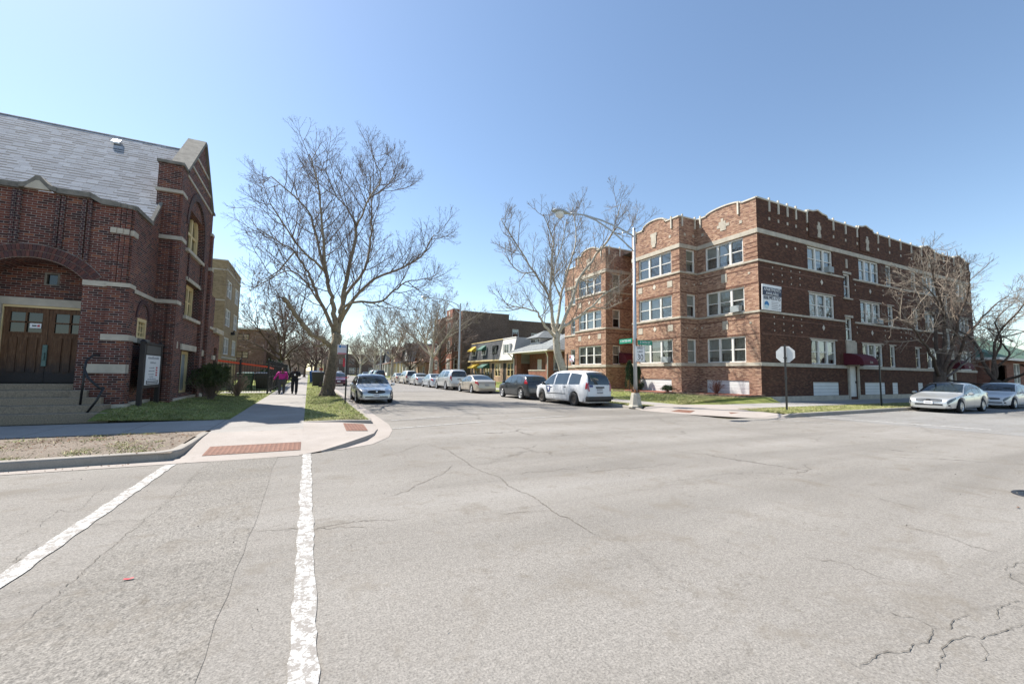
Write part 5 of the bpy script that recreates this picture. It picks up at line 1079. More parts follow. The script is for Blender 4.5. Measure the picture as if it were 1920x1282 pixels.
# gabled houses farther along
def gable_house(label, y0, y1, x0, zw, zp, roofm, wallm, porch=True):
    t = thing('gabled_house', label, 'house', (x0+5, (y0+y1)/2, .1), group='gabled houses farther along the street'); yc = (y0+y1)/2
    m = MB(); w = WW(x0); w.panel(m, y0, y1, .1, zw, [(y0+1, 1.2, y0+2.4, 2.8), (y1-2.4, .8, y1-1.3, 2.9)], .1); m.face([(x0, y1, zw), (x0, y0, zw), (x0, yc, zp-.15)]); m.face([(x0, y0, .1), (x0+11, y0, .1), (x0+11, y0, zw), (x0, y0, zw)]); m.face([(x0+11, y1, .1), (x0, y1, .1), (x0, y1, zw), (x0+11, y1, zw)]); m.build('wall', wallm, t)
    m = MB()
    for s, ya in ((1, y0-.4), (-1, y1+.4)):
        q = [(x0-.5, ya, zw-.3), (x0+11, ya, zw-.3), (x0+11, yc, zp), (x0-.5, yc, zp)]; m.face(q if s > 0 else q[::-1]); m.face([(p[0], p[1], p[2]-.12) for p in (q[::-1] if s > 0 else q)])
    m.build('roof', roofm, t)
    window(w, t, y0+1, 1.2, y0+2.4, 2.8, 1, .06); m = MB(); w.box(m, y1-2.4, .8, -.08, y1-1.3, 2.9, -.02); m.build('door', 'rust', t)
    m = MB(); w.box(m, yc-.6, zw+.2, -.05, yc+.6, zw+1.5, .04); fo = m.build('window', 'white_paint', t); m = MB(); w.quad(m, yc-.5, zw+.3, yc+.5, zw+1.4, .045); m.build('pane', 'glass_dark', fo)
    if porch:
        m = MB(); m.hexa([(x0-2.4, y0, zw-.7), (x0, y0, zw-.1), (x0, y1, zw-.1), (x0-2.4, y1, zw-.7), (x0-2.4, y0, zw-.55), (x0, y0, zw+.05), (x0, y1, zw+.05), (x0-2.4, y1, zw-.55)]); m.build('porch_roof', roofm, t)
        m = MB()
        for y in (y0+.15, yc, y1-.15): m.box(x0-2.35, y-.12, .1, x0-2.1, y+.12, zw-.65)
        m.box(x0-2.3, y0, .7, x0-2.2, y1, 1.4); m.build('porch_post', 'white_paint', t)
gable_house('brown roofed house beside the tall brick apartments', 84, 92, 21.5, 4.0, 7.3, 'shingle_brown', 'tan_brick')
gable_house('white gabled house with a grey roof and porch', 96, 105, 21, 4.3, 8.6, 'shingle_char', 'siding_white')
gable_house('cream gabled house with a brown roof and white porch', 110, 118, 20.5, 4.3, 8.4, 'shingle_brown', 'cream_paint')
gable_house('farthest gabled house partly hidden by the white sycamores', 122, 130, 20.5, 4.2, 8.2, 'shingle_char', 'siding_grey')
# end of the street
block('shop_building', 'long low brick shop building closing the far end of the street', 'building', 6, 200, 60, 225, 9.3, 'common_brick', wins=[('s', 8+k*4.2, 5.0, 10+k*4.2, 7.2, 1) for k in range(12)] + [('s', 8+k*8.4, .6, 12+k*8.4, 3.2, 2) for k in range(6)])
block('shop_building', 'pale low shop building at the far left end of the street', 'building', -30, 190, -1, 215, 6.0, 'tan_brick', wins=[('s', -24+k*5, 1.0, -21+k*5, 3.4, 2) for k in range(4)])
block('corner_shop', 'small cream building at the far crossing', 'building', 2.0, 196, 6.0, 204, 4.6, 'cream_paint', wins=[('s', 3, 1, 5, 3, 2)])
# bungalow and garage wall beyond the flats
rg_ = thing('bungalow', 'red brick bungalow with a green roof at the right edge of the picture', 'bungalow', (62, 18, 0.1))
m = MB(); wS = south(15.2); wS.panel(m, 57.2, 76, .1, 3.75, [(63.3, 1.3, 65.1, 3.3), (58.2, .6, 61.4, 3.1)], .12); WW(57.2).panel(m, 15.2, 28, .1, 3.75, []); m.build('wall', 'red_brick', rg_)
window(wS, rg_, 63.3, 1.3, 65.1, 3.3, 2, .08, grid=(2, 2)); m = MB(); wS.quad(m, 57.3, .1, 76, 3.74, -1.3); m.build('porch_inside', 'inner_dark', rg_)
m = MB(); m.face([(56.6, 14.4, 3.7), (77, 14.4, 3.7), (73, 21, 7.2), (60.5, 21, 7.2)]); m.face([(56.6, 28.4, 3.7), (56.6, 14.4, 3.7), (60.5, 21, 7.2)]); m.face([(77, 28.4, 3.7), (56.6, 28.4, 3.7), (60.5, 21, 7.2), (73, 21, 7.2)]); m.build('roof', 'shingle_green', rg_)
m = MB(); m.box(56.6, 14.38, 3.5, 77, 14.5, 3.72); m.box(56.55, 14.4, 3.5, 56.68, 28.4, 3.72); m.build('gutter', 'white_paint', rg_)
m = MB()
for k in range(9): m.tube([(58.3+k*.36, 15.0, .6), (58.5+k*.36, 15.0, 1.3)], .03, 4); m.tube([(58.5+k*.36, 15.0, .6), (58.3+k*.36, 15.0, 1.3)], .03, 4)
m.box(58.2, 14.97, 1.3, 61.4, 15.03, 1.38); m.build('porch_railing', 'white_paint', rg_)
gt = thing('garage', 'small brick garage with a white roller door between the flats and the green roofed bungalow', 'garage', (56.6, 17, .1))
m = MB(); gs = south(16.4); gs.panel(m, 56.0, 57.15, .1, 3.6, [], .1); gs.box(m, 56, 3.6, -6, 57.15, 3.62, 0); m.build('wall', 'red_brick', gt)
m = MB(); gs.box(m, 56.05, .15, -.02, 57.1, 2.3, .05); m.build('roller_door', 'siding_grey', gt); m = MB(); gs.box(m, 55.98, 3.6, -.1, 57.17, 3.75, .1); m.build('gutter', 'white_paint', gt)

# ================================================================== VEHICLES
P = {}
def paint(name, *a, **k):
    if name not in P: P[name] = m_paint('paint_' + name, *a, **k)
    return P[name]
SEDAN = dict(L=4.9, W=1.84, wb=2.78, fx=0.95, r=.325, prof=[(0, .40), (.004, .58), (.02, .66), (.05, .71), (.12, .78), (.22, .86), (.275, .91), (.36, 1.20), (.41, 1.35), (.46, 1.42), (.55, 1.45), (.63, 1.43), (.70, 1.36), (.80, 1.15), (.865, 1.03), (.90, 1.02), (.955, .99), (.975, .93), (.99, .80), (.995, .62), (1.0, .45)],
    zb=(.80, .95), win=[(.30, .50), (.515, .665), (.675, .735)], ws=(.285, .435), rwx=(.685, .845))
HATCH = dict(L=4.4, W=1.76, wb=2.63, fx=0.86, r=.335, prof=[(0, .45), (.004, .66), (.02, .76), (.06, .84), (.14, .92), (.22, .99), (.26, 1.04), (.33, 1.30), (.38, 1.44), (.44, 1.51), (.56, 1.54), (.72, 1.52), (.84, 1.47), (.885, 1.42), (.935, 1.20), (.962, 1.04), (.985, .92), (.995, .68), (1.0, .45)],
    zb=(.92, 1.06), win=[(.285, .48), (.495, .66), (.675, .80)], ws=(.27, .405), rwx=(.88, .95))
VAN = dict(L=5.05, W=1.83, wb=3.07, fx=0.92, r=.335, prof=[(0, .45), (.004, .70), (.02, .82), (.06, .92), (.13, 1.02), (.19, 1.10), (.215, 1.14), (.29, 1.45), (.335, 1.63), (.38, 1.72), (.46, 1.78), (.65, 1.80), (.82, 1.78), (.90, 1.72), (.945, 1.62), (.968, 1.40), (.982, 1.15), (.988, .95), (.994, .75), (1.0, .45)],
    zb=(.96, 1.06), win=[(.235, .42), (.445, .675), (.70, .88)], ws=(.225, .36), rwz=(1.09, 1.69))
SUV = dict(L=5.13, W=1.98, wb=2.95, fx=1.0, r=.39, prof=[(0, .55), (.003, .85), (.01, 1.0), (.05, 1.08), (.14, 1.13), (.23, 1.18), (.25, 1.20), (.325, 1.58), (.36, 1.76), (.40, 1.85), (.5, 1.88), (.75, 1.89), (.88, 1.87), (.94, 1.82), (.965, 1.70), (.98, 1.40), (.99, 1.15), (.993, .9), (.997, .75), (1.0, .55)],
    zb=(1.08, 1.18), win=[(.275, .435), (.455, .62), (.645, .88)], ws=(.26, .375), rwz=(1.22, 1.72))

def smooth_profile(pr, n):
    p = np.array(pr, float); d = np.r_[0, np.cumsum(np.hypot(np.diff(p[:, 0])*4.9, np.diff(p[:, 1])))]
    s = np.linspace(0, d[-1], n); x = np.interp(s, d, p[:, 0]); z = np.interp(s, d, p[:, 1])
    for _ in range(3):
        x[1:-1] = .25*x[:-2]+.5*x[1:-1]+.25*x[2:]; z[1:-1] = .25*z[:-2]+.5*z[1:-1]+.25*z[2:]
    return x, z
WH = {}
def wheel_meshes(r, style):
    k = (r, style)
    if k in WH: return WH[k]
    w = .21; t = MB(); rr = r*.66
    t.lathe([(rr, -w*.42), (r*.90, -w*.5), (r*.975, -w*.40), (r, -w*.22), (r, w*.22), (r*.975, w*.40), (r*.90, w*.5), (rr, w*.42), (rr*.97, w*.30)], 30, Matrix.Rotation(R(90), 4, 'X'))
    m = MB(); mt = Matrix.Rotation(R(-90), 4, 'X')
    m.cur = 1; m.lathe([(0, w*.18), (rr, w*.20)], 24, mt); m.cur = 0
    m.lathe([(rr*.88, w*.36), (rr*.98, w*.44), (rr*1.02, w*.40)], 30, mt)
    if style == 'steel':
        m.lathe([(0, w*.30), (rr*.35, w*.32), (rr*.42, w*.26), (rr*.75, w*.30), (rr*.88, w*.36)], 24, mt)
        for q in range(8):
            a = q*math.pi/4; c = mt @ Vector((rr*.62*math.cos(a), rr*.62*math.sin(a), w*.29)); m.cur = 1; m.lathe([(0, .012), (rr*.10, .012)], 8, Matrix.Translation(c) @ mt); m.cur = 0
    else:
        ns = {'five': 5, 'multi': 10, 'six': 6}[style]; wd = {'five': .20, 'multi': .095, 'six': .16}[style]
        m.lathe([(0, w*.40), (rr*.20, w*.42), (rr*.24, w*.34)], 16, mt)
        for q in range(ns):
            a = 2*math.pi*q/ns; rot = mt @ Matrix.Rotation(a, 4, 'Z'); y0, y1 = wd*rr*.9, wd*rr*1.25
            m.hexa([tuple(rot @ Vector(p)) for p in ((rr*.15, -y0, w*.25), (rr*.92, -y1, w*.22), (rr*.92, y1, w*.22), (rr*.15, y0, w*.25), (rr*.15, -y0, w*.41), (rr*.92, -y1, w*.37), (rr*.92, y1, w*.37), (rr*.15, y0, w*.41))])
    a = t.build('wheel', 'rubber', None, smooth=True, uv=False); b = m.build('rim', ['plastic_black' if style == 'steel' else 'alloy', 'plastic_black'], None, uv=False)
    if style == 'steel': b.data.materials[0] = M['steel_rim']
    WH[k] = (a.data, b.data); bpy.data.objects.remove(a); bpy.data.objects.remove(b); return WH[k]
M['steel_rim'] = m_plain('rusty_steel_rim', (0.045, 0.036, 0.030), 0.7, metal=.2, var=.6, scale=14)

def car(name, label, x, y, heading, spec, pm, style='five', group=None, cat='car', plate=True, trim=None, extras=None, lite=False, wins='glass_car', z=0.0):
    """heading: world angle of the nose (0 = +X, 90 = +Y). local +x is the nose"""
    S = spec; L, W, r = S['L'], S['W'], S['r']; N = 96
    root = thing(name, label, cat, (x, y, z), R(heading), group)
    u, zt = smooth_profile(S['prof'], N); X = L/2 - u*L
    hw = np.interp(u, [0, .004, .02, .06, .14, .28, .72, .88, .95, .985, 1.0], [.62, .72, .80, .885, .955, 1.0, 1.0, .965, .92, .84, .74])*W/2
    zbelt = np.interp(u, [0, .1, .9, 1.0], [S['zb'][0]-.12, S['zb'][0]-.02, S['zb'][1], S['zb'][1]]); zb = np.minimum(zbelt, zt-.035)
    xf = L/2-S['fx']; xr = xf-S['wb']; sill = .20 if S is not SUV else .30; ra = r+.055
    zlow = np.full(N, sill); zlow[u < .03] = sill+.02
    for xc in (xf, xr):
        d = np.abs(X-xc); k = d < ra; zlow[k] = np.maximum(zlow[k], r+np.sqrt(np.maximum(ra**2-d[k]**2, 0)))
    zlow = np.minimum(zlow, zb-.06); zlow = np.where(u > .975, np.maximum(zlow, .30 + (u-.975)*3), zlow)
    h = np.maximum(zt-zb, 0)
    def sect(i):
        w, a, b, t, hh = hw[i], zlow[i], zb[i], zt[i], h[i]; q = b-a
        e = w*.965-.36*hh-.02*(hh < .15)
        return [(0, a+.0), (w*.84, a), (w*.95, a+.06*q+.01), (w*.995, a+.40*q), (w, a+.62*q), (w*.965, b), (w*.965-.16*hh, b+.5*hh), (e, b+.90*hh), (e*.90, b+.985*hh), (e*.5, t+.012*(hh > .3)+.006), (0, t+.02*(hh > .3)+.008)]
    secs = [sect(i) for i in range(N)]; T = len(secs[0])-1
    A = np.array([[(X[i], s[0], s[1]) for s in sc] for i, sc in enumerate(secs)])   # N x 11 x 3
    def surf(fi, ft, side):
        fi = min(max(fi, 0), N-1.001); ft = min(max(ft, 0), T-1e-3); i, j = int(fi), int(ft); a, b = fi-i, ft-j
        p = (1-a)*((1-b)*A[i, j]+b*A[i, j+1]) + a*((1-b)*A[i+1, j]+b*A[i+1, j+1]); return Vector((p[0], p[1]*side, p[2]))
    def nrm(fi, ft, side):
        du = surf(fi+.4, ft, side)-surf(fi-.4, ft, side); dv = surf(fi, ft+.06, side)-surf(fi, ft-.06, side); n = du.cross(dv); n = n.normalized() if n.length > 1e-9 else Vector((0, 0, 1))
        c = surf(fi, ft, side)-Vector((0, 0, .6)); return n if n.dot(Vector((c.x*.25, c.y, c.z))) > 0 else -n
    def at(uu): return float(np.interp(uu, u, np.arange(N)))
    def at_z_rear(zz):
        k = np.where((u > .8))[0]; return float(np.interp(-zz, -zt[k], k.astype(float)))
    m = MB(); rows = []
    for i in range(N): rows.append([(p[0], p[1], p[2]) for p in A[i]] + [(p[0], -p[1], p[2]) for p in A[i][::-1]])
    m.grid(rows); m.face(rows[0][::-1]); m.face(rows[-1]); body = m.build('body', pm, root, smooth=True, local=True, uv=False, weld=True)
    es = body.modifiers.new('split', 'EDGE_SPLIT'); es.split_angle = R(48)
    def patch(mb, f0, f1, t0, t1, side, off=.006, nu=8, nv=4, t0b=None, t1b=None):
        rr = []
        for a in range(nu+1):
            fi = f0+(f1-f0)*a/nu; k = a/nu; ta = t0+(t0b-t0)*k if t0b is not None else t0; tb = t1+(t1b-t1)*k if t1b is not None else t1; row = []
            for b in range(nv+1):
                ft = ta+(tb-ta)*b/nv; row.append(tuple(surf(fi, ft, side)+nrm(fi, ft, side)*off))
            rr.append(row if side > 0 else row[::-1])
        mb.grid(rr)
    def mk(mb, nm, mat, par=root, sm=True): return mb.build(nm, mat, par, smooth=sm, local=True, uv=False)
    # glazing
    g = MB()
    for sd in (1, -1): patch(g, at(S['ws'][0])+1, at(S['ws'][1]), 7.35, T, sd, .007, 10, 5)
    mk(g, 'windscreen', wins)
    rz0, rz1 = (at(S['rwx'][0]), at(S['rwx'][1])) if 'rwx' in S else (at_z_rear(S['rwz'][1]), at_z_rear(S['rwz'][0]))
    g = MB()
    for sd in (1, -1): patch(g, rz0, rz1, 7.45, T, sd, .008, 8, 5)
    mk(g, 'rear_window', wins)
    for sd in (1, -1):
        for k, (a, b) in enumerate(S['win']):
            g = MB(); f0, f1 = at(a), at(b)
            last = k == len(S['win'])-1
            patch(g, f0, f1, 5.14, 6.86, sd, .006, 10, 4, t0b=5.14, t1b=(6.7 if last else 6.86)); mk(g, 'side_window', wins)
    # seams and handles
    if not lite:
        s = MB()
        for sd in (1, -1):
            ed = [S['win'][0][0]+.005, (S['win'][0][1]+S['win'][1][0])/2, (S['win'][1][1]+S['win'][2][0])/2]
            for k, a in enumerate(ed):
                fi = at(a); 
                patch(s, fi-.06, fi+.06, 2.1, 5.05, sd, .004, 1, 8)
            fa, fb = at(ed[0]), at(ed[2]); patch(s, fa, fb, 2.15, 2.2, sd, .004, 10, 1)
        mk(s, 'door_seam', 'plastic_black')
        for sd in (1, -1):
            for a in ((S['win'][0][1]-.035), (S['win'][1][1]-.03)):
                p = surf(at(a), 4.72, sd); hb = MB(); hb.box(p.x-.09, p.y-.012, p.z-.014, p.x+.09, p.y+.018*sd if sd > 0 else p.y-.03, p.z+.014); mk(hb, 'door_handle', (pm if extras != 'mail' else 'plastic_black'))
    # mirrors
    for sd in (1, -1):
        p = surf(at(S['win'][0][0]+.035), 5.2, sd); mm = MB()
        mm.tube([p, p+Vector((.0, .10*sd, .03))], .025, 6); c = p+Vector((.01, .17*sd, .07)); q = []
        for dx, sc_ in ((-.07, .9), (.02, 1.0), (.08, .6)): q.append([(c.x+dx, c.y+sc_*.11*math.cos(a), c.z+sc_*.075*math.sin(a)) for a in np.linspace(0, 2*math.pi, 11)])
        mm.grid(q); mm.face(q[0][:-1]); mm.face(q[-1][:-1][::-1]); mk(mm, 'wing_mirror', pm if extras not in ('mail', 'dark') else 'plastic_black')
    # lamps
    front = S['prof'][2][1]
    for sd in (1, -1):
        g = MB(); patch(g, at(.006), at(.105 if S is SEDAN else .06), 4.05, 5.6, sd, .010, 8, 4, t0b=4.75, t1b=5.35); mk(g, 'headlight', 'lamp_clear')
        g = MB()
        if S is SEDAN: patch(g, at(.962), at(.992), 4.35, 6.6, sd, .011, 7, 4); patch(g, at(.905), at(.975), 4.4, 5.2, sd, .010, 5, 3)
        elif S is HATCH: patch(g, at(.895), at(.962), 4.75, 6.5, sd, .012, 8, 4)
        else:
            z0, z1 = (.78, 1.22) if S is VAN else (.86, 1.30)
            patch(g, at_z_rear(z1), at_z_rear(z0), 5.05, 7.6, sd, .012, 6, 4); f0, f1 = at(.965 if S is VAN else .97), at(.987)
            patch(g, f0, f1, 4.45, 5.95, sd, .012, 4, 4)
        mk(g, 'tail_light', 'lamp_red')
    # bumpers, grille, plates
    b = MB(); yb = hw[1]*.8
    if S is SEDAN and extras in ('maxima', 'buick', 'aura', None, 'beige'):
        gz, gh, gw = {'maxima': (.60, .075, .48), 'buick': (.60, .085, .43), 'aura': (.58, .05, .55)}.get(extras, (.58, .05, .45))
        xg = float(np.interp(-gz, -zt[:12], X[:12])) if False else L/2+.004
        pts = [(gw*math.cos(a)*(1 if extras == 'buick' else (1 if abs(math.cos(a)) < .8 else 1.0)), gz+gh*math.copysign(abs(math.sin(a))**(.8 if extras == 'buick' else .35), math.sin(a))) for a in np.linspace(0, 2*math.pi, 25)[:-1]]
        b.prism(pts, lambda yy, zz: (xg+.006-yy*yy*.10-max(0, zz-.55)*.25, yy, zz), lambda yy, zz: (xg-.10-yy*yy*.10, yy, zz)); mk(b, 'grille', 'grille_grey' if extras == 'maxima' else 'plastic_black', sm=False)
        if extras == 'maxima':
            e = MB(); e.lathe([(.045, 0), (.06, .008), (.075, 0)], 20, Matrix.Translation((xg+.008, 0, gz)) @ Matrix.Rotation(R(90), 4, 'Y')); e.box(xg+.002, -.085, gz-.012, xg+.02, .085, gz+.012); mk(e, 'emblem', 'plastic_black')
        if extras == 'buick':
            e = MB(); e.lathe([(0, .01), (.05, .01), (.055, 0)], 18, Matrix.Translation((xg+.004, 0, gz)) @ Matrix.Rotation(R(90), 4, 'Y')); mk(e, 'emblem', 'chrome')
        if extras == 'aura':
            e = MB(); e.box(xg-.12, -.5, gz+.005, xg+.008, .5, gz+.03); mk(e, 'grille_bar', 'chrome', sm=False)
        e = MB(); lo = {'maxima': (.36, .43, .50), 'buick': (.34, .38, .55), 'aura': (.34, .39, .62)}.get(extras, (.33, .39, .5)); e.box(L/2-.12, -lo[2], lo[0], L/2+.012, lo[2], lo[1]); mk(e, 'lower_intake', 'plastic_black', sm=False)
        for sd in (1, -1):
            e = MB(); e.box(L/2-.20, sd*.64-.10, .335, L/2-.045, sd*.64+.10, .40); mk(e, 'fog_light', 'plastic_black', sm=False)
        if plate:
            e = MB(); pz_ = .36 if extras == 'buick' else .42; e.box(L/2-.02, -.16, pz_, L/2+.024, .16, pz_+.14); pl = mk(e, 'licence_plate', 'sign_white', sm=False); e = MB(); e.box(L/2+.024, -.11, pz_+.045, L/2+.026, .11, pz_+.095); mk(e, 'plate_number', 'ink_grey', pl, False)
    e = MB(); zr_ = .78 if S is not SEDAN else .74
    if S is SEDAN: e.box(-L/2-.006, -.16, .60, -L/2+.08, .16, .73)
    elif S is HATCH: e.box(-L/2+.0, -.16, .78, -L/2+.12, .16, .92)
    else: e.box(-L/2+.02, -.17, .80 if S is VAN else .95, -L/2+.10, .17, .93 if S is VAN else 1.08)
    mk(e, 'licence_plate', 'sign_white' if extras == 'x' else 'ink_grey', sm=False)
    if S in (VAN, SUV, HATCH) or True:
        e = MB(); zb0 = {id(SEDAN): .30, id(HATCH): .34, id(VAN): .36, id(SUV): .50}[id(S)]; ws_ = W*.40; e.hexa([(-L/2+.04, -ws_, zb0-.1), (-L/2+.35, -ws_-.09, zb0-.1), (-L/2+.35, ws_+.09, zb0-.1), (-L/2+.04, ws_, zb0-.1), (-L/2-.03, -ws_, zb0+.10), (-L/2+.3, -ws_-.10, zb0+.1), (-L/2+.3, ws_+.10, zb0+.1), (-L/2-.03, ws_, zb0+.10)])
        mk(e, 'bumper', 'plastic_black' if S in (VAN, HATCH) else pm, sm=False)
    e = MB(); e.box(xr+.2, -W*.38, .17, xf-.2, W*.38, .30); e.box(-L/2+.25, -W*.36, .22, xr-.2, W*.36, .32); e.box(xf+.2, -W*.34, .20, L/2-.15, W*.34, .30)
    for xc in (xf, xr): e.box(xc-ra, -W*.5+.24, r*.55, xc+ra, W*.5-.24, r+ra*.95)
    mk(e, 'underbody', 'plastic_black', sm=False)
    td, rd = wheel_meshes(r, style)
    for xc in (xf, xr):
        for sd in (1, -1):
            w = bpy.data.objects.new('wheel', td); C.objects.link(w); w.parent = root; w.location = (xc, sd*(W/2-.115), r); w.rotation_euler = (0, rp.uniform(0, 1), 0 if sd > 0 else math.pi)
            q = bpy.data.objects.new('rim', rd); C.objects.link(q); q.parent = w
    if S in (SUV,) or extras == 'rack':
        for sd in (1, -1):
            e = MB(); zz = float(np.max(zt)); e.tube([(-L*.38, sd*W*.33, zz-.02), (-L*.36, sd*W*.33, zz+.05), (L*.08, sd*W*.33, zz+.05), (L*.11, sd*W*.33, zz-.02)], .02, 6); mk(e, 'roof_rail', 'plastic_black')
    if extras == 'mail':
        e = MB(); patch(e, at(.30), at(.66), 3.25, 3.42, 1, .012, 8, 1); patch(e, at(.30), at(.66), 3.25, 3.42, -1, .012, 8, 1); mk(e, 'side_moulding', 'plastic_black')
        p = surf(at(.335), 4.45, 1)
        for nm, mat_, poly, off in (('eagle_emblem', 'logo_navy', [(-.17, -.16), (.15, -.16), (.19, .16), (-.13, .16)], .016), ('eagle_emblem', 'sign_white', [(-.10, .09), (.02, .12), (.15, .06), (.05, .04), (.10, -.02), (.0, -.03), (.12, -.09), (-.02, -.06), (-.12, -.12), (-.05, .0)], .019)):
            e = MB(); e.face([(p.x-a, p.y+off, p.z-.02+b) for a, b in poly][::-1]); e.face([(p.x-a, p.y+off-.003, p.z-.02+b) for a, b in poly]); mk(e, nm, mat_, sm=False)
        xe = -L/2+.062
        e = MB(); e.box(xe-.02, .42, .98, xe+.03, .62, 1.08); mk(e, 'eagle_emblem', 'logo_navy', sm=False)
        e = MB(); e.box(xe-.025, -.05, .98, xe+.03, .38, 1.04) if False else e.box(xe-.02, -.30, .93, xe+.03, .22, 1.0); mk(e, 'tailgate_handle', 'plastic_black', sm=False)
        text_mesh('7261068', 'fleet_number', 'ink_grey', root, plane_mat((-L/2+.012, 0, .70), (0, -1, 0), (0, 0, 1)), .11, depth=.02, local=True)
        e = MB(); e.box(-L/2-.06, -.78, .36, -L/2+.15, .78, .52); mk(e, 'rear_step', 'plastic_black', sm=False)
    return root
M['logo_navy'] = m_plain('emblem_navy', (0.01, 0.035, 0.17), .4, var=0)
silver = m_paint('paint_silver', (0.52, 0.53, 0.53), .6, .30); silver2 = m_paint('paint_pale_silver', (0.58, 0.59, 0.58), .55, .30); white = m_paint('paint_white', (0.64, 0.64, 0.63), 0.0, .3)
white_d = m_paint('paint_dusty_white', (0.60, 0.61, 0.62), 0.0, .35, dirt=.22); beige = m_paint('paint_champagne', (0.50, 0.45, 0.37), .45, .32); charcoal = m_paint('paint_charcoal', (0.055, 0.062, 0.068), .5, .3)
bluesil = m_paint('paint_ice_blue', (0.52, 0.57, 0.62), .5, .3); black = m_paint('paint_black', (0.012, 0.012, 0.013), .2, .25); maroon = m_paint('paint_maroon', (0.12, 0.018, 0.03), .4, .3); cream = m_paint('paint_cream', (0.60, 0.57, 0.50), .3, .32)
G1 = 'cars parked along the right kerb'
car('parked_van', 'white delivery minivan with a blue eagle emblem, nearest of the parked row', 13.05, 19.25, 91.5, VAN, white_d, 'steel', G1, 'van', extras='mail')
car('parked_car', 'charcoal hatchback parked between the white minivan and a champagne sedan', 12.82, 24.55, 91, HATCH, charcoal, 'five', G1, extras='dark')
car('parked_car', 'champagne sedan parked just behind a big silver sport utility', 12.62, 32.6, 90.5, SEDAN, beige, 'multi', G1, extras='beige')
car('parked_suv', 'big silver sport utility vehicle with dark rear window and roof rails', 12.45, 38.9, 90, SUV, silver2, 'six', G1, 'suv')
car('parked_car', 'ice blue sedan parked in front of the big silver sport utility', 12.4, 44.7, 90, SEDAN, bluesil, 'multi', G1, lite=True)
car('parked_car', 'pale silver sedan between the ice blue sedan and a cream minivan', 12.4, 51.4, 90, SEDAN, silver2, 'multi', G1, lite=True)
car('parked_van', 'cream minivan with a dark rear window farther up the parked row', 12.4, 57.8, 90, VAN, cream, 'multi', G1, 'van', lite=True)
car('parked_car', 'light gold sedan beyond the cream minivan in the parked row', 12.4, 64.0, 90, SEDAN, beige, 'multi', G1, lite=True)
car('parked_suv', 'black sport utility seen above the roof of the near silver sedan', 12.3, 84, 90, SUV, black, 'six', G1, 'suv', lite=True)
car('parked_suv', 'grey sport utility with a wide dark rear window, far up the parked row', 12.3, 91, 90, SUV, silver, 'six', G1, 'suv', lite=True)
car('parked_car', 'dark sedan at the far end of the parked row', 12.3, 104, 90, SEDAN, charcoal, 'multi', G1, lite=True)
car('parked_car', 'rounded silver sedan facing the camera beside the left kerb', 3.12, 24.0, -90.5, SEDAN, silver, 'multi', extras='buick')
car('parked_car', 'maroon sedan facing the camera behind the big left tree', 3.0, 51, -90, SEDAN, maroon, 'multi', lite=True)
car('distant_car', 'small white car far down the middle of the street', 6.0, 108, -90, SEDAN, white, 'multi', lite=True)
car('distant_car', 'tiny pale car parked at the far crossing by the shops', 9.4, 150, 90, HATCH, white, 'multi', lite=True)
G2 = 'cars parked beside the flats on the cross street'
car('parked_car', 'silver sedan with a chrome grille parked in front of the shaded flats', 29.75, 9.42, 181, SEDAN, silver2, 'multi', G2, extras='maxima')
car('parked_car', 'white sedan with a slim dark grille behind the silver one, cut by the picture edge', 37.1, 9.5, 181, SEDAN, white, 'multi', G2, extras='aura')

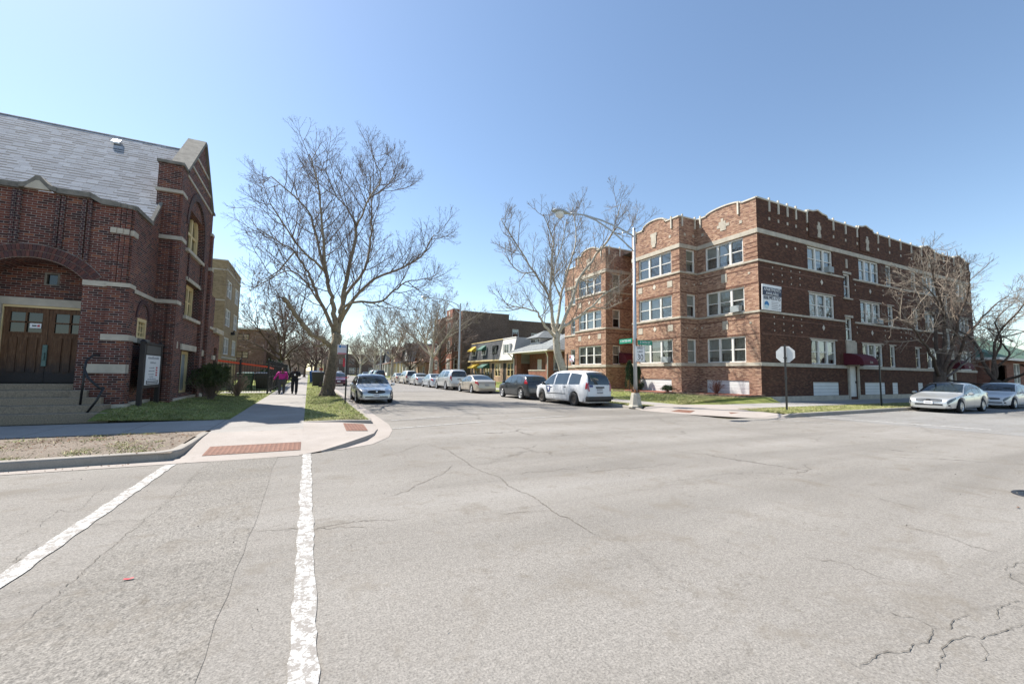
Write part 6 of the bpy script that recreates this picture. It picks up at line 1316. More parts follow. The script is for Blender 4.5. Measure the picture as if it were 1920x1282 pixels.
# ================================================================== TREES AND SHRUBS
L_hero_trunk = [[1.07,26.75,0.09,0.5],[1.07,26.75,0.37,0.4],[1.16,26.75,0.99,0.34],[1.27,26.75,2.31,0.294],[1.4,26.75,3.37,0.272],[1.5,26.75,3.95,0.25]]
L_hero = [[[1.06,26.75,3.19,0.15],[0.63,26.35,3.55,0.14],[0.01,25.95,3.76,0.13],[-0.62,25.55,4.53,0.12],[-1.15,25.15,5.22,0.11],[-1.43,24.75,5.57,0.1]],[[1.32,26.75,3.36,0.13],[1.2,27.03,4.31,0.117],[0.59,27.31,5.56,0.104],[0.13,27.58,6.65,0.092],[-0.22,27.86,7.54,0.079],[-0.51,28.14,8.05,0.066],[-1.13,28.42,9.16,0.053],[-1.82,28.69,9.6,0.041],[-3.15,28.97,10.4,0.028],[-4.35,29.25,10.74,0.015]],[[1.47,26.75,3.95,0.17],[1.29,26.64,4.79,0.152],[1.12,26.53,5.72,0.135],[1.03,26.42,6.14,0.117],[0.72,26.31,7.34,0.1],[0.49,26.19,8.89,0.082],[0.26,26.08,10.51,0.065],[0.15,25.97,12.07,0.047],[-0.46,25.86,14.22,0.03],[-1.38,25.75,15.86,0.012]],[[0.66,26.45,7.54,0.085],[0.2,25.81,7.9,0.07],[-0.41,25.17,8.22,0.056],[-1.32,24.53,9.21,0.041],[-2.14,23.89,10.27,0.027],[-2.94,23.25,10.64,0.012]],[[0.69,26.45,7.35,0.1],[0.47,26.91,8.27,0.082],[-0.13,27.37,10.71,0.065],[-0.77,27.83,12.05,0.047],[-2.48,28.29,13.57,0.03],[-4.13,28.75,14.7,0.012]],[[1.5,26.75,3.95,0.18],[1.61,26.88,5.0,0.164],[1.63,27.02,5.41,0.148],[1.72,27.15,6.33,0.133],[1.93,27.28,7.98,0.117],[2.3,27.42,9.98,0.101],[2.35,27.55,11.21,0.085]],[[2.35,27.55,11.21,0.075],[2.08,27.89,11.86,0.062],[1.56,28.23,12.75,0.05],[1.08,28.57,13.32,0.037],[0.44,28.91,15.01,0.025],[-0.11,29.25,16.6,0.012]],[[2.35,27.55,11.21,0.07],[2.44,27.09,11.26,0.058],[3.08,26.63,12.96,0.047],[3.6,26.17,14.04,0.035],[3.05,25.71,15.05,0.024],[2.79,25.25,15.69,0.012]],[[1.63,26.75,4.99,0.12],[1.91,27.33,6.48,0.102],[3.04,27.92,8.46,0.084],[3.41,28.5,10.78,0.066],[3.46,29.08,12.75,0.048],[3.29,29.67,15.42,0.03],[4.02,30.25,17.69,0.012]],[[1.64,26.75,4.73,0.11],[2.27,26.33,6.07,0.094],[3.36,25.92,7.4,0.077],[4.78,25.5,8.12,0.061],[6.04,25.08,8.95,0.045],[6.65,24.67,10.24,0.028],[7.64,24.25,11.06,0.012]],[[1.58,26.75,4.66,0.1],[1.7,26.18,5.3,0.087],[2.2,25.61,5.8,0.075],[3.72,25.04,5.89,0.062],[4.3,24.46,6.45,0.05],[4.93,23.89,7.0,0.037],[5.66,23.32,7.13,0.025],[6.8,22.75,7.67,0.012]],[[1.3,26.75,3.04,0.075],[0.9,27.42,3.35,0.065],[0.51,28.08,3.21,0.054],[-0.03,28.75,3.56,0.043],[-0.66,29.42,4.05,0.033],[-1.94,30.08,5.3,0.022],[-2.89,30.75,5.65,0.012]],[[3.13,26.45,12.9,0.04],[3.91,27.05,13.74,0.03],[4.75,27.65,15.17,0.02],[5.56,28.25,16.33,0.01]],[[-1.12,27.75,8.98,0.05],[-1.97,28.42,7.85,0.037],[-2.83,29.08,7.23,0.023],[-3.85,29.75,6.91,0.01]],[[0.62,27.15,5.54,0.05],[-0.76,26.42,7.3,0.04],[-1.77,25.7,7.1,0.03],[-2.88,24.97,5.96,0.02],[-3.23,24.25,5.52,0.01]]]
L_right_trunk = [[15.94,24.0,0.39,0.36],[15.85,24.0,0.87,0.29],[15.68,24.0,1.7,0.28],[15.41,24.0,2.57,0.27],[15.15,24.0,3.25,0.26],[15.06,24.0,4.02,0.25],[15.1,24.0,4.64,0.24]]
L_right = [[[15.01,24.0,4.27,0.12],[14.5,23.79,4.59,0.105],[13.91,23.57,4.92,0.089],[13.38,23.36,5.46,0.074],[12.85,23.14,5.91,0.058],[11.62,22.93,5.97,0.043],[10.53,22.71,5.86,0.027],[9.86,22.5,5.99,0.012]],[[14.97,24.0,4.49,0.14],[14.89,24.21,4.94,0.122],[14.92,24.43,5.71,0.103],[14.91,24.64,7.28,0.085],[13.65,24.86,9.03,0.067],[12.65,25.07,10.56,0.049],[11.31,25.29,12.48,0.03],[11.28,25.5,14.44,0.012]],[[15.05,24.0,4.56,0.14],[14.81,23.86,5.01,0.122],[14.48,23.71,6.13,0.103],[14.3,23.57,7.23,0.085],[14.32,23.43,9.94,0.067],[14.29,23.29,11.16,0.049],[13.46,23.14,12.57,0.03],[13.13,23.0,13.46,0.012]],[[15.1,24.0,4.64,0.13],[15.32,24.29,5.09,0.113],[15.75,24.57,7.01,0.096],[16.45,24.86,9.27,0.079],[17.17,25.14,10.81,0.063],[17.79,25.43,12.57,0.046],[17.64,25.71,14.73,0.029],[17.59,26.0,16.1,0.012]],[[15.18,24.0,4.57,0.14],[15.18,23.67,4.87,0.127],[15.58,23.33,6.17,0.113],[16.22,23.0,8.28,0.1],[17.19,22.67,9.8,0.087],[18.19,22.33,11.3,0.073],[18.64,22.0,12.09,0.06]],[[18.64,22.0,12.09,0.045],[18.73,21.83,12.88,0.033],[18.98,21.67,13.86,0.022],[18.59,21.5,14.58,0.01]],[[18.55,22.0,11.96,0.045],[18.96,21.67,11.78,0.033],[19.64,21.33,12.1,0.022],[21.02,21.0,13.34,0.01]],[[15.23,24.0,4.5,0.13],[15.33,23.5,5.01,0.112],[16.35,23.0,5.75,0.093],[17.06,22.5,6.47,0.075],[17.78,22.0,7.31,0.057],[18.42,21.5,7.78,0.038],[19.04,21.0,8.09,0.02]],[[16.99,22.4,6.45,0.05],[18.55,22.77,6.45,0.037],[20.06,23.13,7.1,0.023],[21.65,23.5,7.63,0.01]],[[15.73,24.4,7.2,0.06],[14.52,23.67,8.87,0.048],[14.77,22.95,10.55,0.035],[14.71,22.23,12.12,0.022],[14.14,21.5,13.08,0.01]],[[13.61,24.8,9.01,0.05],[12.74,25.37,9.03,0.037],[11.96,25.93,10.2,0.023],[11.37,26.5,11.04,0.01]],[[16.37,23.0,8.51,0.05],[17.98,23.83,8.57,0.037],[19.6,24.67,9.75,0.023],[21.32,25.5,11.45,0.01]]]
L_row_trunk = [[36.12, 11.8, 1.13, 0.328], [36.14, 11.8, 1.63, 0.32], [36.26, 11.8, 2.13, 0.312]]
L_row = [[[36.07,11.8,1.85,0.17],[34.91,11.55,2.6,0.144],[33.44,11.3,3.29,0.118],[32.0,11.05,3.84,0.092],[30.03,10.8,4.71,0.067],[27.66,10.55,5.17,0.041],[26.21,10.3,5.2,0.015]],[[36.2,11.8,2.02,0.2],[36.55,11.94,2.87,0.173],[36.86,12.09,4.48,0.146],[37.48,12.23,6.17,0.119],[38.98,12.37,7.28,0.093],[40.51,12.51,8.96,0.066],[41.45,12.66,11.3,0.039],[41.93,12.8,12.47,0.012]],[[36.4,11.8,2.02,0.2],[36.41,11.67,2.86,0.169],[36.45,11.53,4.53,0.137],[36.2,11.4,6.19,0.106],[34.93,11.27,7.94,0.075],[33.59,11.13,9.7,0.043],[32.72,11.0,10.34,0.012]],[[36.49,11.8,1.97,0.2],[36.43,11.47,2.96,0.169],[36.72,11.13,4.29,0.137],[36.49,10.8,5.69,0.106],[37.1,10.47,7.47,0.075],[36.43,10.13,8.75,0.043],[34.69,9.8,9.82,0.012]],[[36.58,11.8,1.86,0.17],[36.7,11.37,2.53,0.147],[36.86,10.94,3.4,0.125],[36.23,10.51,4.44,0.102],[37.0,10.09,5.42,0.08],[38.07,9.66,6.54,0.057],[38.8,9.23,7.2,0.035],[39.39,8.8,7.95,0.012]],[[36.66,11.8,1.74,0.13],[40.2,12.3,2.25,0.106],[43.78,12.8,3.08,0.083],[47.27,13.3,3.88,0.059],[51.79,13.8,5.11,0.036],[58.0,14.3,6.43,0.012]],[[38.03,12.4,6.0,0.08],[38.05,12.88,7.03,0.062],[37.97,13.35,8.09,0.045],[37.35,13.82,9.37,0.027],[36.9,14.3,10.18,0.01]],[[35.82,10.6,5.61,0.07],[37.3,11.33,7.19,0.05],[40.52,12.07,9.12,0.03],[43.99,12.8,11.05,0.01]],[[36.17,11.4,5.96,0.07],[32.13,10.53,6.95,0.05],[27.97,9.67,7.08,0.03],[23.99,8.8,6.97,0.01]]]
def rnd_perp(d, rng):
    v = Vector((rng.gauss(0, 1), rng.gauss(0, 1), rng.gauss(0, 1))); v = v - d*v.dot(d); return v.normalized()
class Crown:
    """grows wandering branches, twigs and twiglets off a set of limbs and collects them as one mesh"""
    def __init__(s, seed, up=.25, wander=.22): s.rng = random.Random(seed); s.mb = MB(); s.up = up; s.w = wander
    def line(s, p, d, L, n, up, wander):
        pts = [p]; st = L/n
        for i in range(n):
            d = (d + rnd_perp(d, s.rng)*s.rng.uniform(0, wander) + Vector((0, 0, up*.35))).normalized(); p = p + d*st; pts.append(p)
        return pts
    def spawn(s, pts, rads, level, spec):
        """children along a polyline; spec[level] = (spacing, start, len0, len1, angle0, angle1, segs, sides, r0, r1)"""
        if level >= len(spec): return
        sp, start, l0, l1, a0, a1, seg, sides, r0, r1 = spec[level]; rng = s.rng
        ln = [0]
        for a, b in zip(pts[:-1], pts[1:]): ln.append(ln[-1]+(b-a).length)
        tot = ln[-1]; t = start*tot+rng.uniform(0, sp)
        while t < tot:
            i = max(k for k in range(len(ln)) if ln[k] <= t and k < len(pts)-1); f = (t-ln[i])/max(1e-6, ln[i+1]-ln[i]); p = pts[i].lerp(pts[i+1], f); d = (pts[i+1]-pts[i]).normalized()
            k = t/tot; pr = rads[i]+(rads[i+1]-rads[i])*f
            ang = R(rng.uniform(a0, a1)); q = rnd_perp(d, rng); q = (q + Vector((0, 0, .45))*s.up*2); q = (q-d*q.dot(d)).normalized(); nd = d*math.cos(ang)+q*math.sin(ang)
            L = rng.uniform(l0, l1)*(1.12-.62*k); rr0 = min(r0, pr*.75); rr1 = min(r1, rr0)
            c = s.line(p, nd, L, seg, s.up*(1 if level < 2 else .6), s.w); cr = [rr0+(rr1-rr0)*j/seg for j in range(seg+1)]
            s.mb.tube(c, cr, sides, cap=False); s.spawn(c, cr, level+1, spec)
            t += sp*rng.uniform(.6, 1.4)
        # the tip itself forks
        if level > 0 or True:
            d = (pts[-1]-pts[-2]).normalized()
            for _ in range(2):
                q = rnd_perp(d, rng); nd = (d+q*.5).normalized(); c = s.line(pts[-1], nd, l0*(.45 if level == 0 else .7), seg, s.up, s.w); cr = [min(r0, rads[-1])+(r1-min(r0, rads[-1]))*j/seg for j in range(seg+1)]
                s.mb.tube(c, cr, sides, cap=False); s.spawn(c, cr, level+1, spec)
def refine(pts, rads, rng, n=3, jit=.05):
    P, Q = [], []
    for i in range(len(pts)-1):
        a, b = pts[max(i-1, 0)], pts[min(i+2, len(pts)-1)]
        for k in range(n):
            t = k/n; p0, p1, p2, p3 = a, pts[i], pts[i+1], b
            q = .5*((2*p1)+(p2-p0)*t+(2*p0-5*p1+4*p2-p3)*t*t+(3*p1-p0-3*p2+p3)*t*t*t)
            if i+k > 0: q = q + Vector((rng.gauss(0, jit), rng.gauss(0, jit), rng.gauss(0, jit)))*min(1, rads[i]*12+.3)
            P.append(q); Q.append(rads[i]+(rads[i+1]-rads[i])*t)
    P.append(pts[-1]); Q.append(rads[-1]); return P, Q
SPEC = [(.50, .20, 1.7, 3.9, 30, 66, 8, 5, .034, .012), (.33, .12, .8, 1.9, 30, 66, 6, 4, .0145, .0075), (.25, .10, .35, .85, 30, 66, 4, 3, .0080, .0045), (.18, .15, .12, .32, 30, 65, 2, 3, .0048, .0034)]
def traced_tree(name, label, trunk, limbs, barkm, twigm, seed, spec=SPEC, up=.25, wander=.16, group=None, trim=1.0, thick=1.0):
    base = trunk[0]; t = thing(name, label, 'tree', (base[0], base[1], base[2]), group=group); rng = random.Random(seed)
    m = MB(); P0, Q0 = refine([Vector(p[:3]) for p in trunk], [p[3] for p in trunk], rng, 3, .015); m.tube(P0, Q0, 14)
    b = Vector(base[:3])
    for k in range(6):      # root flare
        a = k*math.pi/3+.4; d = Vector((math.cos(a), math.sin(a), 0)); m.tube([b+d*base[3]*1.12+Vector((0, 0, -.10)), b+d*base[3]*.82+Vector((0, 0, .12)), b+d*base[3]*.42+Vector((0, 0, .55))], [.05, .12, .09], 7)
    cr = Crown(seed, up, wander)
    for l in limbs:
        if trim < 1 and l[-1][3] < .03: l = [list(p) for p in l]; a_, b_ = l[-2], l[-1]; l[-1] = [a_[i]+(b_[i]-a_[i])*trim for i in range(3)]+[b_[3]]; pass
        l = [[*p[:3], max(.01, p[3]*thick)] for p in l]
        P_, Q_ = refine([Vector(p[:3]) for p in l], [p[3] for p in l], rng, 3, .03)
        m.tube(P_, Q_, 9 if Q_[0] > .08 else 6); cr.spawn(P_, Q_, 0, spec)
    m.build('trunk', barkm, t, smooth=True, uv=False); o = cr.mb.build('crown', twigm, t, uv=False)
    return t
traced_tree('sycamore_tree', 'tall bare sycamore with tan bark and a cut stub limb beside the left pavement', L_hero_trunk, L_hero, 'syc_tan', 'twig_brown', 11, trim=.12).scale = (.975, .975, .97)
traced_tree('sycamore_tree', 'bare white-barked sycamore leaning beside the white minivan and the brick flats', L_right_trunk, L_right, 'syc_white', 'twig_pale', 12, trim=.12, spec=[(.52, .20, 1.3, 3.0, 26, 60, 8, 5, .032, .012), (.34, .12, .7, 1.5, 28, 62, 6, 4, .014, .0075), (.25, .10, .3, .7, 30, 65, 4, 3, .0085, .0052), (.2, .15, .1, .28, 30, 65, 2, 3, .0050, .0036)]).scale = (.96, .96, .955)
DENSE = [(.50, .30, 1.4, 3.2, 30, 65, 7, 4, .028, .011), (.34, .10, .6, 1.4, 30, 65, 5, 4, .0135, .0075), (.24, .12, .25, .6, 30, 65, 3, 3, .008, .0055)]
traced_tree('street_tree', 'dark bare tree with many low stems behind the silver sedan by the shaded flats', L_row_trunk, L_row, 'bark_brown', 'twig_pale', 13, DENSE, up=.12, trim=.4, thick=.72).scale = (.94, .94, .92)
# procedurally grown trees: two kinds grown once each, then copied, turned and resized
def grown(name, label, loc, H, spread, seed, barkm, twigm, spec, fork=.28, nl=7, r=.3, up=.2, lean=0.0, group=None, low=25, high=62):
    rng = random.Random(seed); b = Vector((0, 0, 0)); tr = []; n = 5; hf = H*fork
    for i in range(n+1): k = i/n; tr.append([lean*k*k*hf+rng.gauss(0, .05)*k, rng.gauss(0, .05)*k, hf*k, r*(1-.3*k)])
    tr[0][3] = r*1.35; limbs = []
    for j in range(nl):
        a = 2*math.pi*(j+rng.uniform(-.3, .3))/nl; el = R(rng.uniform(low, high)) if j > 0 else R(84); k0 = rng.uniform(.72, 1.0); p = Vector((tr[-1][0]*k0*k0, tr[-1][1]*k0, hf*k0)); L = (H-hf*k0)*rng.uniform(.85, 1.05)/max(.55, math.sin(max(el, R(50)))); L = min(L, spread*1.35) if el < R(60) else L
        d = Vector((math.cos(a)*math.cos(el), math.sin(a)*math.cos(el), math.sin(el))); pts = []; q = p; m_ = 7; rr = r*rng.uniform(.34, .5)
        for i in range(m_+1):
            pts.append([q.x, q.y, q.z, rr*(1-i/m_)+.012]); d = (d+Vector((rng.gauss(0, .13), rng.gauss(0, .13), rng.gauss(.05, .10)))).normalized(); q = q+d*(L/m_)
        limbs.append(pts)
        for _ in range(2):
            i0 = rng.choice([2, 3, 4]); q = Vector(pts[i0][:3]); dd = (Vector(pts[i0+1][:3])-q).normalized(); dd = (dd+rnd_perp(dd, rng)*.75+Vector((0, 0, .12))).normalized(); l2 = []; r2 = pts[i0][3]*.65
            for i in range(6): l2.append([q.x, q.y, q.z, r2*(1-i/5)+.010]); dd = (dd+Vector((rng.gauss(0, .15), rng.gauss(0, .15), rng.gauss(.06, .1)))).normalized(); q = q+dd*(L*.55/5)
            limbs.append(l2)
    t = traced_tree(name, label, tr, limbs, barkm, twigm, seed, spec, up, group=group); t.location = loc; return t
FAR = [(.42, .22, 1.1, 2.7, 28, 62, 5, 4, .030, .013), (.26, .10, .5, 1.2, 28, 65, 4, 3, .017, .011), (.22, .12, .22, .5, 30, 65, 2, 3, .012, .009)]
FAR2 = [(.40, .2, 1.0, 2.4, 30, 65, 5, 4, .030, .014), (.26, .10, .5, 1.1, 30, 65, 4, 3, .018, .012), (.2, .12, .22, .5, 30, 65, 2, 3, .012, .009)]
GT = 'bare trees along both sides of the street'
A = grown('sycamore_tree', 'white sycamore in front of the bays of the tall brick apartments', (15.0, 56, .15), 14.5, 6.5, 21, 'syc_white', 'twig_pale', FAR, group=GT, lean=.06)
Bt = grown('street_tree', 'dark bare tree with a leaning trunk behind the iron fence', (-3.2, 58, .15), 11, 6, 22, 'bark_brown', 'twig_brown', FAR2, fork=.3, group=GT, lean=.10)
def plant(src, label, x, y, s, rz, name=None):
    c = copy_tree(src); c.location = (x, y, .12); c.scale = (s, s, s); c.rotation_euler = (0, 0, rz); c['label'] = label; return c
plant(A, 'white sycamore standing between the gabled houses and the parked row', 14.9, 84, 1.12, 2.1)
plant(A, 'slender white sycamore far down the right side near the cream gabled house', 14.8, 108, 1.0, 4.0)
plant(A, 'pale sycamore nearest the far crossing on the right side', 14.8, 140, 1.0, 1.0)
plant(A, 'tall bare tree rising behind the right half of the row houses', 40, 92, 1.1, 5.2)
plant(Bt, 'thin dark tree in front of the brown roofed house', 17.0, 78, .72, 1.3)
plant(Bt, 'bare reddish tree beside the tall brick bays, rising above the silver sport utility', 19.5, 66, .95, 3.1)
plant(Bt, 'bare tree behind the grey roofed bungalow', 44, 58, .9, 2.2)
plant(Bt, 'dark tree between the left pavement and the low grey building', -3.0, 90, .7, 2.6)
plant(Bt, 'bushy bare tree above the two walking people', -.8, 104, .8, .4)
plant(Bt, 'bare tree at the left verge near the far crossing', 0.9, 128, .95, 3.9)
plant(Bt, 'bare tree overhanging the left kerb behind the maroon sedan', 1.0, 74, .85, 5.0)
plant(Bt, 'distant bare tree left of the small cream shop', -3, 160, 1.0, 1.9)
plant(Bt, 'distant dark tree in front of the long brick shop', 16, 165, 1.1, .9)
plant(Bt, 'distant bare tree right of the long brick shop front', 24, 175, 1.1, 2.9)
plant(A, 'bare tree in the yard behind the red brick building', -16, 98, 1.0, 2.9)
rowt = bpy.data.objects['street_tree']
c = copy_tree(rowt); c['label'] = 'dark bare tree by the garage behind the white sedan at the right edge'; c.location = (46.0, 11.9, .7); c.rotation_euler = (0, 0, 1.1); c.scale = (.92, .92, .84)
c = copy_tree(rowt); c['label'] = 'bare tree beyond the green roofed bungalow at the far right'; c.location = (64, 12.4, .9); c.rotation_euler = (0, 0, 4.1); c.scale = (1.05, 1.05, 1.05)
tag(rowt, group='dark trees along the cross street')
for o in C.objects:
    if o.name.startswith('street_tree') and o.parent is None and o.location.y < 13: o['group'] = 'dark trees along the cross street'
# small sapling by the bins
sap = grown('sapling', 'thin young bare tree beside the black bin', (1.05, 42.2, .15), 5.5, 1.6, 31, 'bark_brown', 'twig_red', [(.3, .2, .5, 1.1, 25, 50, 4, 3, .02, .010), (.22, .1, .25, .6, 30, 60, 3, 3, .010, .007)], fork=.42, nl=5, r=.06, group=None)
# shrubs
def shrub(name, label, x, y, z, rx, h, seed, nst, twigm, leafm=None, nleaf=0, top=False, leafsize=.03, col=False):
    t = thing(name, label, 'shrub', (x, y, z)); rng = random.Random(seed); cr = Crown(seed, .22, .25); lp = []
    for k in range(nst):
        a = rng.uniform(0, 2*math.pi); el = R(rng.uniform(35, 85)); d = Vector((math.cos(a)*math.cos(el), math.sin(a)*math.cos(el), math.sin(el))); L = 1/math.sqrt((math.cos(el)/rx)**2+(math.sin(el)/h)**2)*rng.uniform(.72, 1.0)
        pts = cr.line(Vector((x+rng.gauss(0, .05), y+rng.gauss(0, .05), z)), d, L, 5, .05, .16); rd = [.014-.009*i/5 for i in range(6)]; cr.mb.tube(pts, rd, 4, cap=False)
        cr.spawn(pts, rd, 0, [(.09, .25, .16, .42, 25, 60, 3, 3, .007, .004), (.07, .2, .06, .16, 30, 60, 2, 3, .004, .003)]); lp += pts[2:]
    st = cr.mb.build('stem', twigm, t, uv=False)
    if nleaf:
        m = MB(); V = cr.mb.v
        for k in range(nleaf):
            p = Vector(V[rng.randrange(len(V))])
            if top and (p.z-z) < h*rng.uniform(.35, .95): continue
            if (p.z-z) < .12: continue
            q = Vector((rng.gauss(0, 1), rng.gauss(0, 1), rng.gauss(0, 1))).normalized(); r_ = rnd_perp(q, rng); s_ = leafsize*rng.uniform(.6, 1.3); p = p+q*rng.uniform(0, .05); m.face([p, p+q*s_+r_*s_*.45, p+q*s_*2, p+q*s_-r_*s_*.45])
        m.build('leaves', leafm, t, uv=False)
    return t
shrub('shrub', 'rounded bush just leafing out on the lawn against the church wall', -3.75, 21.8, .27, 1.05, 1.5, 41, 60, 'twig_brown', 'leaf_new', 60000, top=True, leafsize=.028)
shrub('shrub', 'smaller bare brown bush in front of the black iron fence', -3.4, 26.6, .18, .72, 1.35, 42, 42, 'twig_brown')
shrub('shrub', 'low bare reddish shrub in the mulch bed against a white basement panel', 23.35, 18.1, .52, .62, .85, 43, 34, 'twig_red')
shrub('shrub', 'small green ground shrub at the bay corner in the mulch bed', 22.0, 20.8, .5, .42, .32, 44, 26, 'twig_red', 'needle', 4000, leafsize=.03)
shrub('shrub', 'low dry shrub at the foot of the evergreens', 22.0, 23.6, .5, .35, .5, 45, 24, 'twig_pale')
def evergreen(label, x, y, z, h, r, seed):
    t = thing('evergreen_shrub', label, 'shrub', (x, y, z), group='narrow evergreens by the lamp post'); rng = random.Random(seed); m = MB(); m.tube([(x, y, z), (x, y, z+h*.9)], [.04, .015], 6); m.build('trunk', 'bark_brown', t)
    m = MB(); lobes = [(rng.uniform(0, 6.28), rng.uniform(.1, .95), rng.uniform(.6, 1.15)) for _ in range(26)]
    for k in range(7000):
        a, zz, q = lobes[rng.randrange(26)]; a += rng.gauss(0, .35); zz = min(1, max(.02, zz+rng.gauss(0, .07))); rr = r*q*(math.sin(math.pi*min(1, zz*.8+.18))**.7)*(1-zz*.35)*rng.uniform(.55, 1.08); p = Vector((x+rr*math.cos(a), y+rr*math.sin(a), z+h*zz)); d = Vector((math.cos(a)*.5, math.sin(a)*.5, 1)).normalized()+Vector((rng.gauss(0, .35), rng.gauss(0, .35), rng.gauss(0, .3))); e = rnd_perp(d.normalized(), rng); L = rng.uniform(.05, .11); m.face([p-e*.014, p+e*.014, p+d*L])
    m.build('foliage', 'needle', t, uv=False)
evergreen('tall narrow evergreen directly behind the lamp post', 21.9, 24.4, .5, 2.15, .42, 51)
evergreen('shorter narrow evergreen right of the tall one by the lamp post', 21.95, 23.5, .5, 1.7, .36, 52)
shrub('shrub', 'dark evergreen bush by the front steps of the row houses', 21.6, 60.5, .2, .8, 1.9, 46, 20, 'twig_brown', 'needle', 5000, leafsize=.07)
shrub('shrub', 'dark green hedge bush beside the grey roofed bungalow', 21.4, 52.0, .2, 1.0, 1.2, 47, 20, 'twig_brown', 'needle', 5000, leafsize=.07)
shrub('shrub', 'dark evergreen bush behind the two walking people', -3.2, 54.0, .15, 1.6, 3.2, 48, 24, 'twig_brown', 'needle', 6000, leafsize=.12)

# ================================================================== STREET FURNITURE, SIGNS, PEOPLE
# cobra-head lamp with street signs
LX, LY, LZ = 14.2, 15.42, .06
lp = thing('street_lamp', 'tall galvanised street lamp on a chipped concrete base at the corner, signs on its pole', 'street lamp', (LX, LY, LZ))
m = MB(); m.lathe([(.36, 0), (.36, .08), (.31, .12), (.22, .62), (.19, .70), (0, .70)], 8, Matrix.Translation((LX, LY, LZ)) @ Matrix.Rotation(R(22.5), 4, 'Z')); m.build('base', 'old_conc', lp, bevel=.012)
m = MB(); m.lathe([(.17, .70), (.17, .73), (.13, .75)], 16, Matrix.Translation((LX, LY, LZ)))
for k in range(4): a = R(45+90*k); m.box(LX+.15*math.cos(a)-.035, LY+.15*math.sin(a)-.035, LZ+.72, LX+.15*math.cos(a)+.035, LY+.15*math.sin(a)+.035, LZ+.86)
m.build('anchor_bolts', 'rust', lp)
def at_y(px): return px
top = 8.82
m = MB(); m.tube([(LX, LY, LZ+.72), (LX, LY, 3.5), (LX, LY, top)], [.095, .082, .062], 18); m.lathe([(.075, top), (.06, top+.06), (0, top+.07)], 14, Matrix.Translation((LX, LY, 0))); m.build('pole', 'galv', lp, smooth=True)
# the arm reaches over the long street
hx, hz = 10.35, 9.16
up_ = [(LX, LY, 8.45), (LX-.9, LY, 8.72), (LX-2.0, LY, 8.92), (LX-3.0, LY, 8.99), (LX-3.75, LY, 8.93)]; lo_ = [(LX, LY, 7.70), (LX-.75, LY, 8.15), (LX-1.5, LY, 8.55), (LX-2.3, LY, 8.85), (LX-3.0, LY, 8.98)]
m = MB(); m.tube(up_, .038, 8); m.tube(lo_, .034, 8); m.tube([(LX-.75, LY, 8.16), (LX-.72, LY, 8.66)], .018, 6); m.build('arm', 'galv', lp, smooth=True)
def cobra(cx, cy, cz, par, sx=-1):
    m = MB(); rows = []
    for k, (dx, w, h) in enumerate(((.55, .05, .05), (.40, .07, .06), (.22, .13, .10), (.0, .21, .15), (-.22, .23, .15), (-.40, .17, .10), (-.50, .04, .03))):
        rows.append([(cx-sx*dx, cy+w*math.cos(a), cz+.02+(h*math.sin(a) if math.sin(a) > 0 else h*.15*math.sin(a))) for a in np.linspace(0, 2*math.pi, 15)])
    m.grid(rows); hd = m.build('lamp_head', 'galv', par, smooth=True)
    m = MB(); m.lathe([(.19, 0), (.20, -.06), (.17, -.17), (.08, -.25), (0, -.26)], 18, Matrix.Translation((cx+sx*.12, cy, cz-.0))); m.build('lens', 'lens_white', hd, smooth=True)
cobra(LX-4.25, LY, 8.86, lp)
# street name plates, speed limit plate
M['sign_white2'] = M['sign_white']
yz = 3.28
m = MB(); m.box(LX-.125, LY+.06, yz-.115, LX-.115, LY+.98, yz+.115); ns = m.build('street_name_sign', 'sign_green', lp)
text_mesh('S YATES AVE', 'lettering', 'sign_white', ns, plane_mat((LX-.129, LY+.52, yz), (0, -1, 0), (0, 0, 1)), .155, sx=.86)
m = MB(); m.box(LX+.06, LY-.125, yz-.20, LX+.98, LY-.115, yz+.03); ns = m.build('street_name_sign', 'sign_green', lp)
text_mesh('E 74TH ST', 'lettering', 'sign_white', ns, plane_mat((LX+.54, LY-.129, yz-.085), (1, 0, 0), (0, 0, 1)), .155, sx=.95)
sz = 2.63; m = MB(); m.box(LX-.10, LY-.128, sz-.38, LX+.51, LY-.118, sz+.38); ns = m.build('speed_limit_sign', 'sign_white', lp)
nX, uZ = (1, 0, 0), (0, 0, 1)
text_mesh('SPEED', 'lettering', 'ink', ns, plane_mat((LX+.205, LY-.131, sz+.27), nX, uZ), .155, sx=.92); text_mesh('LIMIT', 'lettering', 'ink', ns, plane_mat((LX+.205, LY-.131, sz+.10), nX, uZ), .155, sx=.95); text_mesh('30', 'lettering', 'ink', ns, plane_mat((LX+.205, LY-.131, sz-.17), nX, uZ), .40, sx=1.0)
m = MB(); b0, b1 = .29, .365
for a in ((LX+.205-b0, sz-.36, LX+.205+b0, sz-.345), (LX+.205-b0, sz+.345, LX+.205+b0, sz+.36), (LX+.205-b0, sz-.345, LX+.205-b0+.013, sz+.345), (LX+.205+b0-.013, sz-.345, LX+.205+b0, sz+.345)): m.box(a[0], LY-.131, a[1], a[2], LY-.127, a[3])
m.build('sign_border', 'ink', ns)
m = MB(); m.box(LX-.02, LY-.12, sz-.4, LX+.03, LY-.06, sz+.75); m.build('sign_bracket', 'rust', lp)
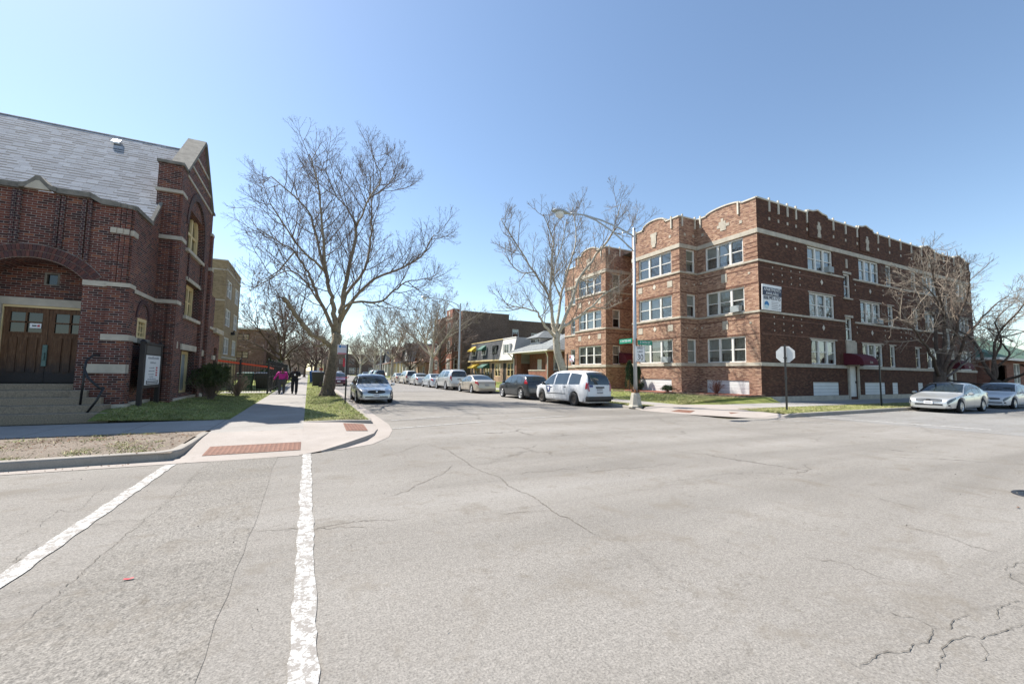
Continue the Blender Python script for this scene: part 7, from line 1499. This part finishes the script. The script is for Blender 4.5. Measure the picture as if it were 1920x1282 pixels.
# far lamp
fl = thing('street_lamp', 'distant grey street lamp between the row houses and the tall brick apartments', 'street lamp', (14.5, 42.5, .15))
m = MB(); m.lathe([(.3, 0), (.19, .65), (0, .65)], 8, Matrix.Translation((14.5, 42.5, .15))); m.build('base', 'old_conc', fl); m = MB(); m.tube([(14.5, 42.5, .8), (14.5, 42.5, 9.1)], [.11, .075], 12); m.build('pole', 'galv', fl)
m = MB(); m.tube([(14.5, 42.5, 8.8), (13.6, 42.5, 9.15), (12.4, 42.5, 9.4), (11.2, 42.5, 9.4)], .04, 6); m.tube([(14.5, 42.5, 7.9), (13.6, 42.5, 8.7), (12.4, 42.5, 9.38)], .035, 6); m.build('arm', 'galv', fl); cobra(10.7, 42.5, 9.38, fl)
fl2 = copy_tree(fl); fl2.location = (14.4, 96, .15); fl2['label'] = 'thin street lamp farther away by the gabled houses'
for o in (lp, fl, fl2): o['group'] = 'street lamps on the right side of the street'
# stop sign seen from behind
sp = thing('stop_sign', 'back of a grey eight-sided stop sign on a black post at the right corner', 'stop sign', (19.25, 11.35, .14))
m = MB(); m.box(19.22, 11.32, .1, 19.28, 11.38, 3.06); m.build('post', 'black_iron', sp)
m = MB(); oc = [(.395*math.cos(R(22.5+45*k)), .395*math.sin(R(22.5+45*k))) for k in range(8)]
ax = Vector((.34, -.94, 0)).normalized(); ax = Vector((-.30, .954, 0)); nn = Vector((.954, .30, 0)); c0 = Vector((19.29, 11.36, 2.63))
m.prism(oc, lambda a, z: tuple(c0+ax*a+Vector((0, 0, z))+nn*.03), lambda a, z: tuple(c0+ax*a+Vector((0, 0, z))+nn*.022)); m.build('sign_back', 'alu', sp)
m = MB(); m.prism(oc, lambda a, z: tuple(c0+ax*a*.995+Vector((0, 0, z*.995))+nn*.034), lambda a, z: tuple(c0+ax*a*.995+Vector((0, 0, z*.995))+nn*.031)); fc = m.build('sign_face', 'ink_red', sp)
text_mesh('STOP', 'lettering', 'sign_white', fc, plane_mat(tuple(c0+nn*.036), tuple(ax), (0, 0, 1)), .30, sx=.95)
m = MB(); m.box(19.205, 11.30, 1.55, 19.295, 11.40, 1.62); m.box(19.205, 11.30, 2.45, 19.295, 11.40, 2.50); m.build('post_clamp', 'black_iron', sp)
pp = thing('sign_post', 'plain black sign post without a sign in front of the shaded entrance', 'sign post', (27.75, 11.42, .14))
m = MB(); m.box(27.72, 11.39, .1, 27.78, 11.45, 2.95); m.build('post', 'black_iron', pp); m = MB(); m.hexa([(27.77, 11.445, 2.3), (28.18, 11.615, 2.3), (28.17, 11.63, 2.3), (27.76, 11.46, 2.3), (27.77, 11.445, 2.9), (28.18, 11.615, 2.9), (28.17, 11.63, 2.9), (27.76, 11.46, 2.9)]); m.build('sign_plate', 'ink_red', pp)
np_ = thing('parking_sign', 'small white parking sign on a black post behind the roof of the white minivan', 'sign', (14.3, 21.3, .14))
m = MB(); m.box(14.27, 21.42, .1, 14.33, 21.48, 2.86); m.build('post', 'black_iron', np_); m = MB(); m.box(14.27, 20.70, 2.36, 14.285, 21.18, 2.76); pb = m.build('plate', 'sign_white', np_)
m = MB(); m.box(14.262, 21.02, 2.60, 14.269, 21.14, 2.72); m.box(14.262, 20.74, 2.40, 14.269, 21.14, 2.425); m.build('print', 'ink_red', pb); m = MB(); m.box(14.27, 21.18, 2.50, 14.285, 21.43, 2.53); m.build('arm', 'black_iron', np_)
# bus stop flag
bs_ = thing('bus_stop_sign', 'pale bus stop flag sign on a thin black post by the left kerb', 'bus stop sign', (1.54, 20.04, .14))
m = MB(); m.box(1.51, 20.01, .1, 1.57, 20.07, 2.82); m.build('post', 'black_iron', bs_); m = MB(); m.box(1.12, 20.03, 2.36, 1.51, 20.045, 2.79); fb = m.build('flag', m_plain('pale_sign', (.55, .52, .56), .5, var=.06), bs_)
m = MB(); m.box(1.14, 20.026, 2.37, 1.50, 20.031, 2.41); m.build('red_stripe', 'ink_red', fb); m = MB(); m.lathe([(0, 0), (.055, 0)], 16, Matrix.Translation((1.23, 20.027, 2.70)) @ Matrix.Rotation(R(90), 4, 'X')); m.box(1.30, 20.026, 2.68, 1.46, 20.031, 2.72); m.build('route_mark', 'logo_blue', fb)
m = MB(); m.box(1.50, 19.98, 1.28, 1.58, 20.02, 1.34); m.build('post_clip', 'ink_red', bs_)
# church notice board
nb = thing('notice_board', 'black notice board with a white lettered panel on two posts by the church wall', 'notice board', (-4.5, 17.3, .4))
m = MB(); bx = -4.62
for y in (16.52, 18.15): m = MB(); m.box(bx-.06, y-.06, .2, bx+.06, y+.06, 2.42); m.hexa([(bx-.08, y-.08, 2.42), (bx+.08, y-.08, 2.42), (bx+.08, y+.08, 2.42), (bx-.08, y+.08, 2.42), (bx-.02, y-.02, 2.50), (bx+.02, y-.02, 2.50), (bx+.02, y+.02, 2.50), (bx-.02, y+.02, 2.50)]); m.build('post', 'dark_wood', nb)
m = MB(); m.box(bx-.05, 16.58, .98, bx+.05, 18.09, 2.36); m.box(bx-.07, 16.5, 2.36, bx+.09, 18.2, 2.42); m.build('case', 'dark_wood', nb)
m = MB(); m.box(bx+.05, 16.66, 1.08, bx+.062, 18.02, 2.02); pn = m.build('panel', 'sign_white', nb)
m = MB(); m.box(bx+.05, 16.66, 2.06, bx+.06, 18.02, 2.32); m.build('header', m_plain('slate_print', (.06, .058, .055), .5, var=0), nb)
m = MB()
for (a, b, z, h) in ((16.82, 17.86, 1.90, .085), (17.05, 17.6, 1.76, .06), (17.0, 17.45, 1.60, .045), (16.95, 17.5, 1.50, .045), (16.95, 17.45, 1.40, .04), (17.05, 17.4, 1.32, .04), (16.9, 17.7, 1.245, .04)):
    y = a
    while y < b: w = rp.uniform(.04, .12); m.box(bx+.062, y, z, bx+.064, min(b, y+w), z+h*rp.uniform(.6, 1)); y += w+.025
m.build('lettering', 'ink_grey', pn)
m = MB(); m.box(bx+.062, 16.78, 1.10, bx+.065, 17.9, 1.22); m.build('lettering_band', 'ink', pn)
m = MB()
for z in (1.125, 1.18):
    y = 16.85
    while y < 17.8: w = rp.uniform(.04, .10); m.box(bx+.065, y, z, bx+.067, y+w, z+.03); y += w+.02
m.build('lettering', 'sign_white', pn); m = MB()
for k in range(4): m.box(bx+.062, 17.62, 1.36+k*.08, bx+.064, 17.78, 1.41+k*.08)
m.build('lettering', 'ink_red', pn)
# hand rail
hr = thing('handrail', 'curved black iron handrail beside the church entrance steps', 'handrail', (-5.6, 15.5, .5))
m = MB(); m.tube([(-5.62, 15.62, .57), (-5.60, 15.62, 1.2), (-5.585, 15.62, 1.75)], .028, 8); m.tube([(-5.38, 15.86, 1.95), (-5.5, 15.80, 1.95), (-5.585, 15.66, 1.80), (-5.57, 15.55, 1.55), (-5.44, 15.42, 1.32), (-5.22, 15.36, 1.10), (-5.12, 15.36, 1.02), (-5.10, 15.42, 1.06)], .03, 8); m.build('rail', 'black_iron', hr, smooth=True)
m = MB(); m.tube([(-5.07, 15.36, 1.05), (-5.20, 15.36, .70), (-5.37, 15.34, .37)], .028, 8); m.tube([(-5.09, 15.37, 1.03), (-5.12, 15.38, 1.07)], .032, 6); m.build('post', 'black_iron', hr, smooth=True)
# iron fence
fz = .16
def fence_run(label, pts, posts_at, red=None, h=1.95):
    t = thing('iron_fence', label, 'fence', (*pts[0], fz), group='black iron fence around the yard beyond the church')
    a, b = Vector((*pts[0], fz)), Vector((*pts[1], fz)); L = (b-a).length; d = (b-a).normalized(); m = MB(); n = int(L/.135)
    for k in range(n+1):
        p = a+d*(L*k/n); s = .011; m.box(p.x-s, p.y-s, fz+.08, p.x+s, p.y+s, fz+h-.02); m.hexa([(p.x-s*1.6, p.y-s*1.6, fz+h-.02), (p.x+s*1.6, p.y-s*1.6, fz+h-.02), (p.x+s*1.6, p.y+s*1.6, fz+h-.02), (p.x-s*1.6, p.y+s*1.6, fz+h-.02)]+[(p.x, p.y, fz+h+.09)]*4)
    q = Vector((-d.y, d.x, 0))*.02
    for z in (.18, 1.0, h-.22):
        m.hexa([tuple(a-q+Vector((0, 0, z))), tuple(b-q+Vector((0, 0, z))), tuple(b+q+Vector((0, 0, z))), tuple(a+q+Vector((0, 0, z))), tuple(a-q+Vector((0, 0, z+.045))), tuple(b-q+Vector((0, 0, z+.045))), tuple(b+q+Vector((0, 0, z+.045))), tuple(a+q+Vector((0, 0, z+.045)))])
    m.build('railing', 'black_iron', t)
    for k in posts_at:
        p = a+d*k; m = MB(); m.box(p.x-.05, p.y-.05, 0.05, p.x+.05, p.y+.05, fz+h+.08); m.lathe([(.0, fz+h+.2), (.05, fz+h+.14), (.03, fz+h+.08)], 8, Matrix.Translation((p.x, p.y, 0))); m.build('post', 'black_iron', t)
    if red:
        z0, z1 = red[:2]; l2 = L*red[2] if len(red) > 2 else L; c = a+d*l2; m = MB(); qq = Vector((-d.y, d.x, 0))*.03
        m.hexa([tuple(a-qq*1.2+Vector((0, 0, z0))), tuple(c-qq*1.2+Vector((0, 0, z1))), tuple(c+qq*1.2+Vector((0, 0, z1))), tuple(a+qq*1.2+Vector((0, 0, z0))), tuple(a-qq*1.2+Vector((0, 0, z0+.10))), tuple(c-qq*1.2+Vector((0, 0, z1+.10))), tuple(c+qq*1.2+Vector((0, 0, z1+.10))), tuple(a+qq*1.2+Vector((0, 0, z0+.10)))]); m.build('barrier_tape', 'red_rail', t)
    return t
fence_run('black iron picket fence with a red strip, facing the camera beyond the church lawn', ((-5.3, 29.8), (-2.22, 29.8)), (0, 1.6, 3.08), (1.98, 1.58))
fence_run('black iron picket fence running beside the pavement past the walking people', ((-2.22, 29.95), (-2.22, 56.0)), (2.4, 4.9, 7.3, 9.8, 12.2, 14.6, 17, 19.5, 22, 24.5), (1.55, 1.5, .14))
fence_run('low black iron fence in front of the bungalow and row houses', ((19.8, 46.0), (19.8, 64.0)), (0, 3, 6, 9, 12, 15, 18), h=1.3)
# wheeled bins
def wbin(label, x, y, mat, rz, h=1.05, w=.58, group='wheeled bins by the left pavement'):
    t = thing('wheeled_bin', label, 'bin', (x, y, .15), group=group); m = MB(); a = w/2
    m.hexa([(x-a*.78, y-a*.85, .22), (x+a*.78, y-a*.85, .22), (x+a*.78, y+a*.7, .22), (x-a*.78, y+a*.7, .22), (x-a, y-a*1.2, .15+h*.9), (x+a, y-a*1.2, .15+h*.9), (x+a, y+a*1.1, .15+h*.9), (x-a, y+a*1.1, .15+h*.9)]); m.build('body', mat, t, bevel=.03)
    m = MB(); m.hexa([(x-a*1.06, y-a*1.3, .15+h*.9), (x+a*1.06, y-a*1.3, .15+h*.9), (x+a*1.06, y+a*1.25, .15+h*.9), (x-a*1.06, y+a*1.25, .15+h*.9), (x-a, y-a*1.2, .15+h*.95), (x+a, y-a*1.2, .15+h*.95), (x+a*.9, y+a*1.1, .15+h), (x-a*.9, y+a*1.1, .15+h)]); m.build('lid', mat, t, bevel=.02)
    for s in (-1, 1): m = MB(); m.lathe([(0, -.03), (.10, -.03), (.10, .03), (0, .03)], 14, Matrix.Translation((x+s*a*.8, y+a*.6, .25)) @ Matrix.Rotation(R(90), 4, 'Y')); m.build('wheel', 'rubber', t)
    return t
wbin('black wheeled bin on the grass strip behind the big left tree', .82, 42.6, 'bin_black', 0, 1.4, 1.05); wbin('blue wheeled bin beyond the black one on the grass strip', .62, 55, 'bin_blue', 0, 1.45, 1.0)
wbin('dark green wheeled bin in the yard behind the iron fence', -4.0, 35.2, 'bin_green', 0, 1.3, .95); wbin('black wheeled bin in the yard near the corner of the iron fence', -3.0, 36, 'bin_black', 0, 1.3, 1.0)
# small things by the far crossing
ts = thing('traffic_signal', 'tiny traffic signal over the far crossing', 'traffic signal', (1.5, 165, .15)); m = MB(); m.tube([(1.3, 165, .1), (1.3, 165, 6.5)], .1, 8); m.tube([(1.3, 165, 6.2), (6.0, 165, 6.6)], .06, 6); m.build('mast', 'galv', ts); m = MB(); m.box(5.7, 164.8, 5.6, 6.1, 165.2, 6.7); m.build('signal_head', 'bin_green', ts)
rs = thing('shop_sign', 'small red round sign by the far crossing', 'sign', (4.0, 120, .15)); m = MB(); m.tube([(2.4, 100, .1), (2.4, 100, 2.2)], .04, 6); m.build('post', 'galv', rs); m = MB(); m.box(2.15, 99.96, 1.7, 2.85, 100.0, 2.25); m.build('plate', 'red_rail', rs)
bn = thing('street_banner', 'tiny pink banner on a pole before the far shops', 'banner', (9.5, 150, .15)); m = MB(); m.tube([(11.8, 160, .1), (11.8, 160, 7.5)], .09, 6); m.build('pole', 'galv', bn); m = MB(); m.box(11.0, 159.95, 3.2, 11.7, 160.0, 6.2); m.build('cloth', 'ink_red', bn)
# ------------------------------------------------------------------ people
def skin_mesh(verts, edges, radii, name, mat, par, sub=1, root=0):
    me = bpy.data.meshes.new(name); me.from_pydata([tuple(v) for v in verts], edges, []); o = bpy.data.objects.new(name, me); C.objects.link(o)
    md = o.modifiers.new('skin', 'SKIN'); md.use_smooth_shade = True
    for i, r in enumerate(radii): sv = me.skin_vertices[0].data[i]; sv.radius = (r if isinstance(r, tuple) else (r, r)); sv.use_root = (i == root)
    s = o.modifiers.new('sub', 'SUBSURF'); s.levels = sub; s.render_levels = sub
    dg = bpy.context.evaluated_depsgraph_get(); m2 = bpy.data.meshes.new_from_object(o.evaluated_get(dg)); bpy.data.objects.remove(o); bpy.data.meshes.remove(me)
    m2.materials.clear(); m2.materials.append(M[mat]); m2.polygons.foreach_set('use_smooth', [True]*len(m2.polygons)); n = bpy.data.objects.new(name, m2); C.objects.link(n); n.parent = par; return n
def person(label, x, y, jacket, trousers, H=1.66, wide=1.0, stride=1, armout=.0, hold=None, face=-1):
    """walks along -Y towards the camera; built in local metres, front = -Y"""
    t = thing('person', label, 'person', (x, y, .15)); k = H/1.70; f = face
    J = dict(pel=(0, 0, .92), wa=(0, .01, 1.06), ch=(0, -.0, 1.28), nk=(0, .0, 1.43), hd=(0, .02*f, 1.50), hd2=(0, .03*f, 1.60), top=(0, .01*f, 1.67))
    sw = .19*wide; hp = .095*wide; S = stride
    L = dict(hip=(-hp, 0, .88), kn=(-hp*1.05, f*(.13 if S > 0 else -.02), .49), an=(-hp, f*(.20 if S > 0 else -.20), .09 if S > 0 else .13), to=(-hp*1.1, f*(.36 if S > 0 else -.06), .045 if S > 0 else .05))
    Rr = dict(hip=(hp, 0, .88), kn=(hp*1.05, f*(-.02 if S > 0 else .13), .49), an=(hp, f*(-.20 if S > 0 else .20), .13 if S > 0 else .09), to=(hp*1.1, f*(-.06 if S > 0 else .36), .05 if S > 0 else .045))
    sc_ = lambda p: Vector(p)*k
    la = [(-sw, 0, 1.39), (-sw-.07-armout*.5, -f*.05, 1.14), (-sw-.09-armout, f*.02, .93), (-sw-.10-armout, f*.05, .86)]; ra = [(sw, 0, 1.39), (sw+.07, f*.04, 1.14), (sw+.07, f*.14, .93), (sw+.06, f*.17, .86)]
    if hold: ra = [(sw, 0, 1.39), (sw+.09, f*.04, 1.15), (.06, f*.25, 1.17), (.0, f*.28, 1.18)]
    # one continuous body
    V = [J['pel'], J['wa'], J['ch'], J['nk'], J['hd'], J['hd2'], J['top']] + list(L.values()) + list(Rr.values()) + la + ra
    E = [(0, 1), (1, 2), (2, 3), (3, 4), (4, 5), (5, 6), (0, 7), (7, 8), (8, 9), (9, 10), (0, 11), (11, 12), (12, 13), (13, 14), (2, 15), (15, 16), (16, 17), (17, 18), (2, 19), (19, 20), (20, 21), (21, 22)]
    rad = [(.13*wide, .10), (.12*wide, .095), (.14*wide, .10), (.055, .055), (.066, .075), (.078, .095), (.05, .06), .075, .055, .04, (.035, .03), .075, .055, .04, (.035, .03), .055, .042, .03, (.03, .022), .055, .042, .03, (.03, .022)]
    skin_mesh([sc_(v) for v in V], E, [tuple(c*k for c in r) if isinstance(r, tuple) else r*k for r in rad], 'body', 'skin', t)
    # fingers and thumb on both hands, nose and ears
    for arm, sd in ((la, -1), (ra, 1)):
        w = sc_(arm[3]); d = (sc_(arm[3])-sc_(arm[2])).normalized(); sx = Vector((0, f, 0)); sx = (sx-d*sx.dot(d)).normalized()
        vv, ee, rr = [w-d*.01], [], [.02]
        for j, ln in enumerate((.075, .085, .08, .062)):
            b = w+d*.03+sx*(.028-.019*j); i0 = len(vv); vv += [b, b+d*ln*.5, b+d*ln*.85+Vector((-sd*.02, 0, 0))]; ee += [(0, i0), (i0, i0+1), (i0+1, i0+2)]; rr += [.010, .009, .007]
        i0 = len(vv); vv += [w+d*.0+sx*.035, w+d*.045+sx*.052]; ee += [(0, i0), (i0, i0+1)]; rr += [.011, .008]
        skin_mesh(vv, ee, rr, 'hand', 'skin', t)
    hc = sc_(J['hd2']); m = MB(); m.hexa([tuple(hc+Vector(p)) for p in ((-.014, f*.085, -.035), (.014, f*.085, -.035), (.010, f*.08, .02), (-.010, f*.08, .02), (-.010, f*.118, -.032), (.010, f*.118, -.032), (.005, f*.095, .018), (-.005, f*.095, .018))]); m.build('nose', 'skin', t, local=True)
    m = MB()
    for sd in (-1, 1): m.box(hc.x+sd*.033-.013, hc.y+f*.083, hc.z+.012, hc.x+sd*.033+.013, hc.y+f*.092, hc.z+.024)
    m.box(hc.x-.025, hc.y+f*.075, hc.z-.068, hc.x+.025, hc.y+f*.088, hc.z-.060); m.build('face_features', 'hair', t, local=True)
    # clothes follow the body
    jv = [J['wa'], (0, 0, .96), J['ch'], (0, 0, 1.405)] + la[:3] + ra[:3]; je = [(1, 0), (0, 2), (2, 3), (2, 4), (4, 5), (5, 6), (2, 7), (7, 8), (8, 9)]; jr = [(.165*wide, .145), (.168*wide, .14), (.175*wide, .14), (.075, .08), .080, .066, .052, .080, .066, .052]
    skin_mesh([sc_(v) for v in jv], je, [tuple(c*k for c in r) if isinstance(r, tuple) else r*k for r in jr], 'jacket', jacket, t)
    tv = [(0, 0, .94)] + [L['hip'], L['kn'], (L['an'][0], L['an'][1], L['an'][2]-.01)] + [Rr['hip'], Rr['kn'], (Rr['an'][0], Rr['an'][1], Rr['an'][2]-.01)]
    skin_mesh([sc_(v) for v in tv], [(0, 1), (1, 2), (2, 3), (0, 4), (4, 5), (5, 6)], [(.160*wide*k, .135*k), .118*k, .098*k, .088*k, .118*k, .098*k, .088*k], 'trousers', trousers, t)
    for g_ in (L, Rr):
        a, b = sc_(g_['an']), sc_(g_['to']); skin_mesh([a+Vector((0, -f*.05, -.03)), a+Vector((0, 0, -.02)), b], [(0, 1), (1, 2)], [.058, .062, .050], 'shoe', 'black_cloth', t)
    skin_mesh([hc+Vector((0, -f*.02, .075)), hc+Vector((0, -f*.055, .03)), hc+Vector((0, -f*.06, -.03))], [(0, 1), (1, 2)], [(.10, .095), (.105, .085), (.092, .06)], 'hair', 'hair', t)
    if hold:
        m = MB(); p = sc_(ra[3])+Vector((0, f*.04, .03)); m.lathe([(0, -.05), (.035, -.05), (.042, .06), (0, .06)], 12, Matrix.Translation(p)); c = m.build('paper_cup', 'sign_white', None, uv=False); c.location = (0, 0, 0); c.location = (x, y, .15); tag(c, 'small white cup in the hand of the walking person in black', 'cup')
    return t
person('walking person in a magenta jacket and grey trousers by the iron fence', -1.42, 29.2, 'magenta', 'grey_cloth', 1.60, 1.18, 1, .16)
person('walking person in black clothes beside the one in magenta', -.72, 28.8, 'black_cloth', 'black_cloth', 1.66, 1.12, -1, .03, hold=True)
